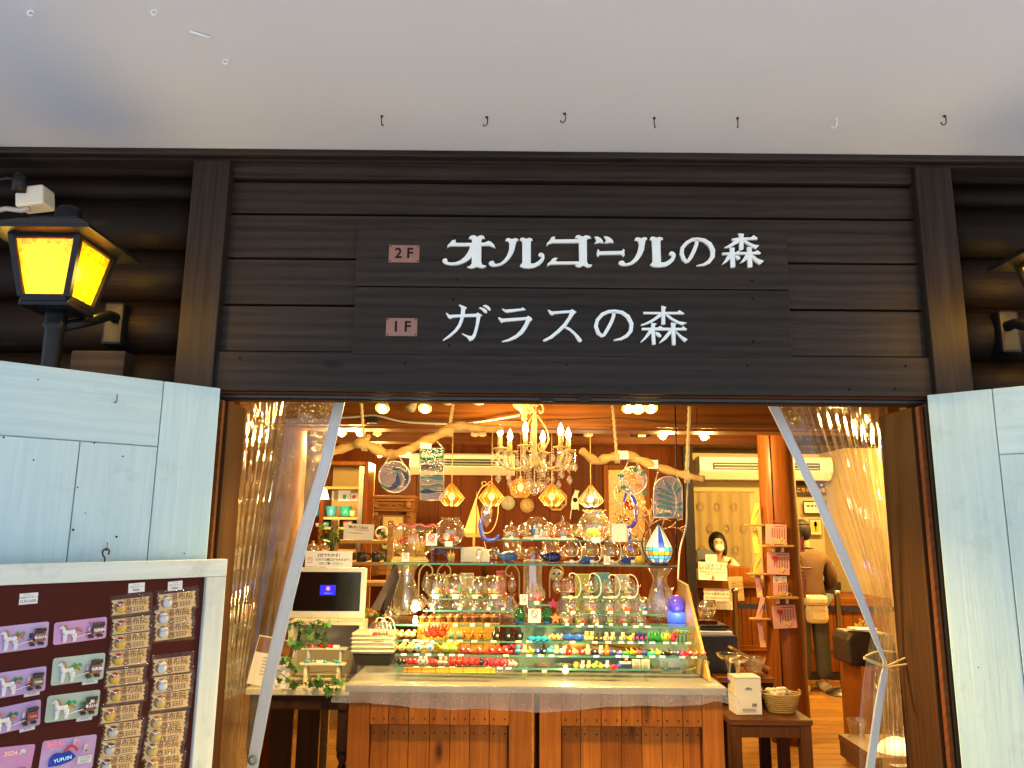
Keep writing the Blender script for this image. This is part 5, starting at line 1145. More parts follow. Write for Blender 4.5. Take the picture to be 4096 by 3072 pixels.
def ball_prof(r, z0, a0, a1, n=9): return [(r * math.sin(R(a0 + (a1 - a0) * k / n)), z0 - r * math.cos(R(a0 + (a1 - a0) * k / n))) for k in range(n + 1)]
def globe(kind, px, pyb, wpx, z, label, pal, group, n=5, top=None, tagc=True):
    "glass globe, dome, bowl or cup standing on the shelf at height z"
    p = at_z(px, pyb, z); k = S(p.y); r = wpx * k / 2 * (1.12 if kind == 'ball' else 1.06) * rg.uniform(.93, 1.07)
    t = thing({'dome': 'glass_dome', 'bowl': 'fish_bowl', 'cup': 'scene_cup', 'ball': 'scene_globe', 'hang': 'hanging_globe'}[kind], label, {'dome': 'dome', 'bowl': 'fish bowl', 'cup': 'glass cup', 'ball': 'globe', 'hang': 'hanging globe'}[kind], (p.x, p.y, z + .0006), group)
    if kind == 'dome':
        MB().lathe([(r * 1.12, 0), (r * 1.15, r * .12), (r * .9, r * .2), (0, r * .2)], 20).build('base', M_wbase, t)
        for q in range(3): MB().ball((r * .8 * math.cos(q * 2.1), r * .8 * math.sin(q * 2.1), 0), r * .1, 6, 4).build('foot', M_wbase, t)
        MB().lathe([(r, r * .2), (r, r * .7)] + ball_prof(r, r * .8, 90, 178), 22).build('glass_cover', M_clear, t)
        if top: MB().lathe([(r * .12, r * 1.78), (r * .18, r * 1.95), (r * .08, r * 2.05), (r * .14, r * 2.2), (0, r * 2.4)], 10).build('finial', M_thick, t)
        contents(t, r, r * .2, pal, n)
    elif kind == 'bowl':
        h = top or 1.85
        MB().lathe([(0, r * .02)] + [(rr2, zz2 + r * .98) for rr2, zz2 in ball_prof(r, 0, 25, 148, 10)] + [(r * .60, r * h), (r * .72, r * (h + .12))], 24, mod=lambda i, g, rr, z_: (rr * (1 + (.05 * math.cos(10 * g) if i > 10 else 0)), z_ + (.04 * r * math.sin(10 * g) if i > 11 else 0))).build('glass_body', M_clear, t)
        MB().lathe([(0, .04 * r), (r * .4, .04 * r), (r * .5, .15 * r), (0, .2 * r)], 14).build('pebbles', gm((.25, .45, .65)), t)
        contents(t, r * .85, r * .25, pal, n)
    elif kind == 'cup':
        MB().lathe([(r * .55, 0), (r * .8, r * .1), (r * .98, r * .6), (r, r * 1.1), (r * .88, r * 1.75), (r * .70, r * 1.95), (r * .2, r * 2.0), (0, r * 2.0)], 20).build('glass_body', M_clear, t); MB().tube([(r * .74 * math.cos(g), r * .74 * math.sin(g), r * 1.94) for g in [R(20 * q) for q in range(19)]], r * .035, 5).build('rim', M_thick, t)
        MB().lathe([(0, r * .1), (r * .5, r * .1), (r * .6, r * .25), (0, r * .3)], 12).build('mound', M_wbase, t); contents(t, r * .8, r * .3, pal, n)
    elif kind == 'ball':
        MB().lathe(ball_prof(r, r * .95, 24, 178, 12), 20).build('glass_body', M_clear, t); MB().lathe([(r * .55, 0), (r * .5, r * .1), (0, r * .12)], 14).build('foot', M_thick, t)
        contents(t, r * .85, r * .2, pal, n)
    else:
        MB().lathe(ball_prof(r, r * 1.55, 30, 178, 12), 20).build('glass_body', M_clear, t); MB().lathe([(0, r * .75), (r * .5, r * .75), (r * .45, r * .68), (0, r * .66)], 12).build('snow', M_wbase, t)
        contents(t, r * .8, r * .75, pal, n)
        MB().tube(smooth([(r * -.9, 0, .004), (r * .3, 0, .004), (r * 1.0, 0, .01), (r * 1.28, 0, r * .8), (r * 1.32, 0, r * 1.7), (r * 1.0, 0, r * 2.6), (r * .35, 0, r * 2.95), (r * -.05, 0, r * 2.75), (.0, 0, r * 2.6)]), r * .07, 7).build('stand', M_wbase, t)
        MB().box(-r * .9, r * .9, -r * .3, r * .3, 0, .004).build('stand_base', M_wbase, t, .001)
        MB().tube([(0, 0, r * 2.5), (0, 0, r * 2.7)], r * .05, 5).build('hook', M_wbase, t)
    if tagc: MB().box(-r * .25, r * .25, -r * 1.16, -r * 1.13, r * .02, r * .36).build('price_tag', M_paper, t)
    return t
def no_touch(px, py, w_, h_, Y, label):
    n, W, H = notice(px, py, w_, h_, Y, label, [('お手を触れ', 7, 0, -.35, M_brp), ('ないで下さい', 7, 0, -.65, M_brp)], nm='no_touch_card', mt=M_paper)
    MB().tube([(W * .55 * math.cos(a), -.003, H * .38 + W * .55 * math.sin(a)) for a in [R(20 * k) for k in range(19)]], W * .075, 5).build('red_ring', M_redp, n)
    MB().tube([(-W * .36, -.003, H * .38 + W * .36), (W * .36, -.003, H * .38 - W * .36)], W * .07, 5).build('red_bar', M_redp, n)
# top shelf
p = at_z(1640, 2248, Z1); t = thing('folded_cloth', 'folded yellow cloth under the ruffled fish bowl', 'cloth', p)
for k in range(3): MB().box(-.105 + .004 * k, .10 - .006 * k, -.03, .09, .001 + .009 * k, .009 + .009 * k, Matrix.Rotation(R(1.5 * k), 4, 'Z')).build('fold', mat('yellow_cloth', (.72, .56, .18), .85, var=.1, nscale=40), t, .003)
zr = Z1 + .03
p = at_z(1652, 2225, zr); r = 88 * S(p.y)
t = thing('ruffled_fish_bowl', 'wide fish bowl with a pink ruffled rim and yellow water plant', 'fish bowl', (p.x, p.y, zr))
MB().lathe([(0, .0), (r * .5, .0), (r * .85, r * .25), (r * .98, r * .7), (r * .85, r * 1.05), (r * .82, r * 1.15), (r * 1.08, r * 1.35)], 36, mod=lambda i, g, rr, z: (rr * (1 + (.06 * math.cos(9 * g) if i >= 5 else 0)), z + (.05 * r * math.sin(9 * g) if i == 6 else 0))).build('glass_body', M_clear, t)
MB().tube([(r * 1.08 * (1 + .06 * math.cos(9 * g)) * math.cos(g), r * 1.08 * (1 + .06 * math.cos(9 * g)) * math.sin(g), r * (1.35 + .05 * math.sin(9 * g))) for g in [2 * math.pi * k / 72 for k in range(73)]], .005, 6).build('pink_rim', gm((.75, .22, .25)), t)
inst(orn('weed', YEL), 'water_plant', t, (.03, -.01, r * .1), (0, 0, 0), r * .8)
for (u, v, s_) in ((-.5, .55, .22), (.62, .6, .2), (-.3, .75, .15), (.35, .2, .18)): inst(orn('gold', RED if v > .4 else YEL), 'goldfish', t, (u * r, -.3 * r, v * r), (0, 0, 0), r * s_ * 1.2)
no_touch(1726, 2158, 44, 46, 4.33, 'no-touch card between the ruffled bowl and the round fish bowl'); no_touch(1622, 2228, 28, 32, 4.30, 'small no-touch card on the yellow cloth'); no_touch(2175, 2140, 28, 30, 4.40, 'tiny no-touch card under the big dome'); no_touch(2095, 2398, 30, 36, 4.24, 'small no-touch card beside the small fish bowl')
no_touch(2138, 2463, 46, 50, 4.17, 'no-touch card between the two green bottles'); no_touch(2428, 2242, 24, 30, 4.33, 'tiny no-touch card among the hanging globes')
globe('bowl', 1800, 2186, 108, RA, 'round fish bowl with frilled neck and red goldfish on a glass box', [RED, RED, ORG, WHT, RED], 'fish bowls', 7)
# sailboat
p = at_z(1895, 2190, Z1 + .02); t = thing('sail_boat', 'yellow sailed model boat beside the round fish bowl', 'model boat', (p.x, p.y, Z1 + .001)); k = S(p.y)
MB().prism([(-42 * k, 12 * k), (42 * k, 12 * k), (30 * k, 0), (-30 * k, 0)], lambda u, v, d: (u, d, v + 48 * k), -.012, .012).build('hull', W_yel, t, .002); MB().box(-.01, .01, -.01, .01, 0, 48 * k).build('stand', W_yel, t)
MB().tube([(8 * k, 0, 55 * k), (8 * k, 0, 225 * k)], .003, 6).build('mast', W_yel, t)
ms = mat('yellow_sail', (.70, .50, .16), .8, var=.08)
MB().prism([(6 * k, 62 * k), (6 * k, 205 * k), (-42 * k, 62 * k)], lambda u, v, d: (u, d - .01 * math.sin(u * 30), v), 0, .002).build('sail', ms, t); MB().prism([(11 * k, 62 * k), (11 * k, 175 * k), (34 * k, 62 * k)], lambda u, v, d: (u, d, v), 0, .002).build('sail', ms, t)
# ring stand with glass dolphin
p = at_z(1945, 2192, Z1 + .02); k = S(p.y); t = thing('dolphin_ring_stand', 'cream ring stand holding a blue and clear glass dolphin', 'ornament', (p.x, p.y, Z1 + .001))
MB().tube([(45 * k * math.cos(a), 0, 160 * k + 95 * k * math.sin(a)) for a in [R(-120 + 12.5 * q) for q in range(25)]], .0042, 7).build('ring', M_cream, t); MB().lathe([(0, 0), (.05, 0), (.05, .006), (0, .006)], 18).build('base', M_wbase, t); MB().tube([(-22 * k, 0, 78 * k), (0, 0, .004)], .004, 6).build('foot_rod', M_cream, t)
for s_ in (-1, 1): MB().tube([(s_ * 12 * k + 9 * k * math.cos(a), 0, 258 * k + 9 * k * math.sin(a)) for a in [R(30 * q) for q in range(13)]], .0035, 6).build('bow', M_cream, t)
MB().tube(smooth([(0, 0, 255 * k), (2 * k, 0, 210 * k), (-2 * k, 0, 150 * k), (-24 * k, 0, 100 * k), (-8 * k, 0, 45 * k), (30 * k, 0, 40 * k), (48 * k, 0, 60 * k)]), [.002, .003, .004] + [.01 + .012 * math.sin(q / 27 * 3.1) for q in range(28)], 9).build('dolphin', gm((.03, .08, .5)), t)
MB().lathe([(0, 230 * k), (8 * k, 210 * k), (24 * k, 150 * k), (18 * k, 110 * k), (0, 85 * k)], 14).build('glass_drop', M_thick, t)
globe('dome', 2045, 2158, 62, R1, 'small glass dome with a crown knob and seaside scene', [SKY, WHT, TEA, RED, WHT], 'glass domes on the raised shelf', 8, top=1)
globe('dome', 2148, 2158, 98, R1, 'big glass dome with blue and green sea scene', [BLU, TEA, SKY, WHT, GRN], 'glass domes on the raised shelf', 9)
globe('dome', 2252, 2160, 72, R1, 'glass dome crowded with orange and pink fish', [ORG, PNK, ORG, SKY, BLU], 'glass domes on the raised shelf', 10, top=1)
globe('bowl', 2377, 2172, 128, R1, 'big fish bowl with lime water plants and a wide mouth', [LIM, LIM, RED, BLU, YEL, LIM], 'fish bowls', 11, top=1.9)
p = at_z(2475, 2168, R1); k = S(p.y); t = thing('square_tumbler', 'square clear glass box between the big bowl and the blue wave', 'glass box', (p.x, p.y, R1 + .001)); MB().box(-30 * k, 30 * k, -.03, .03, .0, 70 * k).build('glass_body', M_thick, t); contents(t, .035, .01, [GRN, WHT, CRM], 5)
p = at_z(2520, 2190, Z1 + .05); k = S(p.y); t = thing('blue_glass_wave', 'tall curled cobalt blue glass dolphin sculpture', 'sculpture', (p.x, p.y, Z1 + .001))
MB().tube(smooth([(-28 * k, 0, 175 * k), (-8 * k, 0, 238 * k), (12 * k, 0, 228 * k), (26 * k, 0, 180 * k), (24 * k, 0, 130 * k), (0, 0, 100 * k), (-30 * k, 0, 120 * k)], 6), [.004 + .017 * math.sin(3.1 * q / 36) for q in range(37)], 10).build('body', gm((.012, .02, .42)), t)
MB().lathe([(0, 0), (.035, 0), (.03, .02), (.012, 60 * k), (.018, 105 * k), (0, 108 * k)], 12).build('pedestal', gm((.02, .03, .4)), t)
# white coral
p = at_z(2575, 2210, Z1 + .03); k = S(p.y); t = thing('white_coral', 'branching cream coral behind the drop lamp', 'coral', (p.x, p.y, Z1 + .001)); mc = mat('cream_coral', (.66, .52, .30), .7, var=.1, bump=.3, nscale=60)
b = MB()
def twig(p0, ang, L, r, d):
    p1 = (p0[0] + L * math.sin(ang), p0[1] + rg.uniform(-.01, .01), p0[2] + L * math.cos(ang)); b.tube([p0, ((p0[0] + p1[0]) / 2 + rg.uniform(-.004, .004), p0[1], (p0[2] + p1[2]) / 2), p1], [r, r * .9, r * .75], 6)
    if d: [twig(p1, ang + q, L * rg.uniform(.62, .85), r * .75, d - 1) for q in ((-.5, .45) if rg.random() > .35 else (-.6, .05, .6))]
for a in (-.35, .05, .4): twig((0, 0, .0), a, 75 * k, .0085, 4)
b.build('branches', mc, t)
# drop-shaped stained lamp
p = at_z(2638, 2262, Z1); k = S(p.y); t = thing('drop_lamp', 'glowing drop-shaped stained glass lamp in a black wire hoop', 'table lamp', (p.x, p.y, Z1 + .001))
def glow(name, col, st): return mat(name, tuple(c * .6 for c in col), .3, emit=col, estr=st, var=.25, nscale=40)
prof = [(4, 158), (14, 140), (30, 112), (45, 84), (52, 68), (53, 56), (50, 40), (44, 26), (30, 12)]
bands = [(0, 4, [(.95, .85, .5), (.9, .9, .7), (.04, .10, .55), (.9, .85, .5)]), (4, 5, [(.10, .55, .62)]), (5, 6, [(.85, .20, .02), (.9, .55, .05)]), (6, 7, [(.12, .50, .66)]), (7, 8, [(.9, .85, .55), (.15, .3, .7)])]
NS = 14
for i0, i1, cols in bands:
    for j in range(NS):
        g0, g1 = 2 * math.pi * j / NS, 2 * math.pi * (j + 1) / NS; vs = []; 
        for i in range(i0, i1 + 1): vs += [(prof[i][0] * k * math.cos(g0), prof[i][0] * k * math.sin(g0), prof[i][1] * k), (prof[i][0] * k * math.cos(g1), prof[i][0] * k * math.sin(g1), prof[i][1] * k)]
        c_ = cols[j % len(cols)]; MB().add(vs, [(2 * q, 2 * q + 1, 2 * q + 3, 2 * q + 2) for q in range(i1 - i0)]).build('pane', glow('lamp_pane_%s' % str(c_), c_, .5), t)
for j in range(NS): g0 = 2 * math.pi * j / NS; MB().tube([((rr2 + .4) * k * math.cos(g0), (rr2 + .4) * k * math.sin(g0), zz2 * k) for rr2, zz2 in prof], .0014, 5).build('lead_line', M_ink, t)
for i in (4, 5, 6, 7): MB().tube([((prof[i][0] + .5) * k * math.cos(a), (prof[i][0] + .5) * k * math.sin(a), prof[i][1] * k) for a in [R(18 * q) for q in range(21)]], .0014, 5).build('lead_ring', M_ink, t)
MB().lathe([(0, 0), (38 * k, 0), (38 * k, 9 * k), (10 * k, 14 * k), (8 * k, 20 * k), (0, 20 * k)], 20).build('foot', W_dk, t)
MB().tube([(66 * k * math.cos(a), 0, 82 * k + 74 * k * math.sin(a)) for a in [R(10 * q) for q in range(37)]], .003, 6).build('hoop', M_black, t); MB().tube([(0, 0, 156 * k), (0, 0, 172 * k)], .003, 6).build('hanger', M_black, t)
lamp_light(t, (0, -.08, 60 * k), .6, .03, (1, .75, .4))
# lower things on the top shelf
p = at_z(1915, 2252, Z1); k = S(p.y); t = thing('glass_jellyfish', 'small clear glass jellyfish on the top shelf', 'ornament', (p.x, p.y, Z1 + .001)); MB().lathe([(8 * k, 0), (12 * k, 25 * k), (17 * k, 35 * k), (15 * k, 48 * k), (0, 56 * k)], 12).build('body', M_thick, t)
p = at_z(1885, 2252, Z1); k = S(p.y); t = thing('glass_basket', 'cream wave-shaped glass dish behind the jellyfish', 'dish', (p.x, p.y + .08, Z1 + .001)); MB().prism([(-45 * k, 0), (70 * k, 0), (68 * k, 35 * k), (45 * k, 58 * k), (20 * k, 60 * k), (-45 * k, 56 * k)], lambda u, v, d: (u, d, v), 0, .03).build('dish', M_wbase, t, .006)
t = thing('yellow_coral', 'yellow glass coral and blue fan inside the glass box', 'ornament', at_z(1790, 2246, Z1)); inst(orn('weed', (.75, .62, .22)), 'coral', t, (.02, 0, 0), sc=.06); MB().prism([(-.07, .04), (-.05, .075), (-.01, .05), (.0, .02), (-.03, .045)], lambda u, v, d: (u, d, v), 0, .01).build('blue_fan', gm(NAV), t)
for (x, w_, c_, lb, pl) in ((2052, 74, NAV, 'tall clear tumbler tinted blue at its foot', [BLU, WHT]), (2202, 74, BLU, 'tall clear tumbler behind the navy dolphin', [BLU, SKY])):
    p = at_z(x, 2225, Z1); k = S(p.y); t = thing('tumbler', lb, 'tumbler', (p.x, p.y, Z1 + .001)); MB().lathe([(0, .0), (28 * k, 0), (36 * k, 65 * k)], 18).build('glass_body', M_thick, t); inst(orn('hill', c_), 'tinted_foot', t, (0, 0, .004), sc=26 * k)
for (x, y, c_, h_, lb) in ((2030, 2246, (.10, .22, .55), 48, 'clear and blue glass dolphin lying on the top shelf'), (2202, 2250, NAV, 50, 'navy glass dolphin lying on the top shelf'), (2345, 2250, BLU, 34, 'small blue glass turtle under a hanging globe'), (2505, 2250, BLU, 34, 'small blue glass turtle near the yellow honey jar')):
    fig('whale' if h_ > 40 else 'turtle', c_, x, y, Z1, h_, lb, 'blue sea animals on the top shelf')
globe('dome', 2130, 2246, 60, Z1, 'glass dome with red and blue fish between the tumblers', [RED, BLU, YEL, WHT], 'domes on the top shelf', 7)
globe('ball', 2172, 2240, 32, Z1, 'tiny globe with green plant beside the tumbler', [GRN, WHT, RED], 'domes on the top shelf', 4)
for i, (x, pl) in enumerate(((2290, [ORG, CRM, SKY, RED]), (2370, [RED, GRN, WHT, YEL]), (2448, [RED, TEA, YEL, WHT]), (2532, [BLU, ORG, WHT, GRN]))):
    globe('hang', x - 6, 2250, 58, Z1, 'hanging globe on a curved stand, %s from the drop lamp on the top shelf' % ['fourth', 'third', 'second', 'first'][i], pl, 'hanging globes on the top shelf', 6)
p = at_z(2560, 2254, Z1); k = S(p.y); t = thing('honey_jar', 'yellow glass jar of beads beside the drop lamp', 'jar', (p.x, p.y, Z1 + .001)); MB().lathe([(0, 0), (16 * k, 0), (19 * k, 12 * k), (17 * k, 26 * k), (0, 30 * k)], 14).build('jar', gm((.7, .5, .06)), t)
# behind and between: curled hangers, plain blown pieces
def curl(px, py, Y, h, label, flip=1):
    p = at(px, py, Y); t = thing('curled_wire_stand', label, 'stand', p, 'cream curled wire stands'); k = S(Y)
    MB().tube(smooth([(flip * x * k, 0, y * k) for x, y in ((-25, 0), (-26, 60), (-22, 100), (0, 122), (22, 112), (26, 88), (8, 80), (4, 95))]), .0045, 7).build('wire', M_cream, t)
    MB().lathe([(0, 0), (.02, .02), (.026, .05), (.012, .10), (0, .115)], 12, (flip * .004, 0, .02)).build('glass_drop', M_thick, t)
curl(1700, 2388, 4.5, 120, 'curled cream wire stand beside the fluted vase'); curl(1772, 2388, 4.55, 120, 'tall curled cream wire stand behind the rounded cups'); curl(2050, 2390, 4.6, 120, 'curled cream wire stand beside the glass cylinder', -1); curl(2225, 2392, 4.6, 120, 'curled cream wire stand in front of the owl cushion')
p = at(2225, 2300, 4.7); t = thing('owl_ornament', 'cream round-eyed owl ornament behind the wire stand', 'ornament', p); MB().ball((0, 0, 0), .04, 14, 8, (1, .6, .9)).build('body', M_wbase, t)
for s_ in (-1, 1): MB().ball((s_ * .015, -.022, .008), .007, 8, 5).build('eye', M_ink, t)
MB().lathe([(.006, 0), (0, .012)], 6, (0, -.026, -.006)).build('beak', gm(ORG), t)
# risers rows
for i, (x, pl) in enumerate(((1746, [GRN, RED, WHT, YEL]), (1826, [WHT, RED, GRN, CRM]), (1903, [GRN, RED, CRM, WHT]), (1979, [RED, CRM, TEA, YEL]))): globe('cup', x, 2391, 80, R2a, 'rounded clear cup with a tiny scene, %s of four from the vase end' % ORD[i], pl, 'rounded scene cups', 5)
for i, (x, pl) in enumerate(((2285, [RED, GRN, PNK, WHT]), (2368, [GRN, RED, WHT, YEL]), (2446, [TEA, RED, WHT, SKY]), (2518, [NAV, GRN, WHT, CRM]))): globe('hang', x - 6, 2392, 60, R2b, 'hanging globe on a curved stand, %s from the owl on the middle riser' % ORD[i], pl, 'hanging globes on the middle riser', 5)
for i, (x, w_, pl) in enumerate(((1678, 48, [ORG, WHT, RED]), (1732, 46, [BLU, RED, WHT]), (1840, 44, [WHT, CRM, GRN]), (1895, 44, [CRM, WHT, SKY]), (1955, 44, [WHT, SKY, CRM]), (2012, 46, [RED, BLU, CRM]))): globe('ball', x, 2438, w_, R3a, 'small open globe on the low riser, %s from the vase end' % ORD[i], pl, 'small globes on the low riser', 4)
for i, (x, w_, pl) in enumerate(((2289, 58, [GRN, WHT, RED, CRM]), (2368, 60, [RED, YEL, CRM, ORG]), (2438, 60, [ORG, SKY, RED, WHT]), (2503, 58, [GRN, RED, ORG, WHT]), (2573, 58, [BLU, SKY, RED, WHT]))): globe('ball', x, 2453, w_, R3b, 'scene globe in the long row, %s from the orange starfish' % ORD[i], pl, 'scene globes in the long row', 6)
for i, (x, pl) in enumerate(((2266, [CRM, RED, WHT]), (2325, [GRN, RED, LIM]), (2384, [ORG, CRM, WHT]), (2439, [GRN, LIM, RED]), (2497, [TEA, RED, GRN]), (2560, [BLK, WHT, SKY]))): globe('ball', x, 2500, 46, Z3, 'little globe below the long row, %s from the orange starfish' % ORD[i], pl, 'little globes below the long row', 4)
globe('bowl', 2146, 2415, 64, RB, 'small fish bowl with red fish on the middle glass box', [RED, RED, GRN, YEL], 'fish bowls', 6, top=1.8)
for i, x in enumerate((2079, 2189)):
    p = at_z(x, 2495, Z3); k = S(p.y); t = thing('green_bottle', 'round green glass bottle on a blue foot, %s side of the no-touch card' % ['pot', 'starfish'][i], 'bottle', (p.x, p.y, Z3 + .001))
    MB().lathe([(0, 8 * k), (16 * k, 12 * k), (22 * k, 30 * k), (18 * k, 46 * k), (9 * k, 52 * k), (12 * k, 60 * k)], 16).build('body', glass('green_bottle_glass', (.15, .55, .25), .9, .7, milk=.2, milkcol=(.1, .5, .2)), t); MB().lathe([(0, 0), (15 * k, 0), (12 * k, 12 * k), (0, 14 * k)], 12).build('foot', gm(BLU), t)
fig('star', ORG, 2222, 2498, Z3, 20, 'orange glass starfish standing by the little globes', 'starfish'); fig('star', PNK, 2212, 2440, Z3 + .04, 20, 'pink glass starfish behind the green bottle', 'starfish'); fig('star', PUR, 2248, 2432, Z3 + .05, 18, 'purple glass starfish behind the orange one', 'starfish')
# terracotta pots on the bamboo blind
M_bam = wood('bamboo', (.36, .18, .025), (.62, .37, .075), 0, .45, bump=.2, rnd=.12)
def bamboo(x0, x1, y0, y1, Yt, Yb, label):
    zt_, zb_ = at((x0 + x1) / 2, y0, Yt).z, at((x0 + x1) / 2, y1, Yb).z; xa, xb = at(x0, (y0 + y1) / 2, Yb).x, at(x1, (y0 + y1) / 2, Yb).x
    t = thing('bamboo_blind', label, 'bamboo mat', ((xa + xb) / 2, Yb, zb_)); n = max(4, int((zt_ - zb_ + abs(Yt - Yb) * .5) / .0075)); W = (xb - xa) / 2
    sl = MB().tube([(-W, 0, 0), (0, 0, 0), (W, 0, 0)], .0034, 6).mesh('slat', M_bam)
    for k in range(n): f = (k + .5) / n; inst(sl, 'slat', t, (0, (Yt - Yb) * f, (zt_ - zb_) * f), (0, 0, 0), (r_.uniform(.985, 1.0), 1, 1))
    for k in range(7): u = -W * .9 + 1.8 * W * k / 6; MB().tube([(u, -.004, 0), (u, Yt - Yb - .004, zt_ - zb_)], .0013, 5).build('stitching', M_ink, t)
bamboo(1665, 2000, 2490, 2608, 4.285, 4.25, 'yellow bamboo blind hanging behind the red shrimps'); bamboo(1612, 1982, 2670, 2692, 3.955, 3.94, 'strip of bamboo blind along the table front')
M_tc = mat('terracotta', (.50, .19, .06), .7, var=.1)
pot = MB().lathe([(0, 0), (.011, 0), (.0145, .018), (.0165, .018), (.0165, .024), (.0125, .024), (0, .022)], 12).mesh('pot', M_tc)
for i, (x, c_) in enumerate(((1690, GRN), (1724, GRN), (1757, GRN), (1800, CRM), (1828, WHT), (1866, RED), (1897, RED), (1936, CRM), (1974, CRM))):
    p = at_z(x, 2488, Z3); t = thing('terracotta_pot', 'tiny terracotta pot with a glass plant, %s from the bright lamp' % ORD[i], 'flower pot', (p.x, p.y, Z3 + .001), 'terracotta pots in a row'); inst(pot, 'pot', t, sc=1.25)
    inst(orn('weed', c_), 'plant', t, (0, 0, .024), sc=.016); inst(orn('ball', RED if i in (0, 1, 5, 6) else c_), 'bloom', t, (.004, -.006, .034), sc=.009)
for i, x in enumerate((1742, 1821, 1890, 1949)):
    p = at(x, 2499, 4.185); t = thing('price_tag', 'small price tag pinned to the bamboo blind, %s from the bright lamp' % ORD[i], 'price tag', p); MB().box(-.012, .012, 0, .001, -.008, .008).build('card', M_paper, t); text('¥660', .008, M_ink, t, (0, -.0006, -.002))
# bright clip lamp among the goods
for (x, y, r2, lb) in ((1660, 2430, 15, 'dazzling lamp bulb between the vase and the pots'), (1661, 2484, 10, 'small bright lamp below the dazzling one'), (2262, 2682, 10, 'small bright lamp at the front edge of the table')):
    p = at(x, y, 4.22 if y < 2600 else 3.95); t = thing('clip_lamp', lb, 'lamp', p); k = r2 * S(4.2); MB().ball((0, 0, 0), k, 12, 8).build('bulb', M_bulb, t); MB().lathe([(k * .6, k * .6), (k * .9, k * 1.5), (k * .5, k * 1.9)], 12).build('shade', M_cream, t); MB().tube([(0, 0, k * 1.8), (.0, .03, k * 1.4), (0, .05, -k)], .003, 6).build('clip', M_cream, t)
    lamp_light(t, (0, -.05, .0), 4.5 if r2 > 12 else 1.2, .03, (1, .74, .32))
# glowing globes
p = at_z(2706, 2488, Z3); k = S(p.y); t = thing('blue_light_globe', 'glass globe glowing violet on a lit blue base', 'globe', (p.x, p.y, Z3 + .001)); MB().lathe([(0, 0), (33 * k, 0), (34 * k, 32 * k), (30 * k, 36 * k), (0, 36 * k)], 20).build('lit_base', mat('blue_glow', (.05, .1, .7), .3, emit=(.06, .16, 1), estr=.75, var=.3), t)
MB().ball((0, 0, 66 * k), 34 * k, 18, 12).build('globe', mat('violet_globe', (.10, .06, .55), .12, emit=(.10, .08, 1), estr=.12, var=.95, nscale=110, coat=1), t); lamp_light(t, (0, -.06, .05), .25, .03, (.25, .3, 1))
p = at_z(2733, 2440, Z3); t = thing('rainbow_globe', 'rainbow-striped globe on a pink lit base behind the violet globe', 'globe', (p.x + .005, p.y - .0, Z3 + .001)); zq = at(2733, 2400, p.y).z - Z3
for i, c_ in enumerate(((.8, .03, .02), (.85, .3, .02), (.8, .7, .05), (.1, .5, .1), (.1, .3, .6))): MB().tube([((40 - 5 * i) * k * math.cos(a), .0, zq + (50 - 6 * i) * k * math.sin(a) - .0) for a in [R(10 + 16 * q) for q in range(11)]], .0045, 6).build('stripe', gm(c_), t)
MB().lathe([(0, 0), (32 * k, 0), (32 * k, zq - .0), (0, zq)], 16).build('lit_base', mat('pink_glow', (.7, .1, .1), .3, emit=(1, .14, .12), estr=.5), t)
# shelf Z4 rows
def row(shape, col, xs, y, z, h, label, group, **kw):
    for x in xs: fig(shape, col, x, y + (x - 2140) * .011, z, h, label, group, **kw)
row('spiky', (.80, .07, .02), (1712, 1738, 1765), 2559, Z4, 50, 'bright red spiny glass shrimp before the bamboo blind', 'red shrimps')
row('weed', (.25, .50, .30), (1805, 1836), 2559, Z4, 28, 'pale green glass sprig beside the red shrimps', 'pale sprigs'); row('animal', ORG, (1855, 1890, 1925), 2559, Z4, 26, 'small orange and black glass frog before the bamboo', 'orange frogs', accent=BLK)
row('bird', (.65, .45, .12), (1598, 1625, 1650), 2557, Z4, 24, 'small cream and orange glass animal at the bag end', 'cream animals', accent=WHT)
row('penguin', BLK, (1985, 2030, 2075), 2563, Z4, 34, 'black glass penguin beside the turtles', 'black penguins', accent=CRM)
row('turtle', (.02, .30, .62), (2128, 2155, 2180), 2563, Z4, 28, 'bright blue glass turtle', 'bright blue turtles', rz=.4); row('bird', (.62, .42, .18), (2202, 2222, 2240), 2563, Z4, 22, 'brown striped glass owl beside the turtles', 'brown owls', accent=BLK)
row('whale', (.02, .10, .55), (2272, 2310), 2563, Z4, 34, 'cobalt glass whale on the middle of the turtle shelf', 'cobalt whales'); row('animal', (.75, .50, .18), (2345, 2366), 2563, Z4, 28, 'honey coloured glass dog', 'honey dogs'); row('penguin', (.06, .06, .03), (2382, 2400), 2563, Z4, 24, 'small dark glass penguin with yellow belly', 'dark penguins', accent=YEL)
row('animal', CRM, (2425, 2450, 2490), 2563, Z4, 26, 'cream glass sheep on the turtle shelf', 'cream sheep', accent=ORG); row('bird', YEL, (2526,), 2563, Z4, 26, 'yellow and pink glass parrot before the sandals', 'parrots', accent=PNK)
row('flip', NAV, (2544, 2562, 2580), 2564, Z4, 30, 'navy glass sandal with a pink thong', 'navy sandals', accent=PNK); row('weed', GRN, (2606, 2632), 2563, Z4, 34, 'tall dark green glass grass tuft', 'dark grass tufts'); row('weed', LIM, (2656, 2672), 2563, Z4, 30, 'lime green glass grass tuft', 'lime grass tufts')
row('spiky', (.75, .03, .05), (2693,), 2564, Z4, 34, 'single crimson glass coral next to the palms', 'crimson coral'); row('palm', (.10, .20, .04), (2712, 2728, 2744), 2564, Z4, 32, 'little green glass palm tree', 'glass palms')
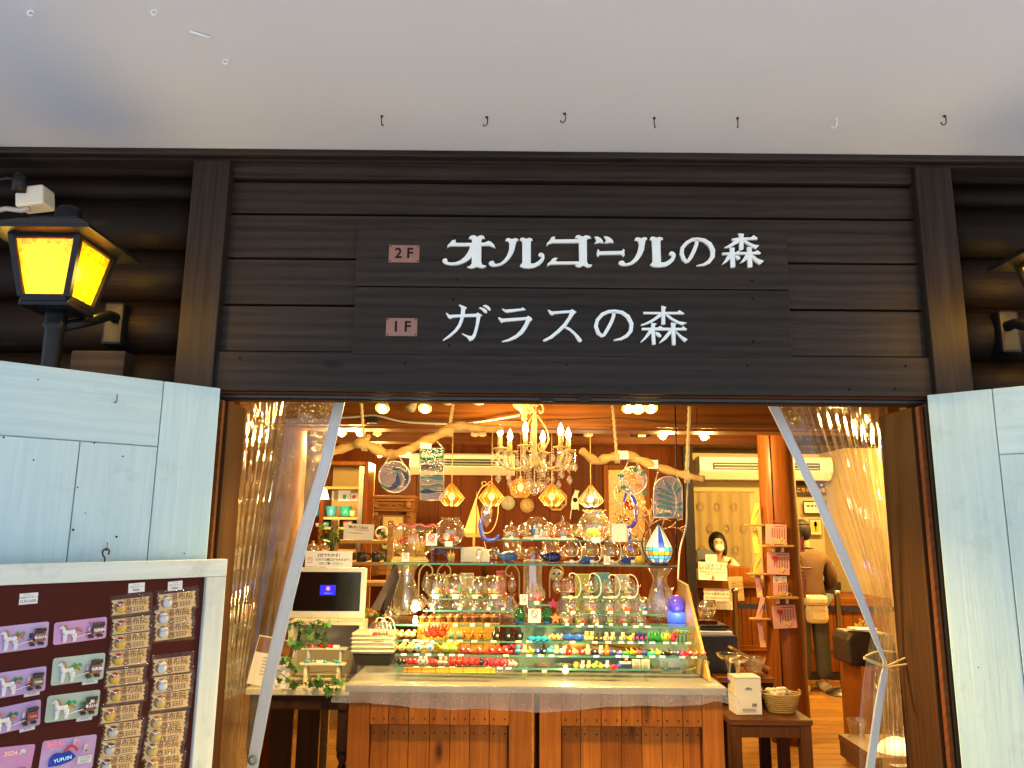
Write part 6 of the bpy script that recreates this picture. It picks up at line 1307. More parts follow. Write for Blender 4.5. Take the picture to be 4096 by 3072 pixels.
# Z5 rows
row('bird', (.80, .62, .25), (1606, 1640), 2612, Z5, 30, 'cream and yellow glass chick at the bag end', 'yellow chicks', accent=LIM); row('bird', (.45, .65, .62), (1672, 1718), 2612, Z5, 34, 'white and turquoise glass parakeet', 'turquoise parakeets', accent=SKY); row('bird', (.45, .65, .06), (1782, 1812), 2613, Z5, 34, 'lime green glass parakeet', 'lime parakeets', accent=WHT)
row('snail', (.75, .06, .04), (1850, 1872), 2614, Z5, 26, 'red glass snail in the closer pair', 'red snails', accent=WHT); row('snail', (.78, .10, .06), (1918,), 2615, Z5, 26, 'single red glass snail between the pairs', 'red snails', accent=WHT); row('snail', (.76, .05, .03), (1966, 1995, 2022), 2616, Z5, 28, 'red and white glass snail before the pink coral', 'red snails', accent=WHT)
p = at_z(2060, 2602, Z5); t = thing('pink_coral', 'magenta glass coral cluster between the shelves', 'coral', (p.x, p.y + .02, Z5 + .001)); [inst(orn('spiky', PNK), 'sprig', t, (dx, dy, 0), (0, 0, dx * 30), .03) for dx, dy in ((-.03, 0), (0, .01), (.03, 0), (.055, .01))]
SM = [('animal', SKY), ('animal', CRM), ('gold', YEL), ('fish', BLU), ('penguin', BLK), ('bird', SKY), ('animal', (.75, .6, .35)), ('bird', (.5, .7, .7)), ('penguin', RED), ('fish', CRM), ('gold', RED), ('penguin', CRM), ('whale', NAV), ('animal', WHT), ('penguin', ORG), ('fish', BLU), ('turtle', (.1, .12, .45)), ('turtle', GRN), ('gold', YEL), ('fish', (.8, .1, .08)), ('fish', (.05, .08, .3)), ('turtle', TEA), ('gold', (.7, .65, .08)), ('turtle', BLK), ('fish', BLK), ('whale', (.03, .06, .3)), ('turtle', (.7, .02, .08)), ('gold', (.75, .03, .05)), ('turtle', BRN), ('gold', ORG)]
CN = {SKY: 'sky blue', CRM: 'cream', YEL: 'yellow', BLU: 'cobalt', BLK: 'black', RED: 'red', NAV: 'navy', WHT: 'white', ORG: 'orange', GRN: 'green', TEA: 'teal', BRN: 'brown'}
SNm = {'animal': 'animal', 'gold': 'goldfish', 'fish': 'fish', 'penguin': 'penguin', 'bird': 'bird', 'whale': 'whale', 'turtle': 'turtle', 'star': 'starfish'}
for i, (sh, c_) in enumerate(SM):
    x = 2072 + i * 25.4; fig(sh, c_, x, 2617 + (x - 2140) * .012, Z5, 26, 'tiny %s glass %s on the second lowest shelf, number %s counting from the coral' % (CN.get(c_, 'coloured'), SNm[sh], ['one', 'two', 'three', 'four', 'five', 'six', 'seven', 'eight', 'nine', 'ten', 'eleven', 'twelve', 'thirteen', 'fourteen', 'fifteen', 'sixteen', 'seventeen', 'eighteen', 'nineteen', 'twenty', 'twenty-one', 'twenty-two', 'twenty-three', 'twenty-four', 'twenty-five', 'twenty-six', 'twenty-seven', 'twenty-eight', 'twenty-nine', 'thirty'][i]), 'tiny glass animals in one row', accent=rg.choice((WHT, YEL, None)))
# Z6 rows
row('gold', BLK, (1595, 1612), 2664, Z6, 24, 'black glass goldfish at the bag end of the lowest shelf', 'black goldfish'); row('gold', RED, (1636, 1657), 2664, Z6, 28, 'red glass goldfish nearest the black ones', 'red goldfish'); row('animal', WHT, (1680, 1700), 2664, Z6, 26, 'white and pink glass rabbit on the lowest shelf', 'white rabbits', accent=PNK); row('gold', (.74, .04, .03), (1722, 1738), 2664, Z6, 26, 'red glass goldfish between the rabbits and the dogs', 'red goldfish')
row('animal', (.5, .45, .4), (1760, 1780), 2665, Z6, 24, 'grey and white glass dog on the lowest shelf', 'grey dogs', accent=WHT); row('gold', (.78, .03, .02), (1806, 1830, 1855, 1880, 1904), 2665, Z6, 34, 'large red long-tailed glass goldfish in the middle row', 'large red goldfish'); row('gold', BLK, (1926, 1940), 2666, Z6, 28, 'black glass goldfish between red ones on the lowest shelf', 'black goldfish'); row('gold', (.76, .02, .05), (1962, 1980, 2005, 2022), 2667, Z6, 30, 'crimson glass goldfish before the bowls', 'red goldfish'); row('gold', (.72, .55, .40), (2040, 2056), 2668, Z6, 24, 'white and orange glass goldfish beside the bead bowl', 'pale goldfish', accent=WHT)
for i, (x, c_, lb) in enumerate(((2098, (.7, .6, .45), 'shallow clear bowl of pale beads on the lowest shelf'), (2176, (.75, .35, .32), 'pink rimmed bowl of beads on the lowest shelf'), (2256, (.62, .66, .55), 'pale green rimmed bowl of beads on the lowest shelf'))):
    p = at_z(x, 2676, ZTB + .012); k = S(p.y); t = thing('bead_bowl', lb, 'bowl', (p.x, p.y, ZTB + .005)); MB().lathe([(0, 0), (28 * k, 0), (37 * k, 22 * k), (34 * k, 22 * k), (0, 8 * k)], 20, mod=lambda i_, g, rr, z: (rr * (1 + .03 * math.cos(16 * g)), z)).build('bowl', M_thick if i == 0 else glass('rim_%d' % i, c_, .8, .5, milk=.45, milkcol=c_), t)
    b = MB(); [b.ball((rg.uniform(-.03, .03), rg.uniform(-.03, .02), .015 + rg.uniform(0, .006)), .0055, 6, 4) for _ in range(26)]; struct(b.build('beads', gm(c_), t), 'stuff')
    MB().box(-.013, .013, -.056, -.055, 0, .015).build('price_tag', M_paper, t)
for i, (sh, c_) in enumerate((('ball', ORG), ('animal', CRM), ('animal', (.75, .5, .2)), ('bird', LIM), ('gold', YEL), ('animal', WHT), ('turtle', RED), ('fish', BLU))):
    x = 2306 + i * 24.5; fig(sh, c_, x, 2674, Z6, 22, '%s glass %s on the lowest shelf between bead bowl and picture boxes' % (['round orange', 'white-faced cream', 'honey brown', 'lime', 'yellow', 'plain white', 'red', 'blue'][i], ['pumpkin', 'cat', 'dog', 'bird', 'goldfish', 'mouse', 'beetle', 'fish'][i]), 'mixed tiny wares at the front')
p = at_z(2502, 2678, ZTB + .008); t = thing('toy_boat', 'little white boat with a red striped sail at the table front', 'toy boat', (p.x, p.y, ZTB + .008)); k = S(p.y); MB().prism([(-20 * k, 22 * k), (24 * k, 22 * k), (16 * k, 4 * k), (-14 * k, 4 * k)], lambda u, v, d: (u, d, v), -.015, .015).build('hull', gm((.02, .05, .25)), t, .001); MB().box(-24 * k, 20 * k, -.018, .018, 22 * k, 28 * k).build('deck', M_paper, t)
for j in range(5): MB().box((-3 + j) * k, (9 + j) * k, -.003, .003, (30 + 5 * j) * k, (35 + 5 * j) * k).build('sail_stripe', gm(RED if j % 2 == 0 else WHT), t)
for i, x in enumerate((2545, 2582)):
    p = at_z(x, 2680, ZTB + .008); k = S(p.y); t = thing('picture_box', 'small white framed box, %s the toy boat' % ['next to', 'second from'][i], 'box', (p.x, p.y, ZTB + .008)); MB().box(-16 * k, 16 * k, -.012, .012, 0, 38 * k).build('box', M_wbase, t, .002); MB().box(-10 * k, 10 * k, -.0135, -.0125, 6 * k, 32 * k).build('picture', mat('pale_print', (.55, .45, .42), .5, var=.3, nscale=60), t)
for i, (x, c_, lb) in enumerate(((2682, TEA, 'square clear dish of teal turtles at the table corner'), (2782, (.5, .55, .15), 'square clear dish of striped candy rods at the table corner'))):
    p = at_z(x, 2690, ZTB + .004); k = S(p.y); t = thing('square_dish', lb, 'dish', (p.x, p.y, ZTB + .005)); b = MB(); q = 46 * k
    b.add([(-q * .85, -q * .6, 0), (q * .85, -q * .6, 0), (q * .85, q * .6, 0), (-q * .85, q * .6, 0), (-q, -q * .75, q), (q, -q * .75, q), (q, q * .75, q), (-q, q * .75, q)], [(0, 1, 2, 3), (0, 1, 5, 4), (1, 2, 6, 5), (2, 3, 7, 6), (3, 0, 4, 7)]).build('glass_body', M_thick, t)
    if i == 0:
        for dx in (-.02, .02): inst(orn('turtle', c_), 'turtle', t, (dx, 0, .008), sc=.036)
        MB().box(-.018, .018, -.03, -.029, .03, .055).build('price_tag', M_paper, t)
    else:
        for j in range(9):
            a = (-.05 + .006 * j, -.02 + .005 * j, .012 + .003 * j); bq = (.035 + .004 * j, -.015 + .004 * j, .035 + .005 * j); MB().tube([Vector(a).lerp(Vector(bq), q_ / 4) for q_ in range(5)], .005, 6).build('candy_rod', gm((YEL, LIM, GRN, ORG)[j % 4]), t)
# driftwood and shell deco behind the lower shelves
p = at(2480, 2590, 4.3); t = thing('shelf_driftwood', 'rough brown driftwood lying behind the lower glass shelves', 'driftwood', p); MB().tube(smooth([(-.14, 0, .03), (-.06, 0, .0), (.05, .01, -.005), (.17, 0, -.03)]), [.012, .02, .026, .028, .03, .03, .03, .03, .03, .03, .028, .026, .024, .02, .018, .012], 9).build('wood', wood('brown_driftwood', (.12, .05, .015), (.30, .15, .05), 0, .7, bump=.6), t)
p = at(2340, 2600, 4.3); t = thing('pale_driftwood', 'pale smooth driftwood lump behind the lower shelves', 'driftwood', p); MB().tube(smooth([(-.12, 0, -.02), (-.06, 0, .03), (.02, 0, .035), (.1, 0, -.02)]), [.012, .03, .04, .045, .05, .05, .05, .048, .045, .04, .035, .03, .03, .025, .02, .012], 9).build('wood', W_drift, t)
# pale liner standing behind the lower shelves
t = thing('shelf_liner', 'pale blue-grey liner board standing behind the lower shelves', 'board', (at(2310, 2560, 4.36).x, 4.36, ZTB + .004)); MB().box(at(2075, 2560, 4.36).x - t.location.x, at(2760, 2560, 4.36).x - t.location.x, 0, .01, 0, Z4 - ZTB + .06).build('board', mat('pale_liner', (.20, .27, .26), .6, var=.15, nscale=9), t)

# white price tags along the shelf fronts
tg = MB().box(-.014, .014, -.0012, .0, -.0045, .0055).mesh('tag', M_paper)
for (z, x0, x1, ye, Yf, nm) in ((Z4, 1600, 2770, 2566, 4.12, 'turtle'), (Z5, 1600, 2800, 2622, 4.04, 'second lowest'), (Z6, 1600, 2060, 2672, 3.98, 'lowest'), (Z3, 2240, 2620, 2502, 4.20, 'little globe')):
    n = int((x1 - x0) / 44)
    for k_ in range(n):
        if rg.random() < .25: continue
        p = at(x0 + (x1 - x0) * (k_ + rg.uniform(.3, .7)) / n, ye, Yf); t = thing('shelf_tag', 'small white price tag along the front of the %s shelf' % nm, 'price tag', (p.x, Yf - .001, z - .002), 'price tags on the %s shelf' % nm); inst(tg, 'tag', t)

# plain blown glass filling the back of the shelves
for i, (x, w_, zb, yb2, hh) in enumerate(((1790, 60, Z3, 2430, 95), (1850, 54, Z3, 2425, 110), (1925, 58, Z3, 2428, 90), (1990, 50, Z3, 2425, 120), (2040, 60, Z3, 2430, 80), (2235, 64, Z3, 2432, 95), (2310, 56, Z3, 2428, 115), (2400, 60, Z3, 2430, 90), (2475, 58, Z3, 2428, 110), (2548, 60, Z3, 2430, 95), (2600, 48, Z3, 2432, 105), (1560, 46, Z3, 2470, 40), (1590, 40, Z3, 2472, 36))):
    p = at_z(x, yb2, zb); k = S(p.y); r = w_ * k / 2; h = hh * k
    t = thing('blown_glass_vase', 'plain clear blown vase behind the globes, %s along the back row' % (ORD + ['seventeenth'])[i], 'vase', (p.x, min(p.y, 4.53), zb + .001), 'clear vases in the back row')
    MB().lathe([(0, .004), (r * .7, 0), (r, h * .28), (r * .9, h * .5), (r * .45, h * .78), (r * .5, h * .92), (r * .72, h)], 18, mod=lambda i_, g, rr, z: (rr * (1 + .06 * math.cos((5 + i % 3) * g)), z)).build('glass_body', M_thick, t)
for i, (x, y, c_) in enumerate(((1868, 2300, (.72, .60, .40)), (2005, 2310, (.60, .10, .06)), (2330, 2300, (.62, .55, .10)), (2410, 2310, (.15, .40, .45)), (2490, 2318, (.70, .62, .50)))):
    p = at(x, y, 4.62); t = thing('boxed_souvenir', '%s souvenir box standing behind the glass shelves' % ['cream', 'red', 'olive yellow', 'teal', 'pale'][i], 'box', (p.x, 4.62, Z3 + .001)); W = rg.uniform(.03, .05); MB().box(-W, W, 0, .04, 0, p.z - Z3 + rg.uniform(.0, .04)).build('carton', mat('souvenir_box_%d' % i, c_, .6, var=.25, nscale=30), t, .002)
p = at(2150, 2440, 4.55); t = thing('back_shelf_board', 'wooden board carrying the boxes behind the glass shelves', 'board', (at(2150, 2440, 4.6).x, 4.56, Z3)); MB().box(-.62, .6, 0, .16, -.02, 0).build('board', W_pineh, t, .003)
for s_ in (-.58, .56): MB().box(s_ - .02, s_ + .02, .04, .1, ZTB + .006 - Z3, -.021).build('leg', W_pineh, t, .002)

for i, (x, y, w_, z, pl) in enumerate(((2098, 2156, 46, R1, [SKY, WHT]), (2200, 2156, 46, R1, [RED, WHT]), (2305, 2157, 48, R1, [GRN, CRM]), (2432, 2158, 40, R1, [YEL, WHT]), (1975, 2246, 44, Z1, [BLU, WHT]), (2085, 2246, 40, Z1, [TEA, RED]), (2250, 2248, 44, Z1, [ORG, WHT]), (2330, 2246, 42, Z1, [GRN, RED]), (2410, 2246, 42, Z1, [PNK, WHT]), (2490, 2248, 40, Z1, [LIM, BLU]), (1790, 2390, 48, R2a, [RED, WHT]), (1865, 2390, 48, R2a, [GRN, CRM]), (1942, 2390, 48, R2a, [SKY, RED]), (2330, 2391, 44, R2b, [RED, GRN]), (2410, 2391, 44, R2b, [YEL, SKY]), (2485, 2391, 44, R2b, [GRN, WHT]))):
    o = globe('ball', x, y - 10, w_, z, 'small filler globe between larger pieces, %s counting along the tiers from the top' % ORD[i], pl, 'filler globes between the larger pieces', 4, tagc=False)

# ------------------------------------------------------------------ table with the monitor, at the curtain side
YM = 4.3
ZM = at(1250, 2752, YM).z
mx0, mx1 = at(985, 2752, YM).x, at(1408, 2752, YM).x
t = thing('console_table', 'dark console table with a pale stone top and barley-twist legs', 'table', ((mx0 + mx1) / 2, YM, 0)); Wm = (mx1 - mx0) / 2
MB().box(-Wm, Wm, -.02, .62, ZM - .035, ZM).build('stone_top', mat('pale_stone', (.55, .50, .40), .6, var=.1, nscale=25, bump=.1), t, .006)
MB().box(-Wm + .02, Wm - .02, .0, .6, ZM - .11, ZM - .036).build('apron', W_dk, t, .004)
def barley(x, y):
    MB().box(x - .028, x + .028, y - .028, y + .028, ZM - .32, ZM - .111).build('leg_block', W_dkv, t, .004)
    n = 46; b = MB(); vs = []
    for i in range(n):
        z = ZM - .321 - i * .008
        for j in range(14): g = 2 * math.pi * j / 14; r = .022 + .008 * math.sin(2 * g + i * .55); vs.append((x + r * math.cos(g), y + r * math.sin(g), z))
    b.add(vs, [(i * 14 + j, i * 14 + (j + 1) % 14, (i + 1) * 14 + (j + 1) % 14, (i + 1) * 14 + j) for i in range(n - 1) for j in range(14)], True).build('twisted_leg', W_dkv, t)
    MB().box(x - .028, x + .028, y - .028, y + .028, 0, ZM - .321 - 45 * .008 - .001).build('leg_foot', W_dkv, t, .004)
barley(Wm - .045, .04); barley(Wm - .045, .56); barley(-Wm + .045, .04)
for (xa, xb, lb, yy) in ((1078, 1166, 'narrow brown upright board under the console table', 4.78), (1186, 1272, 'reddish upright board under the console table, nearer the cabinet', 4.78)):
    a, b = at(xa, 2950, yy).x, at(xb, 2950, yy).x; t2 = thing('upright_board', lb, 'board', ((a + b) / 2, yy, 0)); MB().box(-(b - a) / 2, (b - a) / 2, 0, .03, 0, ZM - .12).build('board', W_brn, t2, .003)
# white crate
p = at_z(1292, 2724, ZM); k = S(p.y)
t = thing('white_crate', 'whitewashed open wooden crate carrying the monitor', 'crate', (p.x, p.y, ZM + .001)); M_ww = wood('whitewashed_wood', (.64, .56, .42), (.80, .72, .57), 0, .7, bump=.25, rnd=.06)
hx, hz = 143 * k, (at(1292, 2486, p.y).z - ZM)
MB().box(-hx, hx, .14, .155, 0, hz).build('back_panel', mat('grey_inner_panel', (.40, .35, .26), .8, var=.1), t)
for s_ in (-1, 1): MB().box(min(s_ * hx, s_ * (hx - .022)), max(s_ * hx, s_ * (hx - .022)), 0, .139, 0, hz - .021).build('side', M_ww, t, .002)
MB().box(-hx, hx, -.004, .139, hz - .02, hz).build('top', M_ww, t, .002); MB().box(-hx + .023, hx - .023, 0, .139, .0, .012).build('bottom', M_ww, t, .002)
ZC_ = ZM + hz
# monitor
p = at_z(1302, 2476, ZC_ + .012); k = S(p.y); t = thing('monitor', 'white-framed monitor with a small blue login window', 'monitor', (p.x, p.y, ZC_ + .002)); t.rotation_euler = (R(-4), 0, R(2))
w0, h0 = 148 * k, 200 * k
MB().box(-w0, w0, 0, .03, .012, h0).build('bezel', M_offw, t, .008); MB().box(-w0 + 20 * k, w0 - 20 * k, -.003, -.001, 36 * k, h0 - 18 * k).build('screen', mat('dark_screen', (.006, .005, .005), .12, spec=.6), t)
MB().box(-28 * k, 32 * k, -.0045, -.0035, 95 * k, 133 * k).build('login_window', mat('blue_window', (.01, .01, .5), .5, emit=(.02, .02, .9), estr=.5), t)
MB().prism(circ(3 * k, 120 * k, 8 * k, 0, 360, 14), lambda u, v, d: (u, -.005 - d, v), 0, .0005).build('login_icon', mat('icon_red', (.7, .2, .3), .5, emit=(.8, .25, .35), estr=.5), t); text('Password', 7 * k, M_paper, t, (3 * k, -.0052, 103 * k))
for s_ in (-1, 1): MB().tube(smooth([(s_ * 50 * k, .0, .0), (s_ * 52 * k, -.03, .0), (s_ * 50 * k, -.032, .02), (s_ * 48 * k, -.02, .03)]), .005, 6).build('foot_clip', M_clear, t)
t, W, H = notice(1315, 2236, 183, 60, p.y + .02, 'cream two-minute glass craft notice standing on the monitor', [('2分でわかる！', 15, .05, .45, M_ink), ('のガラス細工ができるまで…', 11, .22, -.1, M_ink), ('ぜひご覧ください♪', 11, .1, -.6, M_ink), ('FG', 18, -.78, -.02, mat('rose_print', (.6, .25, .18), .6)), ('studio', 8, -.78, -.45, M_redp)], 0)
# bench risers with little shoes
p0 = at_z(1285, 2742, ZM); k = S(p0.y)
for (yt, lb, c_) in ((2596, 'upper', RED), (2652, 'lower', (.05, .40, .50))):
    z = at(1285, yt, p0.y).z; t = thing('mini_bench', 'little whitewashed bench with %s shoes inside the crate front' % ('red' if lb == 'upper' else 'turquoise'), 'bench', (p0.x, p0.y, ZM))
    dy = .02 if lb == 'upper' else -.025
    for j in range(3): MB().box(-88 * k, 88 * k, dy + .0 + .022 * j, dy + .020 + .022 * j, z - ZM - .008, z - ZM).build('slat', M_ww, t, .001)
    for s_ in (-1, 1): MB().box(s_ * 62 * k - .007, s_ * 62 * k + .007, dy + .01, dy + .05, 0, z - ZM - .0085).build('leg', M_ww, t, .001)
    for j, x in enumerate((1243, 1282, 1290, 1312, 1328) if lb == 'upper' else (1228, 1246, 1296, 1340, 1352)):
        q = at(x, yt - 2, p0.y + dy + .02 + .022 * (j % 2)); t2 = thing('tiny_shoe', 'tiny %s glass shoe pair with white trim, %s along the little bench' % ('red' if lb == 'upper' else 'turquoise', ORD[j]), 'glass shoe', (q.x, q.y, z + .0005), 'tiny shoes on the benches', rz=.4)
        inst(orn('shoe', c_), 'body', t2, sc=.03); inst(orn('ball', WHT), 'toe', t2, (.008, -.006, .004), sc=.009); inst(orn('ball', BLK), 'bow', t2, (-.006, 0, .016), sc=.006)
    q = at(1345 if lb == 'upper' else 1278, yt - 1, p0.y + dy); t2 = thing('price_card', 'small blank price card on the %s bench' % ('red-shoe' if lb == 'upper' else 'turquoise-shoe'), 'price card', (q.x, q.y, z + .0005)); MB().box(-.018, .018, 0, .004, 0, .018).build('card', M_paper, t2)
# ivy
M_ivy = mat('ivy_leaf', (.030, .10, .018), .45, var=.35, nscale=30); M_ivy2 = mat('ivy_leaf_variegated', (.10, .24, .05), .45, var=.4, nscale=30)
lf = [(0, 0), (.35, -.1), (.62, -.45), (.55, .0), (1.0, .12), (.6, .32), (.38, .55), (.55, .9), (.15, .75), (0, 1.15), (-.15, .75), (-.55, .9), (-.38, .55), (-.6, .32), (-1.0, .12), (-.55, .0), (-.62, -.45), (-.35, -.1)]
LV = [MB().prism(lf, lambda u, v, d: (u * .5, d + .12 * abs(u) ** 1.5 - .05, -v * .6), -.01, .01).mesh('leaf', mm) for mm in (M_ivy, M_ivy2)]
def ivy(pts, Y, label, n, size=.034, rs=5):
    q = random.Random(rs); P = smooth([at(x, y, Y) for x, y in pts], 5); o = P[0].copy(); t = thing('ivy_trail', label, 'ivy', o)
    MB().tube([a - o for a in P], .002, 5).build('stem', mat('ivy_stem', (.06, .05, .02), .6), t)
    for k_ in range(n):
        a = P[int(q.uniform(0, len(P) - 1))] - o; inst(LV[q.random() < .3], 'leaf', t, (a.x + q.uniform(-.03, .03), a.y - q.uniform(0, .03), a.z + q.uniform(-.025, .01)), (q.uniform(-.5, .5), q.uniform(-.9, .9), q.uniform(-.7, .7)), size * q.uniform(.7, 1.25))
ivy([(1140, 2500), (1190, 2490), (1225, 2500), (1200, 2540), (1180, 2590)], 4.27, 'ivy trailing over the crate corner under the monitor', 13, .058, 5); ivy([(1250, 2490), (1275, 2480), (1310, 2500)], 4.27, 'short ivy sprig on the crate top', 5, .05, 6); ivy([(1190, 2600), (1230, 2560), (1270, 2535), (1300, 2560), (1265, 2585)], 4.4, 'dark ivy sprig inside the crate', 9, .054, 7)
ivy([(1165, 2600), (1160, 2640), (1180, 2680), (1195, 2650)], 4.28, 'ivy hanging along the crate side', 9, .05, 8); ivy([(1120, 2690), (1160, 2720), (1210, 2735), (1260, 2705), (1300, 2740), (1340, 2735), (1350, 2690), (1240, 2690)], 4.27, 'ivy lying along the stone table top', 18, .056, 9)
# menu board and other things behind the curtain
p = at_z(1075, 2752, ZM); t = thing('menu_card', 'large cream card with a brown photo leaning behind the plastic curtain', 'card', (p.x, p.y, ZM + .001)); t.rotation_euler = (R(-9), R(9), R(-4)); k = S(p.y)
MB().box(-90 * k, 62 * k, 0, .006, 0, 178 * k).build('card', M_paper, t, .001); MB().box(-86 * k, 58 * k, -.002, -.0005, 118 * k, 174 * k).build('photo', mat('brown_photo', (.25, .085, .02), .5, var=.5, nscale=12), t)
for j in range(6): MB().box(-50 * k, (10 + 25 * (j % 2)) * k, -.002, -.0005, (100 - 12 * j) * k, (102 - 12 * j) * k).build('text_line', M_brp, t)
# wooden stand with cards and plants beside the monitor
p = at(1400, 2300, 5.1); t = thing('ladder_shelf', 'yellow wooden ladder shelf behind the monitor with mugs and a card', 'shelf', (p.x, 5.1, 0)); X = lambda px: at(px, 2200, 5.1).x - p.x; Zp = lambda y: at(1400, y, 5.1).z
for (xa, xb) in ((1318, 1348), (1548, 1572)): MB().box(X(xa), X(xb), 0, .03, 0, Zp(2080)).build('post', W_yel, t, .003)
for (y, dp) in ((2160, .18), (2248, .22), (2330, .25), (2480, .3)): MB().box(X(1349), X(1547), -.005, dp, Zp(y + 14), Zp(y)).build('shelf_board', W_yel, t, .003)
n_, W, H = notice(1435, 2128, 118, 62, 5.1, 'cream card headed with English glass words on the ladder shelf', [('Multi Glass', 17, -.05, .6, M_brp), ('multi-purpose glass', 7, .25, .28, M_brp)], 2); MB().lathe([(0, 0), (.045, .004), (.05, .008)], 18, (-.02, -.004, -.02)).build('printed_dish', mat('printed_plate', (.25, .2, .15), .5), n_).scale = (1, .05, .5)
for i, (x, w_) in enumerate(((1445, 22), (1502, 18))):
    q = at(x, 2246, 5.18); t = thing('stoneware_mug', 'blue-brown stoneware mug on the ladder shelf, %s' % ['the wider one with its handle out', 'the slimmer one'][i], 'mug', (q.x, 5.18, Zp(2248))); k = S(5.05); MB().lathe([(0, 0), (w_ * .85 * k, 0), (w_ * k, 36 * k), (w_ * .9 * k, 36 * k), (w_ * .8 * k, 4 * k), (0, 4 * k)], 18).build('cup', mat('blue_brown_glaze', (.05, .055, .06), .25, var=.7, nscale=9), t); MB().tube(smooth([(w_ * .9 * k, 0, 32 * k), (w_ * 1.7 * k, 0, 26 * k), (w_ * 1.5 * k, 0, 8 * k), (w_ * .85 * k, 0, 5 * k)]), .005, 6).build('handle', mat('blue_brown_glaze', (.05, .055, .06), .25, var=.7, nscale=9), t)
q = at(1527, 2155, 5.18); t = thing('hole_planter', 'round cream planter with an opening and heart-leaf vine', 'planter', (q.x, 5.18, Zp(2158))); k = S(5.05); MB().ball((0, 0, 27 * k), 27 * k, 16, 10).build('pot', M_offw, t); MB().ball((-6 * k, -20 * k, 30 * k), 14 * k, 12, 8, (1, .5, 1)).build('opening', M_vent, t)
for (dx, dz) in ((6, 18), (18, 5), (22, -22), (14, -48), (30, -62), (10, -78), (28, -88), (40, -70)): inst(LV[0], 'leaf', t, (dx * k, -.045, dz * k + .02), (0, dx * .03, 0), .045)
t = thing('leafy_plant', 'fresh green leafy plant beside the hem of the curtain', 'plant', at(1330, 2170, 4.85)); 
for j in range(16): a = j * 2.4; pt = (.09 * math.cos(a) * (.4 + .6 * ((j * 7) % 5) / 5), .06 * math.sin(a), .02 + .11 * ((j * 3) % 7) / 7); MB().tube([(0, 0, -.1), (pt[0] * .5, pt[1] * .5, pt[2] * .6), pt], .002, 5).build('stem', M_ivy, t); inst(LV[1 if j % 3 else 0], 'leaf', t, pt, (1.0 + .3 * math.sin(j), .5 * math.cos(j), a), (.04, .04, .085))
for i, x in enumerate((1250, 1295)):
    q = at(x, 2200, 5.2); t = thing('glass_bauble', 'clear glass bauble ornament on the shelf behind the hem, %s' % ['nearer the curtain', 'nearer the plant'][i], 'bauble', q); MB().ball((0, 0, .0), .045, 16, 10).build('glass_body', M_thick, t); contents(t, .03, -.03, [WHT, SKY, BLK], 3); MB().lathe([(0, .045), (.01, .045), (.01, .06), (0, .06)], 8).build('cap', M_cream, t)
# framed black pictures on an easel behind
p = at(1555, 2460, 4.55); t = thing('picture_easel', 'dark picture boards stacked on a black easel behind the vase', 'easel', p); k = S(4.55)
for j in range(3): MB().prism([(-70 + 14 * j, 20), (20 + 9 * j, 195), (44 + 5 * j, 190), (-36 + 14 * j, 14)], lambda u, v, d: (u * k, d + .016 * j, v * k), 0, .012).build('picture_board', mat('charred_board_%d' % j, [(.10, .06, .035), (.05, .03, .02), (.03, .02, .015)][j], .5, var=.6, nscale=20), t)
MB().tube([(10 * k, .03, 190 * k), (-40 * k, -.01, -40 * k)], .007, 6).build('easel_leg', M_black, t); MB().tube([(14 * k, .03, 190 * k), (-10 * k, .05, -40 * k)], .007, 6).build('easel_leg', M_black, t)
# counter with wares behind the display
p = at(1500, 2480, 4.9); t = thing('ware_counter', 'orange wooden side counter crowded with small glass wares', 'counter', (at(1530, 2480, 4.85).x, 4.85, 0)); zw = at(1500, 2478, 4.85).z; MB().box(-.2, .25, 0, .22, zw - .03, zw).build('top', W_pineh, t, .004); MB().box(-.19, .24, .02, .22, 0, zw - .031).build('body', W_redv, t)
for i in range(9): x = 1455 + 13 * (i % 5) + 6 * (i // 5); fig(('turtle', 'animal', 'bird', 'ball')[i % 4], (LIM, YEL, CRM, ORG, GRN)[i % 5], x, 2472 - 8 * (i // 5) - 4 * (i % 2), zw, 24, '%s glass %s among the wares crowded on the side counter' % (['lime', 'yellow', 'cream', 'orange', 'green'][i % 5], ['turtle', 'cat', 'bird', 'ball'][i % 4]), 'wares on the side counter')
q = at_z(1522, 2530, ZTB + .2); 
# hook stand globes by the bags
for i, (x, r2) in enumerate(((1510, 34), (1538, 34))): 
    q = at(x, 2560, 4.12); globe('hang', x - 6, 2572, 62, ZTB + .16, 'clear globe with flowers on a curved stand behind the cotton bags, %s' % ['behind', 'in front'][i], [GRN, RED, PNK, YEL], 'globes behind the bags', 5, tagc=False)
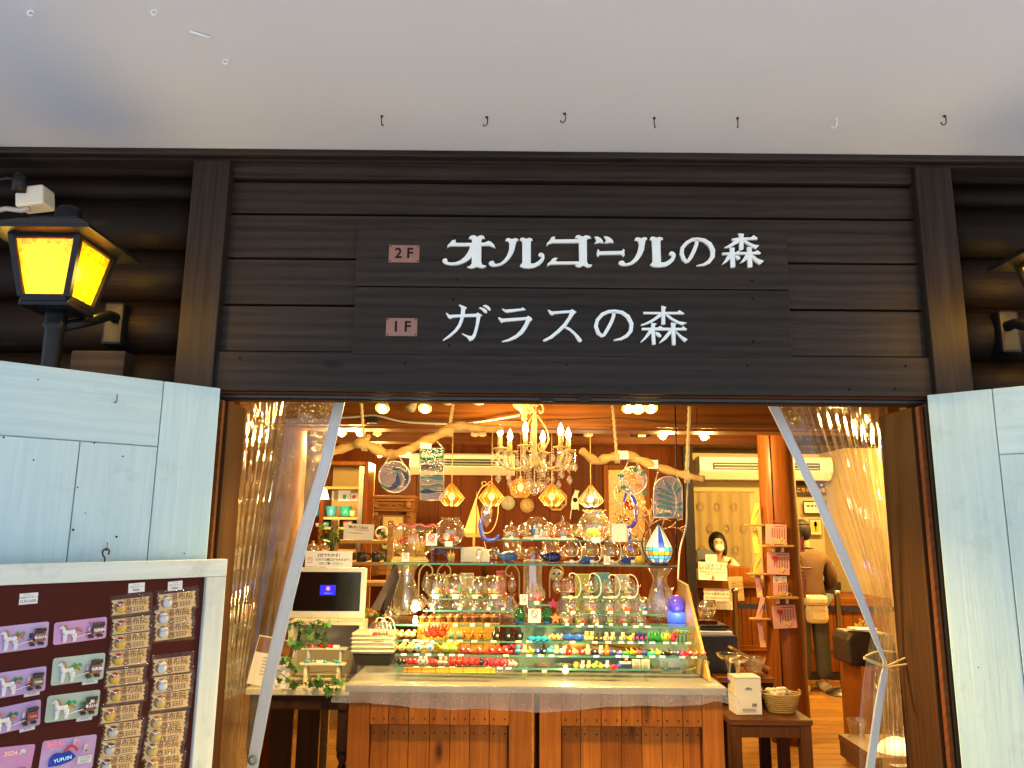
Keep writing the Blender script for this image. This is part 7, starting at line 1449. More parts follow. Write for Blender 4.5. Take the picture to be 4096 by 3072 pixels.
# stack of cotton bags and wire basket
p = at_z(1495, 2655, ZTB + .004); k = S(p.y); t = thing('wire_basket', 'black mesh basket under the folded cotton bags', 'basket', (p.x, p.y, ZTB + .004)); b = MB(); w1, w2, hh = 72 * k, 62 * k, 42 * k
b.add([(-w2, -.05, 0), (w2, -.05, 0), (w2, .1, 0), (-w2, .1, 0), (-w1, -.065, hh), (w1, -.065, hh), (w1, .115, hh), (-w1, .115, hh)], [(3, 2, 1, 0), (0, 1, 5, 4), (1, 2, 6, 5), (2, 3, 7, 6), (3, 0, 4, 7)]).build('mesh_body', mat('black_mesh', (.02, .018, .016), .5, var=.5, nscale=200), t)
MB().tube([(-w1, -.065, hh), (w1, -.065, hh), (w1, .115, hh), (-w1, .115, hh), (-w1, -.065, hh)], .004, 6).build('rim', M_black, t)
for j in range(5):
    t = thing('folded_cotton_bag', 'folded cream cotton bag, %s from the top of the stack' % ORD[4 - j], 'cotton bag', (p.x, p.y, ZTB + .004 + hh + .001 + j * 15.5 * k), 'stack of folded cotton bags')
    o = MB().grid(lambda u, v: ((u - .5) * 2 * 82 * k * (1 + .03 * math.sin(j * 3)), -.07 + .18 * v, 8 * k + 6 * k * (1 - abs(2 * u - 1) ** 8) * (1 - abs(2 * v - 1) ** 8) * (1 + .15 * math.sin(6 * u + j))), 18, 10).build('upper_fold', mat('cream_cotton', (.66, .57, .40), .9, var=.05, nscale=80, bump=.1), t, solid=.005)
    MB().box(-80 * k, 80 * k, -.066, .1, .0, 13.5 * k).build('lower_fold', mat('cream_cotton', (.66, .57, .40), .9), t, .0055)

# ------------------------------------------------------------------ right side: black cabinet, small tables, goods
YQ = 4.72
zq_ = at(3080, 2880, YQ).z; qa, qb = at(2918, 2880, YQ).x, at(3252, 2880, YQ).x
t = thing('stool_table', 'small dark brown wooden table with box and basket on it', 'table', ((qa + qb) / 2, YQ, 0)); Wq = (qb - qa) / 2
for j in range(4): MB().box(-Wq, Wq, .12 * j + .0005, .12 * j + .1195, zq_ - .03, zq_).build('top_plank', wood('brown_table_top', (.06, .022, .009), (.14, .058, .024), 0, .45, bump=.12), t, .003)
for (x, y_) in ((-Wq + .035, .04), (Wq - .04, .04), (-Wq + .035, .42), (Wq - .04, .42)): MB().box(x - .032, x + .032, y_ - .032, y_ + .032, 0, zq_ - .031).build('leg', W_brn, t, .004)
MB().box(-Wq + .068, Wq - .073, .012, .045, zq_ - .10, zq_ - .031).build('apron', W_brn, t, .003); MB().box(-Wq + .068, Wq - .073, .405, .435, zq_ - .10, zq_ - .031).build('apron', W_brn, t, .003)
p = at_z(2998, 2860, zq_); k = S(p.y); t = thing('white_product_box', 'white cardboard box with small lettering on the stool table', 'box', (p.x, p.y, zq_ + .001), rz=R(4))
MB().box(-50 * k, 50 * k, 0, .13, 0, 135 * k).build('carton', M_paper, t, .002); MB().box(-51 * k, 51 * k, -.0012, .131, 129 * k, 129.8 * k).build('lid_seam', M_brp, t)
text('offtt', 16 * k, M_ink, t, (0, -.0018, 92 * k), bold=.01); MB().box(12 * k, 30 * k, -.0022, -.0012, 28 * k, 40 * k).build('barcode', mat('barcode_print', (.25, .24, .22), .6, var=.9, nscale=300), t)
for j in range(3): MB().box(-26 * k, 26 * k, -.0022, -.0012, (20 - 5 * j) * k, (21.5 - 5 * j) * k).build('text_line', M_brp, t)
p = at_z(3140, 2855, zq_); k = S(p.y); t = thing('wicker_basket', 'oval wicker basket with wrapped white sweets on the stool table', 'basket', (p.x, p.y + .06, zq_ + .001)); M_wick = mat('wicker', (.46, .29, .09), .7, var=.35, nscale=120, bump=.6)
for j in range(9): f = j / 8; a_, b_ = (48 + 24 * f) * k, (36 + 18 * f) * k; MB().tube([(a_ * math.cos(g) * (1 + .012 * math.sin(20 * g + 3.14 * j)), b_ * math.sin(g), .004 + f * 62 * k) for g in [R(6 * q) for q in range(61)]], .0058, 6).build('woven_ring', M_wick, t)
MB().lathe([(0, .003), (46 * k, .003)], 20).build('basket_floor', M_wick, t)
for s_ in (-1, 1): MB().tube([(s_ * 72 * k, 12 * k * math.cos(q), 62 * k + 16 * k * math.sin(q)) for q in [R(18 * j) for j in range(11)]], .006, 6).build('handle', M_wick, t)
for j in range(14): q = random.Random(j); MB().ball((q.uniform(-50, 50) * k, q.uniform(-32, 32) * k, q.uniform(52, 78) * k), q.uniform(12, 20) * k, 8, 5, (1.2, .9, .7)).build('wrapped_sweet', mat('wrapped_white', (.72, .66, .50), .25, var=.15, nscale=60), t)
# goblets
for i, (x, y) in enumerate(((2918, 2700), (2952, 2690))):
    Yg = 4.95; p = at(x, 2735 if i else 2722, Yg); k = S(Yg); t = thing('goblet', 'wide clear goblet with a violet foot, %s' % ['nearer the table cloth', 'nearer the pillar'][i], 'goblet', p); MB().lathe([(0, 0), (22 * k, 0), (20 * k, 3 * k), (4 * k, 8 * k)], 18).build('foot', gm((.06, .03, .35)), t); MB().lathe([(4 * k, 8 * k), (5 * k, 35 * k), (12 * k, 70 * k), (18 * k, 75 * k), (42 * k, 86 * k), (46 * k, 98 * k)], 20).build('bowl', M_thick, t)
# black lacquered cabinet behind the display end, with paper tray
Yb = 5.2; a, b = at(2810, 2690, Yb), at(2950, 2545, Yb); t = thing('black_cabinet', 'black cabinet with pale papers beside the side board', 'cabinet', ((a.x + b.x) / 2, Yb, 0)); W = (b.x - a.x) / 2
MB().box(-W, W, 0, .4, 0, at(2880, 2545, Yb).z).build('body', mat('black_lacquer', (.012, .014, .02), .3), t, .006); MB().box(-W, W * .8, .02, .36, at(2880, 2545, Yb).z + .001, at(2880, 2545, Yb).z + .025).build('paper_stack', M_paper, t, .002); MB().box(-W, W * .75, .06, .4, at(2880, 2545, Yb).z + .027, at(2880, 2505, Yb).z).build('upper_tray', mat('black_lacquer', (.012, .014, .02), .3), t, .02)
p = at(2825, 2490, Yb + .15); t = thing('gilt_globe_ornament', 'round glass ornament with a cream figure on a maroon stand', 'ornament', (p.x, Yb + .15, at(2880, 2505, Yb).z + .002)); k = S(5.3); MB().box(-34 * k, 36 * k, -.05, .05, 0, 12 * k).build('stand', gm((.12, .01, .02)), t); MB().ball((4 * k, 0, 52 * k), 36 * k, 18, 12).build('glass_body', M_thick, t); inst(orn('animal', CRM), 'figure', t, (-8 * k, 0, 14 * k), sc=46 * k)
Yt_ = 5.15; a, b = at(2855, 2700, Yt_), at(3075, 2680, Yt_); t = thing('low_side_table', 'low dark table behind the stool table', 'table', ((a.x + b.x) / 2, Yt_, 0)); W = (b.x - a.x) / 2; zl = at(2960, 2700, Yt_).z; MB().box(-W, W, -.1, .3, zl - .03, zl).build('top', W_pineh, t, .004); MB().box(-W, W, -.08, .3, zl - .14, zl - .031).build('apron', W_dk, t, .003)
for s_ in (-1, 1): MB().box(s_ * (W - .04) - .03, s_ * (W - .04) + .03, 0, .06, 0, zl - .141).build('leg', W_dkv, t, .003)
p = at(3000, 2640, 5.1); t = thing('kraft_box', 'open kraft box with a cellophane wrapped bunch leaning to the pillar', 'box', p); k = S(5.1); MB().prism([(-70, 38), (-62, 46), (78, -28), (72, -38)], lambda u, v, d: (u * k, d, v * k), 0, .14).build('lid', W_yel, t, .002)
MB().lathe([(5 * k, -75 * k), (22 * k, -50 * k), (40 * k, -10 * k), (46 * k, 10 * k)], 18, (10 * k, .0, 0), mod=lambda i, g, r, z: (r * (1 + .12 * math.cos(7 * g)), z)).build('cellophane', glass('cellophane', (.95, .9, .8), 1, .7, base=.14, milk=.1, ripple=.5, rscale=60), t); MB().lathe([(0, -130 * k), (26 * k, -120 * k), (30 * k, -95 * k), (12 * k, -78 * k)], 14, (16 * k, 0, 0)).build('wrapped_bunch', mat('tan_bundle', (.30, .17, .06), .6, var=.4, nscale=40), t)
# far end: charred log table and counter
Yx = 5.6; p = at(3440, 2690, Yx); k = S(Yx)
p = Vector((2.44, 5.3, 0)); t = thing('brown_plinth', 'reddish brown wooden plinth behind the gathered curtain', 'plinth', (2.44, 5.3, 0)); zpl = at(3400, 2650, 5.6).z; MB().box(-.05, .5, 0, .5, 0, zpl).build('body', W_pine, t, .005)
t = thing('charred_log', 'black charred log block with golden flowers on the plinth', 'log block', (2.44, 5.46, zpl + .001)); MB().prism([(-66, 0), (-66, 90), (-50, 118), (110, 112), (120, 0)], lambda u, v, d: (u * k, d, v * k), 0, .28).build('log', mat('charred_wood', (.035, .015, .007), .6, var=.9, nscale=25, bump=.5), t, .02)
MB().lathe([(0, 122 * k), (50 * k, 126 * k), (55 * k, 130 * k)], 14, (10 * k, .08, 0)).build('saucer', M_wbase, t)
for j in range(16): q = random.Random(j + 40); MB().ball(((10 + q.uniform(-22, 22)) * k, .08 + q.uniform(-.03, .03), (138 + q.uniform(0, 26)) * k), 5 * k, 6, 4).build('golden_bead', gm((.65, .42, .08)), t)
Yy = 4.55; p = at(3352, 2930, Yy); t = thing('corner_shelf', 'brown wooden shelf at the foot of the gathered curtain', 'shelf', (p.x, Yy, 0)); zcs = at(3380, 2935, Yy).z; MB().box(-.0, .5, -.45, 0, zcs - .03, zcs).build('top', wood('brown_table_top', (.06, .022, .009), (.14, .058, .024), 0), t, .003)
for x in (.02, .47): MB().box(x - .02, x + .03, -.44, -.39, 0, zcs - .031).build('leg', W_brn, t, .003)
MB().box(.0, .03, -.38, -.01, zcs - .11, zcs - .031).build('apron', W_brn, t, .003)
p = at_z(3445, 2945, zcs); k = S(p.y); t = thing('clear_pot', 'clear plastic pot at the edge of the corner shelf', 'pot', (p.x, p.y + .05, zcs + .001)); MB().lathe([(0, 0), (24 * k, 0), (36 * k, 52 * k)], 16).build('glass_body', M_thick, t)
p = at_z(3640, 3035, zcs); t = thing('lit_dome', 'bright white rounded lamp glowing behind the foot of the curtain', 'lamp', (p.x, p.y + .12, zcs + .001)); MB().ball((0, 0, .0), .095, 18, 10, (1.1, .8, .75)).build('shade', mat('lit_shade', (.9, .85, .6), .5, emit=(1, .85, .5), estr=.5), t); lamp_light(t, (-.02, -.12, .12), 2, .05, (1, .8, .5))

# ------------------------------------------------------------------ cards on the pillar
M_pink = mat('pink_card', (.78, .40, .38), .6, var=.12, nscale=20); M_ycard = mat('yellow_card', (.80, .60, .08), .6, var=.12, nscale=25); M_vtxt = mat('dark_red_text', (.22, .05, .06), .6)
def pcard(px, py, w_, h_, tilt, label, mt, heart=0, Y=None, lines=6, yaw=0, seed=1):
    Y = Y or PY - .16; p = at(px, py, Y); k = S(Y); t = thing('hanging_card', label, 'card', p); t.rotation_euler = (0, R(tilt), R(yaw)); W, H = w_ * k / 2, h_ * k / 2
    MB().box(-W, W, 0, .004, -H, H).build('card', mt, t, .001); q = random.Random(seed)
    if lines: MB().box(-W * .2, W * .85, -.0016, -.0004, H * .78, H * .84).build('heading', M_vtxt, t)
    for j in range(lines):
        x = W * (.78 - 1.4 * j / max(lines, 1)); b = MB(); z = H * .62
        while z > -H * q.uniform(.1, .5): h1 = q.uniform(.006, .011); b.box(x - .0035, x + .0035, -.0018, -.0005, z - h1, z); z -= h1 + .004
        struct(b.build('vertical_text', M_vtxt, t), 'stuff')
    if heart: MB().prism([(0, -.024), (.026, .006), (.022, .02), (.01, .022), (0, .012), (-.01, .022), (-.022, .02), (-.026, .006)], lambda u, v, d: (u - W * .35, -.002 - d, v + H * .38), 0, .002).build('heart', M_redp, t)
    for (u, v) in ((.1, -.55), (.3, -.7), (.45, -.5)): MB().prism(circ(u * W, v * H, .010, 0, 360, 8), lambda a, b_, d: (a, -.002 - d, b_), 0, .001).build('printed_flower', M_ycard, t)
    MB().tube([(-W * .7, 0, H), (0, .02, H + .03), (W * .7, 0, H)], .0025, 5).build('string', M_redp, t)
pcard(3105, 2137, 82, 76, 2, 'pink lettered card at the top of the pillar front', M_pink, seed=1); pcard(3114, 2254, 86, 84, 2, 'pink card with a red heart below the upper pillar shelf', M_pink, 1, seed=2); pcard(3123, 2356, 56, 50, 1, 'small pink card on the lower pillar shelf', M_pink, seed=3, lines=4); pcard(3138, 2467, 90, 86, -3, 'lowest pink card with a red heart on the pillar', M_pink, 1, seed=4)
n_, W, H = notice(3120, 2317, 52, 22, PY - .15, 'small white label strip on the pillar between the pink cards', [('お好きな言葉を', 7, 0, .3, M_ink), ('お選びください', 7, 0, -.35, M_ink)])
for (y, lb, x) in ((2184, 'upper little wooden shelf on the pillar front', 3110), (2390, 'lower little wooden shelf on the pillar front', 3128)):
    p = at(x, y, PY - .16); t = thing('pillar_shelf', lb, 'shelf', p); MB().box(-.115, .115, -.05, .03, -.008, .008).build('board', W_yel, t, .003)
    for s_ in (-1, 1): MB().box(s_ * .035 - .01, s_ * .035 + .01, -.02, .0, -.045, -.009).build('bracket', M_offw, t, .002); MB().tube([(s_ * .05 + .015 * math.cos(a), -.03, .022 + .013 * math.sin(a)) for a in [R(30 * q) for q in range(13)]], .003, 5).build('wire_curl', M_cream, t)
for i, (px, py, mt, lb) in enumerate(((3020, 2055, M_ycard, 'tilted yellow card on the side shelf, high on the pillar'), (3030, 2250, M_ycard, 'tilted yellow card on the side shelf, mid pillar'), (3042, 2430, M_pink, 'tilted pink card on the side shelf, low on the pillar'))):
    Yp = PY - .06; p = at(px, py, Yp); t = thing('tilted_card', lb, 'card', p); k = S(Yp); MB().prism([(-18, -40), (2, -42), (20, 38), (6, 42)], lambda u, v, d: (u * k, d, v * k), 0, .012).build('card', mt, t); MB().tube([(-.03, .005, -.08), (.03, -.01, .06), (.05, .0, -.09)], .003, 5).build('string', M_cord, t)
    p2 = at(px - 6, py + 46, Yp); t = thing('side_shelf', 'little round-ended shelf on the pillar side under the %s card' % ['highest yellow', 'middle yellow', 'pink'][i], 'shelf', p2); MB().box(-.065, .08, -.04, .05, -.007, .007).build('board', W_yel, t, .005)
for i, (px, py, mt, lb, h_) in enumerate(((3024, 2165, M_ycard, 'narrow yellow card hanging beside the pillar', 88), (3035, 2345, M_pink, 'narrow pink card hanging beside the pillar', 84), (3047, 2540, M_pink, 'lowest narrow pink card hanging beside the pillar', 90))): pcard(px, py, 22, h_, -4, lb, mt, Y=PY - .03, lines=1, yaw=-30, seed=20 + i)
for i, (px, py, lb, tilt, h_) in enumerate(((3205, 2178, 'pair of narrow pink cards on red strings beyond the pillar', -2, 58), (3192, 2232, 'narrow tilted pink card beyond the pillar', -24, 60), (3212, 2345, 'long narrow pink card low beyond the pillar', 3, 90))): pcard(px, py, 24, h_, tilt, lb, M_pink, Y=PY + .12, lines=1, seed=30 + i)
for i, (px, py) in enumerate(((3200, 2097), (3212, 2273))):
    p = at(px, py, PY + .08); t = thing('round_shelf', 'small log-slice shelf on the far side of the pillar, %s' % ['upper', 'lower'][i], 'shelf', p); MB().box(-.06, .065, -.03, .04, -.008, .008).build('board', W_yel, t, .006); MB().tube([(-.05, 0, .008), (-.01, 0, .1), (.05, 0, .01)], .003, 5).build('string', M_cord, t)

# ------------------------------------------------------------------ people
def skin(pts, edges, radii, root=0, sub=1):
    me = bpy.data.meshes.new('skin'); me.from_pydata([Vector(p) for p in pts], edges, []); o = bpy.data.objects.new('skin', me); COL.objects.link(o)
    md = o.modifiers.new('k', 'SKIN'); md.use_smooth_shade = True; md.branch_smoothing = .6
    for i, sv in enumerate(me.skin_vertices[0].data):
        r = radii[i]; sv.radius = r if isinstance(r, tuple) else (r, r); sv.use_root = (i == root)
    sb_ = o.modifiers.new('s', 'SUBSURF'); sb_.levels = sub; sb_.render_levels = sub
    out = bpy.data.meshes.new_from_object(o.evaluated_get(bpy.context.evaluated_depsgraph_get())); bpy.data.objects.remove(o); return out
def clothe(t, name, mt, *a, **k):
    me = skin(*a, **k); me.name = name; me.materials.clear(); me.materials.append(mt)
    for p_ in me.polygons: p_.use_smooth = True
    o = bpy.data.objects.new(name, me); COL.objects.link(o); o.parent = t; return o
M_skin = mat('skin', (.55, .30, .17), .5, var=.06); M_hair = mat('black_hair', (.010, .008, .007), .5, spec=.2, var=.3, nscale=60)
def fingers(hand, d, side, pts, edges, radii, hi):
    "five bent fingers rooted at the hand"
    d = Vector(d).normalized(); s_ = Vector(side).normalized()
    for k_, (off, L) in enumerate(((-.032, .055), (-.016, .075), (.0, .082), (.016, .075), (.030, .058))):
        b0 = len(pts); base = Vector(hand) + s_ * off + (d * .03 if k_ else d * -.01)
        dd = d if k_ else (d * .5 - s_ * .7).normalized()
        pts += [base, base + dd * L * .5 + Vector((0, 0, -.008)), base + dd * L + Vector((0, 0, -.028))]; edges += [(hi, b0), (b0, b0 + 1), (b0 + 1, b0 + 2)]; radii += [.011, .0095, .008]
# cashier bending over the till
Yp = 9.15; hp = at(2868, 2180, Yp); hz_ = hp.z
t = thing('person', 'cashier in a white top and face mask bending over the till', 'person', (hp.x, Yp, 0))
P = [(0, .30, .88), (0, .20, 1.05), (0, .08, hz_ - .20), (0, .0, hz_ - .12), (.0, -.04, hz_ - .02), (.0, -.06, hz_ + .07),
     (-.17, .05, hz_ - .19), (-.32, -.02, hz_ - .38), (-.30, -.22, hz_ - .50), (.17, .05, hz_ - .19), (.27, -.08, hz_ - .38), (.16, -.26, hz_ - .44), (.1, .32, .5), (-.1, .32, .5), (.1, .34, .06), (-.1, .34, .06), (.1, .24, .03), (-.1, .24, .03)]
E_ = [(0, 1), (1, 2), (2, 3), (3, 4), (4, 5), (2, 6), (6, 7), (7, 8), (2, 9), (9, 10), (10, 11), (0, 12), (0, 13), (12, 14), (13, 15), (14, 16), (15, 17)]
Rr = [.14, .13, .13, .055, .078, .075, .055, .042, .032, .055, .042, .032, .08, .08, .05, .05, .04, .04]
P2, E2, R2 = list(P), list(E_), list(Rr); fingers(P[8], (.1, -1, -.2), (1, 0, 0), P2, E2, R2, 8); fingers(P[11], (-.1, -1, -.2), (-1, 0, 0), P2, E2, R2, 11)
clothe(t, 'body', M_skin, P2, E2, R2)
M_top = mat('white_knit_top', (.62, .54, .42), .9, var=.06, nscale=40)
clothe(t, 'top', M_top, P[:4] + P[6:8] + [(-.305, -.15, hz_ - .46)] + P[9:11] + [(.19, -.21, hz_ - .42)], [(0, 1), (1, 2), (2, 3), (2, 4), (4, 5), (5, 6), (2, 7), (7, 8), (8, 9)], [.165, .155, .155, .07, .075, .06, .045, .075, .06, .045])
clothe(t, 'trousers', M_vent, [P[0], P[12], P[13], P[14], P[15]], [(0, 1), (0, 2), (1, 3), (2, 4)], [.15, .095, .095, .07, .07])
MB().ball((0, -.005, hz_ + .04), .105, 18, 12, (.95, 1.05, 1.12)).build('hair', M_hair, t); MB().tube(smooth([(.07, -.02, hz_ + .06), (.078, -.05, hz_ - .03), (.066, -.07, hz_ - .12)]), [.03, .032, .032, .032, .03, .03, .028, .026, .024, .02, .012], 9).build('hair_lock', M_hair, t); MB().tube(smooth([(-.07, -.02, hz_ + .06), (-.078, -.05, hz_ + .0), (-.07, -.06, hz_ - .06)]), [.03, .03, .03, .03, .028, .026, .024, .022, .02, .016, .01], 9).build('hair_lock', M_hair, t)
MB().ball((-.005, -.085, hz_ + .012), .07, 14, 8, (.95, .55, 1.2)).build('face', M_skin, t)
MB().ball((-.005, -.105, hz_ - .03), .058, 14, 8, (1.05, .6, .8)).build('face_mask', mat('white_mask', (.68, .62, .52), .8), t)
for s_ in (-1, 1): MB().ball((s_ * .027 - .005, -.122, hz_ + .026), .008, 8, 5, (1.3, .5, .6)).build('eye', M_ink, t); MB().tube([(s_ * .045 - .005, -.118, hz_ + .043), (s_ * .015 - .005, -.127, hz_ + .045)], .003, 5).build('eyebrow', M_hair, t)
# customer from behind
Yc = 8.15; cp_ = at(3238, 2400, Yc); t = thing('person', 'customer in a brown jacket and grey trousers standing behind the pillar', 'person', (cp_.x, Yc, 0))
P = [(0, 0, .92), (0, .0, 1.12), (0, -.01, 1.32), (0, .0, 1.42), (-.03, .05, 1.50), (-.03, .06, 1.58), (-.17, 0, 1.34), (-.25, .02, 1.08), (-.2, .2, .98), (.17, 0, 1.34), (.26, .02, 1.08), (.2, .2, .98),
     (-.09, 0, .86), (.09, 0, .86), (-.10, -.02, .48), (.10, .0, .48), (-.105, .02, .08), (.11, .02, .08), (-.11, .14, .03), (.12, .13, .03)]
E_ = [(0, 1), (1, 2), (2, 3), (3, 4), (4, 5), (2, 6), (6, 7), (7, 8), (2, 9), (9, 10), (10, 11), (0, 12), (0, 13), (12, 14), (13, 15), (14, 16), (15, 17), (16, 18), (17, 19)]
Rr = [.13, .12, .13, .055, .08, .085, .055, .042, .034, .055, .042, .034, .085, .085, .06, .06, .042, .042, .035, .035]
P2, E2, R2 = list(P), list(E_), list(Rr); fingers(P[8], (.1, 1, -.2), (-1, 0, 0), P2, E2, R2, 8); fingers(P[11], (-.1, 1, -.2), (1, 0, 0), P2, E2, R2, 11)
clothe(t, 'body', M_skin, P2, E2, R2)
M_jac = mat('brown_jacket', (.085, .040, .015), .85, var=.15, nscale=14, bump=.2)
clothe(t, 'jacket', M_jac, [(0, 0, .84), (0, .0, .98)] + P[1:4] + P[6:8] + [(-.21, .17, .99)] + P[9:11] + [(.21, .17, .99)], [(0, 1), (1, 2), (2, 3), (3, 4), (3, 5), (5, 6), (6, 7), (3, 8), (8, 9), (9, 10)], [.20, .185, .165, .165, .075, .085, .075, .055, .085, .075, .055])
M_trs = mat('grey_trousers', (.075, .078, .068), .9, var=.12, nscale=20)
clothe(t, 'trousers', M_trs, [P[0], P[12], P[13], P[14], P[15], (-.105, .01, .1), (.11, .01, .1)], [(0, 1), (0, 2), (1, 3), (2, 4), (3, 5), (4, 6)], [.15, .11, .11, .09, .09, .085, .085])
MB().ball((-.03, .045, 1.59), .112, 18, 12, (.92, 1.0, 1.12)).build('hair', M_hair, t)
for s_ in (-1, 1): MB().ball((-.03 + s_ * .088, .07, 1.545), .025, 8, 6, (.4, .8, 1.2)).build('ear', M_skin, t)
for s_ in (-1, 1): MB().tube([(s_ * .11, -.06, .04), (s_ * .11, .06, .045), (s_ * .115, .19, .035)], [.045, .05, .035], 10).build('shoe', mat('cream_shoe', (.60, .52, .40), .6), t)
bg_ = at(3265, 2430, Yc - .22); t = thing('shoulder_bag', 'soft cream shoulder bag hanging at the customer', 'bag', bg_); MB().box(-.105, .115, -.05, .06, -.155, .03).build('pouch', mat('cream_bag', (.62, .53, .34), .9, var=.12, nscale=25, bump=.3), t, .045); MB().box(-.115, .11, -.06, .06, .02, .12).build('flap', mat('cream_bag', (.62, .53, .34), .9), t, .035); MB().tube(smooth([(-.07, .02, .08), (-.12, .08, .22), (-.10, .1, .40)]), .008, 6).build('strap', M_cord, t)

# ------------------------------------------------------------------ clear plastic curtains
M_pvc = glass('clear_vinyl', (.985, .965, .92), 1, .85, base=.045, milk=.055, milkcol=(.95, .82, .55), rough=.05, ripple=.14, rscale=16, stretch=(1, 1, .12))
M_drop = glass('water_droplets', (1, 1, 1), 1, .9, base=.35, milk=.1)
M_hem = mat('grey_vinyl_hem', (.60, .60, .59), .35, var=.08, nscale=12, bump=.08)
def lerp_tab(tab, y):
    for (y0, x0), (y1, x1) in zip(tab[:-1], tab[1:]):
        if y0 <= y <= y1: return x0 + (x1 - x0) * (y - y0) / (y1 - y0)
    return tab[0][1] if y < tab[0][0] else tab[-1][1]
def curtain(label, L, Rt, Y, fold, hemt, hw, flip, nu=220, nv=60, y1=3120):
    t = thing('plastic_curtain', label, 'curtain', at(lerp_tab(L, 2300), 2300, Y)); o = t.location.copy()
    def P_(u, v):
        y = 1606 + (y1 - 1606) * v; a, b = lerp_tab(L, y), lerp_tab(Rt, y); px = a + (b - a) * u
        p = at(px, y, Y); p.y += fold(u, v); return p - o
    MB().grid(P_, nu, nv).build('sheet', M_pvc, t)
    b = MB(); vs = []; n = 60
    for k in range(n + 1):
        y = 1606 + (y1 - 1606) * k / n; c = lerp_tab(hemt, y); w_ = lerp_tab(hw, y) / 2; q = 0
        vs += [at(c - w_, y, Y - .045 + q) - o, at(c + w_, y, Y - .045 - q) - o]
    b.add(vs, [(2 * k, 2 * k + 1, 2 * k + 3, 2 * k + 2) for k in range(n)]).build('hem', M_hem, t, solid=.002)
    for sd in (.12, .88): MB().tube([Vector(vs[2 * k]).lerp(Vector(vs[2 * k + 1]), sd) + Vector((0, -.0016, 0)) for k in range(n + 1)], .0009, 4).build('stitching', mat('pale_thread', (.62, .62, .66), .6), t)
    return t, P_
nz_ = lambda u, v, s_: math.sin(u * 17.3 * s_ + v * 3.1) * .5 + math.sin(u * 31.7 * s_ - v * 5.3 + 1.7) * .3 + math.sin(u * 7.1 * s_ + v * 9.0) * .4
def fl_(u, v):
    e = .50 + .45 * max(0, v - .35); g = max(0, 1 - u / e) ** .5; s_ = math.sin(u * 2 * math.pi * 13 + 2.6 * math.sin(v * 4.4) + v * 2.5); c_ = math.sin(u * 2 * math.pi * 29 + 1.5 * math.sin(v * 9) - v * 6)
    return .034 * g * (abs(s_) ** .6 * (1 if s_ > 0 else -1)) + .005 * nz_(u, v, 1) + .008 * c_ * g
Lc, P_ = curtain('clear plastic curtain drawn to the monitor side with a pale hem', [(1606, 958), (1900, 945), (2150, 925), (2600, 890), (3120, 868)], [(1606, 1342), (1850, 1282), (2150, 1196), (2400, 1130), (2700, 1056), (3120, 985)], YF + .285, fl_,
        [(1606, 1358), (1850, 1302), (2150, 1212), (2400, 1150), (2700, 1078), (2900, 1040), (3120, 1000)], [(1606, 44), (2150, 50), (2500, 52), (3120, 46)], 1)
g_ = at(1010, 3042, YF + .235) - Lc.location; MB().lathe([(.010, 0), (.017, -.002), (.019, 0), (.017, .003), (.010, .002)], 18).build('grommet', M_steel, Lc, loc=g_).rotation_euler = (R(90), 0, 0)
def fr_(u, v):
    g = min(1, max(0, (u - .22) / .3)); tie = math.exp(-((v - .685) / .06) ** 2); return (.030 * g ** .6 * (1 - .6 * tie)) * math.sin(u * 2 * math.pi * 13 + 1.8 * math.sin(v * 5) - v * 2) + .006 * nz_(u, v, 1.1) + .011 * math.sin(u * 2 * math.pi * 29 - v * 6) * g
Rc, Pr_ = curtain('clear plastic curtain gathered with twine at the till side', [(1606, 3090), (1632, 3098), (1780, 3168), (1990, 3272), (2250, 3384), (2400, 3444), (2540, 3484), (2640, 3466), (2720, 3452), (2860, 3440), (3120, 3438)], [(1606, 3540), (2000, 3570), (2300, 3600), (2640, 3630), (2850, 3652), (3120, 3672)], YF + .33, fr_,
        [(1606, 3082), (1632, 3098), (1780, 3168), (1990, 3272), (2250, 3384), (2400, 3444), (2580, 3512), (2655, 3543), (2690, 3538), (2800, 3518), (3120, 3474)], [(1606, 44), (1780, 40), (2200, 42), (2500, 30), (2650, 14), (2700, 30), (3120, 38)], -1)
t = thing('twine_tie', 'loop of jute twine tied round the gathered curtain', 'twine', at(3545, 2650, YF + .25))
for k_, pts in enumerate(([(3455, 2628), (3500, 2648), (3545, 2662), (3590, 2645), (3640, 2622)], [(3455, 2634), (3500, 2655), (3545, 2668), (3590, 2662), (3642, 2655)], [(3462, 2624), (3510, 2606), (3570, 2606), (3638, 2618)])):
    MB().tube(smooth([at(x, y, YF + .25 + (.12 if k_ == 2 else -.01 * k_)) - t.location for x, y in pts]), .0035, 6).build('strand', M_rope, t)
# drops of water on the sheets
dm = MB().ball((0, 0, 0), .0022, 6, 4, (1, .5, 1.2)).mesh('droplet', M_drop); rgd = random.Random(5)
for (tt, Pf, u0, u1) in ((Lc, P_, .45, .98), (Rc, Pr_, .04, .5)):
    b = MB()
    for k in range(420):
        u, v = rgd.uniform(u0, u1), abs(rgd.gauss(0, .11)); p = Pf(u, v); b.ball((p.x, p.y - .002, p.z), rgd.uniform(.0009, .0022), 5, 4, (1, .5, 1.2))
    struct(b.build('droplets', M_drop, tt), 'stuff')

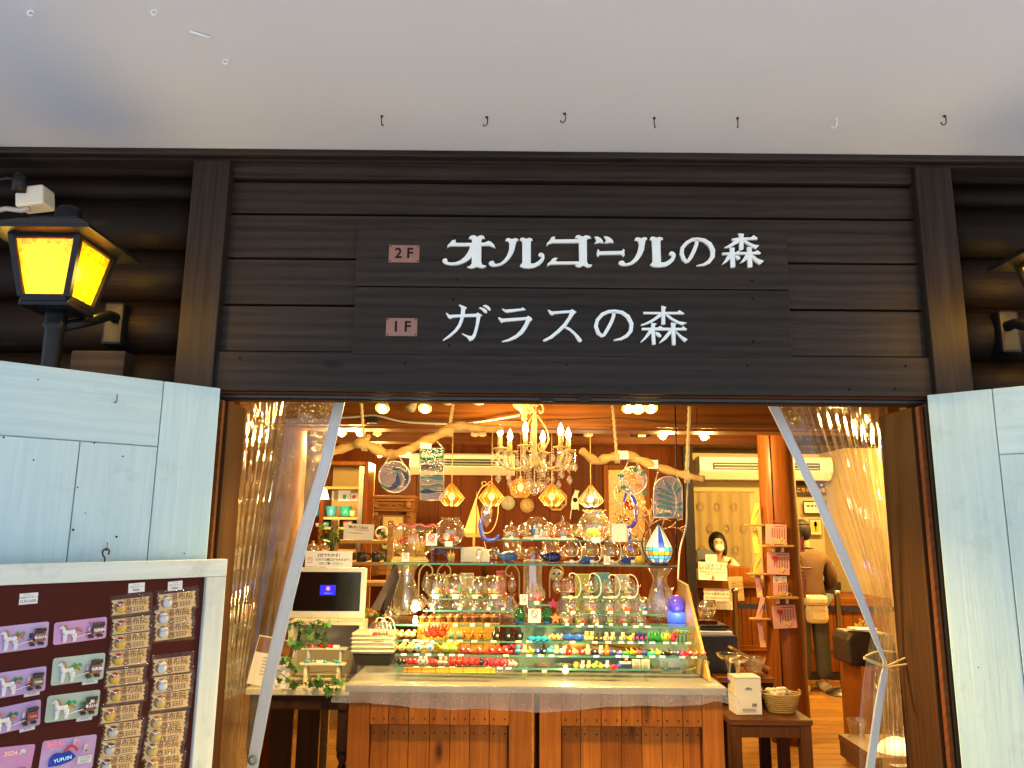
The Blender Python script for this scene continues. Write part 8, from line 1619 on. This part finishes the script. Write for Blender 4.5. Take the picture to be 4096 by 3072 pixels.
# ------------------------------------------------------------------ souvenir board on the open door
ang = R(5.5)
bo = HD + dl * plane_uv(HD, dl, nl, 884, 2236)[0] + nl * .05; bo.z = ZT + plane_uv(HD + nl * .05, dl, nl, 886, 2236)[1]
bd = Vector((dl.x * math.cos(ang) - dl.y * math.sin(ang), dl.x * math.sin(ang) + dl.y * math.cos(ang), 0))
if bd.y > dl.y: bd = Vector((dl.x * math.cos(-ang) - dl.y * math.sin(-ang), dl.x * math.sin(-ang) + dl.y * math.cos(-ang), 0))
bn = Vector((-bd.y, bd.x, 0)); bn = bn if bn.dot(nl) > 0 else -bn
BM = Matrix(((-bd.x, -bn.x, 0, bo.x), (-bd.y, -bn.y, 0, bo.y), (0, 0, 1, bo.z), (0, 0, 0, 1)))       # x to the right, y into the board
def buv(px, py): u, v = plane_uv(bo, bd, bn, px, py); return -u, v
sbd = thing('souvenir_board', 'brown painted souvenir board in a worn cream frame hung on the white door', 'display board', mtx=BM)
fwx = -buv(812, 2420)[0]; fwz = -buv(600, 2316)[1]; BW, BH = 1.15, 1.15
M_mar = mat('maroon_paint', (.070, .013, .008), .6, spec=.12, var=.12, nscale=14, bump=.06)
MB().box(-BW + fwx * .6, -fwx * .6, .004, .02, -BH + .02, -fwz * .6).build('panel', M_mar, sbd)
MB().box(-BW, -.0, -.014, .024, -fwz, 0).build('frame_rail', M_frame, sbd, .003); MB().box(-BW, 0, -.014, .024, -BH, -BH + fwz).build('frame_rail', M_frame, sbd, .003)
M_framev = wood('cream_painted_stile', (.58, .66, .60), (.74, .79, .72), 2, .5, bump=.3, rnd=.04, dirt=.45)
MB().box(-fwx, 0, -.0135, .024, -BH + fwz + .0006, -fwz - .0006).build('frame_stile', M_framev, sbd, .003); MB().box(-BW, -BW + fwx, -.0135, .024, -BH + fwz + .0006, -fwz - .0006).build('frame_stile', M_framev, sbd, .003)
hu, hv = buv(420, 2215); MB().tube(smooth([(hu, -.0, -.01), (hu, -.004, .012), (hu - .008, -.006, .022), (hu - .010, -.006, .036), (hu + .001, -.006, .044), (hu + .011, -.006, .036), (hu + .008, -.006, .024)]), .0028, 7).build('hanging_hook', M_rust, sbd)
ZB7 = lambda x, y: buv(x * .5257, 2200 + y * .5257)
def on_board(L, Rm, T, B, d=.0):
    "frame of something fixed to the board, from its four edge midpoints in the close-up"
    l, r, tp, bt_ = ZB7(*L), ZB7(*Rm), ZB7(*T), ZB7(*B); c = ((l[0] + r[0]) / 2, (l[1] + r[1]) / 2); a = math.atan2(r[1] - l[1], r[0] - l[0])
    mtx = BM @ Matrix.Translation((c[0], .004 - d, c[1])) @ Matrix.Rotation(-a, 4, 'Y')
    return mtx, math.hypot(r[0] - l[0], r[1] - l[1]), abs(tp[1] - bt_[1])
def card_outline(w_, h_, r): 
    out = []
    for cx, cz, a0 in ((w_ / 2 - r, h_ / 2 - r, 0), (-w_ / 2 + r, h_ / 2 - r, 90), (-w_ / 2 + r, -h_ / 2 + r, 180), (w_ / 2 - r, -h_ / 2 + r, 270)): out += [(cx + r * math.cos(R(a0 + 22.5 * k)), cz + r * math.sin(R(a0 + 22.5 * k))) for k in range(5)]
    return out
F3 = lambda u, v, d: (u, -d, v)
M_pl = mat('lilac_glass_card', (.52, .34, .60), .15, var=.22, nscale=9, coat=.5); M_pl2 = mat('pink_glass_card', (.60, .28, .52), .15, var=.25, nscale=9, coat=.5); M_gr = mat('pale_green_glass_card', (.46, .54, .42), .15, var=.06, nscale=9, coat=.5)
M_hw = mat('white_enamel', (.78, .80, .80), .15, var=.03, coat=.6); M_gold = mat('gold_brown_glass', (.45, .20, .03), .15, var=.3, nscale=60, coat=.6); M_choc = mat('brown_glass', (.20, .055, .01), .12, var=.35, nscale=30, coat=.7); M_bg = mat('black_glass', (.006, .006, .008), .08, coat=.8)
def tb(t, nm, mt, pts, r, n=8): return MB().tube(pts, r, n).build(nm, mt, t)
def critter(t, x, z, s_, kind):
    c_ = {'cat': BLK, 'rabbit': WHT, 'frog': (.10, .30, .12), 'pig': (.72, .50, .62), 'lilac': (.50, .35, .60)}[kind]; mm = gm(c_); b = MB(); b.ball((x, -.009, z), s_ * .42, 10, 7, (1, .7, 1.05)); b.ball((x, -.010, z + s_ * .68), s_ * .46, 10, 7, (1.1, .75, .95))
    if kind == 'rabbit': [b.tube([(x + q * s_ * .2, -.010, z + s_ * 1.0), (x + q * s_ * .3, -.010, z + s_ * 1.65)], [s_ * .14, s_ * .1], 7) for q in (-1, 1)]
    elif kind == 'frog' or kind == 'lilac': [b.ball((x + q * s_ * .32, -.012, z + s_ * 1.08), s_ * .16, 7, 5) for q in (-1, 1)]
    else: [b.lathe([(s_ * .16, 0), (0, s_ * .3)], 6, (x + q * s_ * .3, -.010, z + s_ * .98)) for q in (-1, 1)]
    o = b.build('driver_figure', mm, t)
    for q in (-1, 1): MB().ball((x + q * s_ * .18, -.010 - s_ * .34, z + s_ * .74), s_ * .07, 6, 4).build('eye', gm(WHT if kind == 'cat' else BLK), o)
    if kind == 'pig': MB().ball((x, -.010 - s_ * .33, z + s_ * .62), s_ * .14, 8, 5, (1.3, .6, 1)).build('snout', gm(WHT), o)
    return o
def magnet(L, Rm, T, B, base, label, kind, word, wcol, hill=None, price=None, extra=None):
    mtx, w_, h_ = on_board(L, Rm, T, B); t = thing('carriage_magnet', label, 'magnet', mtx=mtx, group='horse carriage magnets'); k = w_ / 410
    MB().prism(card_outline(w_, h_, w_ * .05), F3, 0, .004).build('card', base, t, .001)
    X = lambda x: (x * 1.12 - 208) * k; Z = lambda z: (95 - z) * k * (h_ / (190 * k)) * .94
    if hill: MB().prism([(X(112), Z(85)), (X(130), Z(68)), (X(143), Z(52)), (X(152), Z(42)), (X(166), Z(56)), (X(176), Z(60)), (X(190), Z(48)), (X(204), Z(60)), (X(206), Z(72)), (X(196), Z(82)), (X(150), Z(88))], F3, .0042, .007).build('hill', gm(hill), t, .001)
    # horse
    b = MB(); y_ = -.014
    b.tube(smooth([(X(62), y_, Z(95)), (X(80), y_, Z(93)), (X(110), y_, Z(92)), (X(138), y_, Z(90))], 3), [.10 * 0 + 17 * k, 21 * k, 20 * k, 19 * k, 18 * k, 18 * k, 18 * k, 19 * k, 20 * k, 18 * k], 10)
    b.tube([(X(72), y_, Z(92)), (X(64), y_, Z(70)), (X(60), y_, Z(48)), (X(55), y_, Z(36))], [21 * k, 15 * k, 12 * k, 11 * k], 9); b.tube([(X(60), y_, Z(34)), (X(46), y_, Z(40)), (X(30), y_, Z(50))], [12 * k, 12 * k, 7 * k], 9); b.lathe([(4 * k, 0), (0, 10 * k)], 6, (X(62), y_, Z(26)))
    for (x0, x1, x2) in ((66, 68, 66), (80, 80, 77), (128, 134, 132), (142, 146, 144)): b.tube([(X(x0), y_, Z(105)), (X(x1), y_, Z(140)), (X(x2), y_, Z(172)), (X(x2 - 7), y_, Z(180))], [13 * k, 9 * k, 7.5 * k, 6 * k], 8)
    b.build('horse', M_hw, t)
    tb(t, 'mane', M_gold, smooth([(X(58), y_ - .003, Z(24)), (X(76), y_ - .003, Z(34)), (X(84), y_ - .003, Z(55)), (X(86), y_, Z(72))], 3), [4 * k, 6 * k, 7 * k, 7 * k, 7 * k, 6 * k, 6 * k, 5 * k, 4 * k, 3 * k]); tb(t, 'tail', M_gold, smooth([(X(148), y_, Z(84)), (X(162), y_, Z(74)), (X(178), y_, Z(84)), (X(188), y_, Z(108))], 3), [4 * k, 8 * k, 11 * k, 12 * k, 12 * k, 11 * k, 9 * k, 7 * k, 5 * k, 2 * k])
    MB().ball((X(48), y_ - 11 * k, Z(36)), 2.5 * k, 6, 4).build('eye', M_bg, t)
    tb(t, 'harness', M_hw, [(X(100), -.030, Z(75)), (X(101), -.032, Z(95)), (X(110), -.030, Z(128)), (X(150), -.028, Z(140)), (X(200), -.024, Z(128)), (X(245), -.022, Z(122))], 3 * k, 6)
    # cart
    MB().box(X(262), X(342), -.020, -.004, Z(140), Z(70)).build('cart_body', M_choc, t, .004); MB().box(X(222), X(264), -.016, -.004, Z(140), Z(118)).build('cart_step', M_choc, t, .003)
    for j in range(5): MB().ball((X(270 + 16 * j), -.018, Z(52)), 13 * k, 10, 7, (1, 1, 1.5)).build('cart_roof_roll', M_bg, t)
    for x in (244, 258, 304, 320): MB().lathe([(0, -.006), (13 * k, -.006), (15 * k, 0), (13 * k, .006), (0, .006)], 14, (0, 0, 0)).build('wheel', M_bg, t, loc=(X(x), -.014, Z(158))).rotation_euler = (R(90), 0, 0)
    critter(t, X(243), Z(100), 30 * k, kind)
    if kind == 'pig' and hill is None: MB().ball((X(243), -.012, Z(28)), 9 * k, 8, 6).build('red_bead', gm(RED), t)
    if kind == 'rabbit' and price == '¥3,025': MB().ball((X(243), -.022, Z(92)), 12 * k, 8, 6, (1.3, .6, .8)).build('red_scarf', gm(RED), t)
    text(word, 31 * k, mat('word_%s' % str(wcol), wcol, .4, emit=wcol, estr=.15), t, (X(303), -.0225, Z(105)), bold=.025, squeeze=.8)
    if extra: text('♨', 42 * k, mat('word_white', (.85, .85, .85), .4), t, (X(303), -.0225, Z(76)), bold=.02)
    if price:
        q = MB().box(X(222), X(332), -.002, .0035, Z(222), Z(165)).build('price_sticker', mat('sticker', (.62, .66, .66), .5), t); text('ガラスの森', 16 * k, mat('blue_ink', (.08, .12, .22), .5), q, (X(277), -.0028, Z(184))); text(price, 22 * k, mat('blue_ink', (.08, .12, .22), .5), q, (X(277), -.0028, Z(205)))
    return t
WHc, CY, PK = (.85, .88, .92), (.35, .85, .55), (.95, .18, .25)
magnet((-38, 690), (368, 640), (170, 560), (165, 760), M_pl, 'lilac carriage magnet with a black cat and olive hill', 'cat', 'ゆふいん', WHc, (.22, .32, .05))
magnet((408, 640), (812, 588), (612, 530), (605, 698), M_pl2, 'pink carriage magnet with a pig under a red bead', 'pig', 'YUFUIN', WHc)
magnet((-55, 1040), (350, 975), (150, 900), (145, 1092), M_pl, 'lilac carriage magnet with a rabbit in a red scarf and price sticker', 'rabbit', 'Yufuin', CY, (.02, .28, .12), '¥3,025')
magnet((395, 930), (795, 880), (597, 805), (590, 1010), M_gr, 'pale green carriage magnet with a pig driver and price sticker', 'pig', 'YUFUIN', WHc, (.03, .45, .10), '¥2,970')
magnet((-90, 1320), (310, 1232), (110, 1170), (105, 1370), M_pl, 'lilac carriage magnet with a plain white rabbit and pink word', 'rabbit', 'Yufuin', PK, (.02, .28, .15), '¥2,970')
magnet((350, 1215), (755, 1160), (555, 1090), (548, 1290), M_gr, 'pale green carriage magnet with a green frog and hot spring mark', 'frog', 'ゆふいん', WHc, (.03, .50, .12), '¥3,025', 1)
mtx, w_, h_ = on_board((-180, 1640), (250, 1590), (40, 1500), (35, 1730)); t = thing('year_magnet', 'pink glass magnet marked with a year and two frogs', 'magnet', mtx=mtx); MB().prism(card_outline(w_, h_, w_ * .05), F3, 0, .004).build('card', M_pl2, t, .001); k = w_ / 430
text('2024', 52 * k, mat('peach_word', (.95, .55, .42), .4, emit=(.95, .5, .35), estr=.12), t, (28 * k, -.006, 66 * k), bold=.02); text('♨', 56 * k, M_hw, t, (122 * k, -.006, 66 * k), bold=.02); critter(t, 40 * k, -.055, 62 * k, 'lilac'); critter(t, 140 * k, -.045, 62 * k, 'frog'); MB().ball((95 * k, -.012, -.05), 30 * k, 10, 6, (1.2, .6, .8)).build('red_bow', gm(RED), t)
mtx, w_, h_ = on_board((310, 1560), (726, 1500), (515, 1440), (505, 1650)); t = thing('mountain_magnet', 'pink glass magnet with a blue mountain, red rainbow and two pigs', 'magnet', mtx=mtx); k = w_ / 416; h2 = h_ * 1.25
MB().prism([(a, b - .012) for a, b in card_outline(w_, h2, w_ * .05)], F3, 0, .004).build('card', M_pl, t, .001)
MB().prism([(-145 * k, -100 * k), (-140 * k, -40 * k), (-120 * k, -10 * k), (-90 * k, 2 * k), (-60 * k, -8 * k), (-30 * k, -5 * k), (0, 5 * k), (40 * k, -25 * k), (60 * k, -50 * k), (20 * k, -80 * k), (-60 * k, -100 * k)], F3, .0042, .012).build('blue_mountain', gm((.01, .05, .50)), t, .003)
text('YUFUIN', 38 * k, mat('mint_word', (.45, .9, .7), .4, emit=(.4, .9, .7), estr=.15), t, (-45 * k, -.014, -52 * k), rot=(R(90), R(-7), 0), bold=.02); text('湯布院', 50 * k, mat('hot_pink_word', (.95, .25, .38), .4, emit=(.9, .2, .3), estr=.1), t, (-115 * k, -.006, 65 * k), bold=.02); text('ゆふいん', 20 * k, M_hw, t, (-105 * k, -.006, 35 * k))
tb(t, 'red_rainbow', gm(RED), [(12 * k + 44 * k * math.cos(a), -.012, -8 * k + 48 * k * math.sin(a)) for a in [R(10 + 16 * q) for q in range(11)]], 9 * k); critter(t, 28 * k, 58 * k, 32 * k, 'pig'); critter(t, 118 * k, 0, 36 * k, 'pig'); MB().ball((118 * k, -.024, -3 * k), 10 * k, 8, 5).build('green_leaf', gm(GRN), t)
q = MB().box(75 * k, 185 * k, -.010, -.0085, -110 * k, -52 * k).build('price_sticker', mat('sticker', (.62, .66, .66), .5), t); text('ガラスの森', 17 * k, mat('blue_ink', (.08, .12, .22), .5), q, (130 * k, -.0108, -70 * k)); text('¥2,810', 22 * k, mat('blue_ink', (.08, .12, .22), .5), q, (130 * k, -.0108, -92 * k))
# price cards
for (cx, cy, w2, h2, l1, l2, pr, lb) in ((220, 370, 142, 84, 'マグネット', '辻馬車マグネット', '△¥2,600-', 'white price card for the carriage magnets'), (1042, 287, 124, 72, 'ふくろう', '木札マグネット', '¥880-', 'white price card above the longer row of owl tags'), (1336, 273, 110, 70, 'ふくろう', '木札マグネット', '¥880-', 'white price card above the row of owl tags by the frame')):
    mtx, w_, h_ = on_board((cx - w2 / 2, cy + 6), (cx + w2 / 2, cy - 6), (cx, cy - h2 / 2), (cx, cy + h2 / 2)); t = thing('price_card', lb, 'price card', mtx=mtx); MB().box(-w_ / 2, w_ / 2, -.001, .0, -h_ / 2, h_ / 2).build('card', M_paper, t)
    text(l1, h_ * .16, M_ink, t, (0, -.0016, h_ * .33)); text(l2, h_ * .2, M_ink, t, (0, -.0016, h_ * .1)); text(pr, h_ * .36, mat('blue_black_ink', (.02, .03, .08), .5), t, (0, -.0016, -h_ * .24))
# wooden owl tags in clear sleeves
M_tag = wood('pale_tag_wood', (.74, .46, .17), (.86, .60, .27), 0, .55, bump=.05, rnd=.06); M_eng = mat('burnt_engraving', (.22, .08, .012), .7); M_slv = glass('clear_sleeve', (1, 1, .99), 1, .75, base=.05, rough=.08, ripple=.8, rscale=70)
TW, TH = .128, .052
zig = [(-TW / 2, -TH / 2), (TW / 2, -TH / 2)] + [(TW / 2 - (.005 if j % 2 else 0), -TH / 2 + TH * (j + 1) / 8) for j in range(6)] + [(TW / 2, TH / 2), (-TW / 2, TH / 2)] + [(-TW / 2 + (.006 if j % 2 else 0), TH / 2 - TH * (j + 1) / 8) for j in range(6)]
plate = MB().prism(zig, F3, 0, .004).mesh('wood_plate', M_tag)
slv = MB().grid(lambda u, v: ((u - .5) * (TW + .018), -.011 - .003 * math.sin(u * 9 + v * 4) * math.sin(v * 3.1) + (.006 if v in (0, 1) else 0), (v - .45) * (TH + .024)), 16, 8).mesh('clear_sleeve', M_slv)
owls = {}
for nm, body, head in (('gold', (.68, .46, .05), (.42, .02, .02)), ('navy', (.55, .57, .58), (.02, .03, .10)), ('silver', (.66, .70, .72), (.60, .62, .62)), ('brown', (.62, .45, .12), (.45, .22, .05))):
    b1_ = MB().ball((0, -.004, -.002), .0155, 12, 8, (1, .5, 1.05)).mesh('owl_belly', gm(body)); b2_ = MB().ball((0, -.005, .009), .0135, 12, 8, (1.05, .5, .75)).mesh('owl_head', gm(head)); owls[nm] = (b1_, b2_)
rim = MB().ball((-.003, -.002, .002), .019, 14, 8, (1, .35, 1.05)).mesh('owl_rim', gm((.30, .12, .04)))
ey = MB().ball((0, 0, 0), .0046, 8, 5, (1, .5, 1)).mesh('eye', M_hw); pu = MB().ball((0, 0, 0), .0022, 6, 4, (1, .6, 1)).mesh('pupil', M_bg); bk_ = MB().lathe([(.0025, 0), (0, -.007)], 6).mesh('beak', gm(YEL))
rt = random.Random(9)
eng = MB()
for pts in ([(-.016, -.018), (-.010, -.006), (-.004, -.012)], [(-.010, -.006), (-.008, -.02)], [(-.012, -.008), (.002, -.004)]): eng.tube([(x + .006, -.0045, z) for x, z in pts], .0009, 4)
for j in range(4): eng.tube([(.012 + .010 * j, -.0045, -.019), (.012 + .010 * j, -.0045, -.006)], .0009, 4)
for z in (-.019, -.013, -.006): eng.tube([(.008, -.0045, z), (.046, -.0045, z + .001)], .0009, 4)
engm = eng.mesh('engraved_drawing', M_eng)
def owl_tag(cx, cy, kind, label):
    mtx, w_, h_ = on_board((cx - 146, cy + 18), (cx + 146, cy - 18), (cx, cy - 56), (cx, cy + 56), .002); sc_ = w_ / TW; t = thing('owl_tag', label, 'wooden tag', mtx=mtx @ Matrix.Scale(sc_ * .97, 4), group='wooden owl tags in clear sleeves')
    inst(plate, 'wood_plate', t); inst(rim, 'owl_rim', t, (-.036, -.004, -.001)); inst(owls[kind][0], 'owl_belly', t, (-.036, -.006, -.002)); inst(owls[kind][1], 'owl_head', t, (-.036, -.006, -.001))
    for s_ in (-1, 1): inst(ey, 'eye', t, (-.036 + s_ * .0055, -.0175, .009)); inst(pu, 'pupil', t, (-.036 + s_ * .0055, -.020, .009))
    inst(bk_, 'beak', t, (-.036, -.019, .006)); text('湯布院', .0265, M_eng, t, (.014, -.0046, .011), bold=.02); text('♨', .022, M_eng, t, (-.008, -.0046, -.013), bold=.01); struct(inst(engm, 'engraved_drawing', t), 'stuff')
    inst(slv, 'clear_sleeve', t, rot=(0, rt.uniform(-.05, .05), 0)); MB().tube([(-.070, -.013, .026 + rt.uniform(-.004, .004)), (-.052, -.016, .016), (-.036 + rt.uniform(-.004, .006), -.018, .004)], .0011, 5).build('white_string', M_hw, t)
Cs = [(993, 425), (997, 570), (992, 695), (975, 820), (948, 965), (958, 1095), (912, 1245), (935, 1370), (912, 1500), (885, 1625)]; Ds = [(1345, 385), (1318, 505), (1318, 615), (1305, 880), (1310, 1015), (1293, 1145), (1268, 1300), (1258, 1405), (1235, 1510), (1240, 1630)]
for i, (x, y) in enumerate(Cs): kd = 'gold' if i < 7 else 'navy'; owl_tag(x, y, kd, 'wooden tag with %s owl, %s from top in the carriage-side column' % ({'gold': 'red-headed gold', 'navy': 'navy-headed silver'}[kd], ORD[i]))
for i, (x, y) in enumerate(Ds): kd = 'silver' if i < 5 else 'brown'; owl_tag(x, y, kd, 'wooden tag with %s owl, %s from top in the frame-side column' % ({'silver': 'pale silver', 'brown': 'brown and gold'}[kd], ORD[i]))
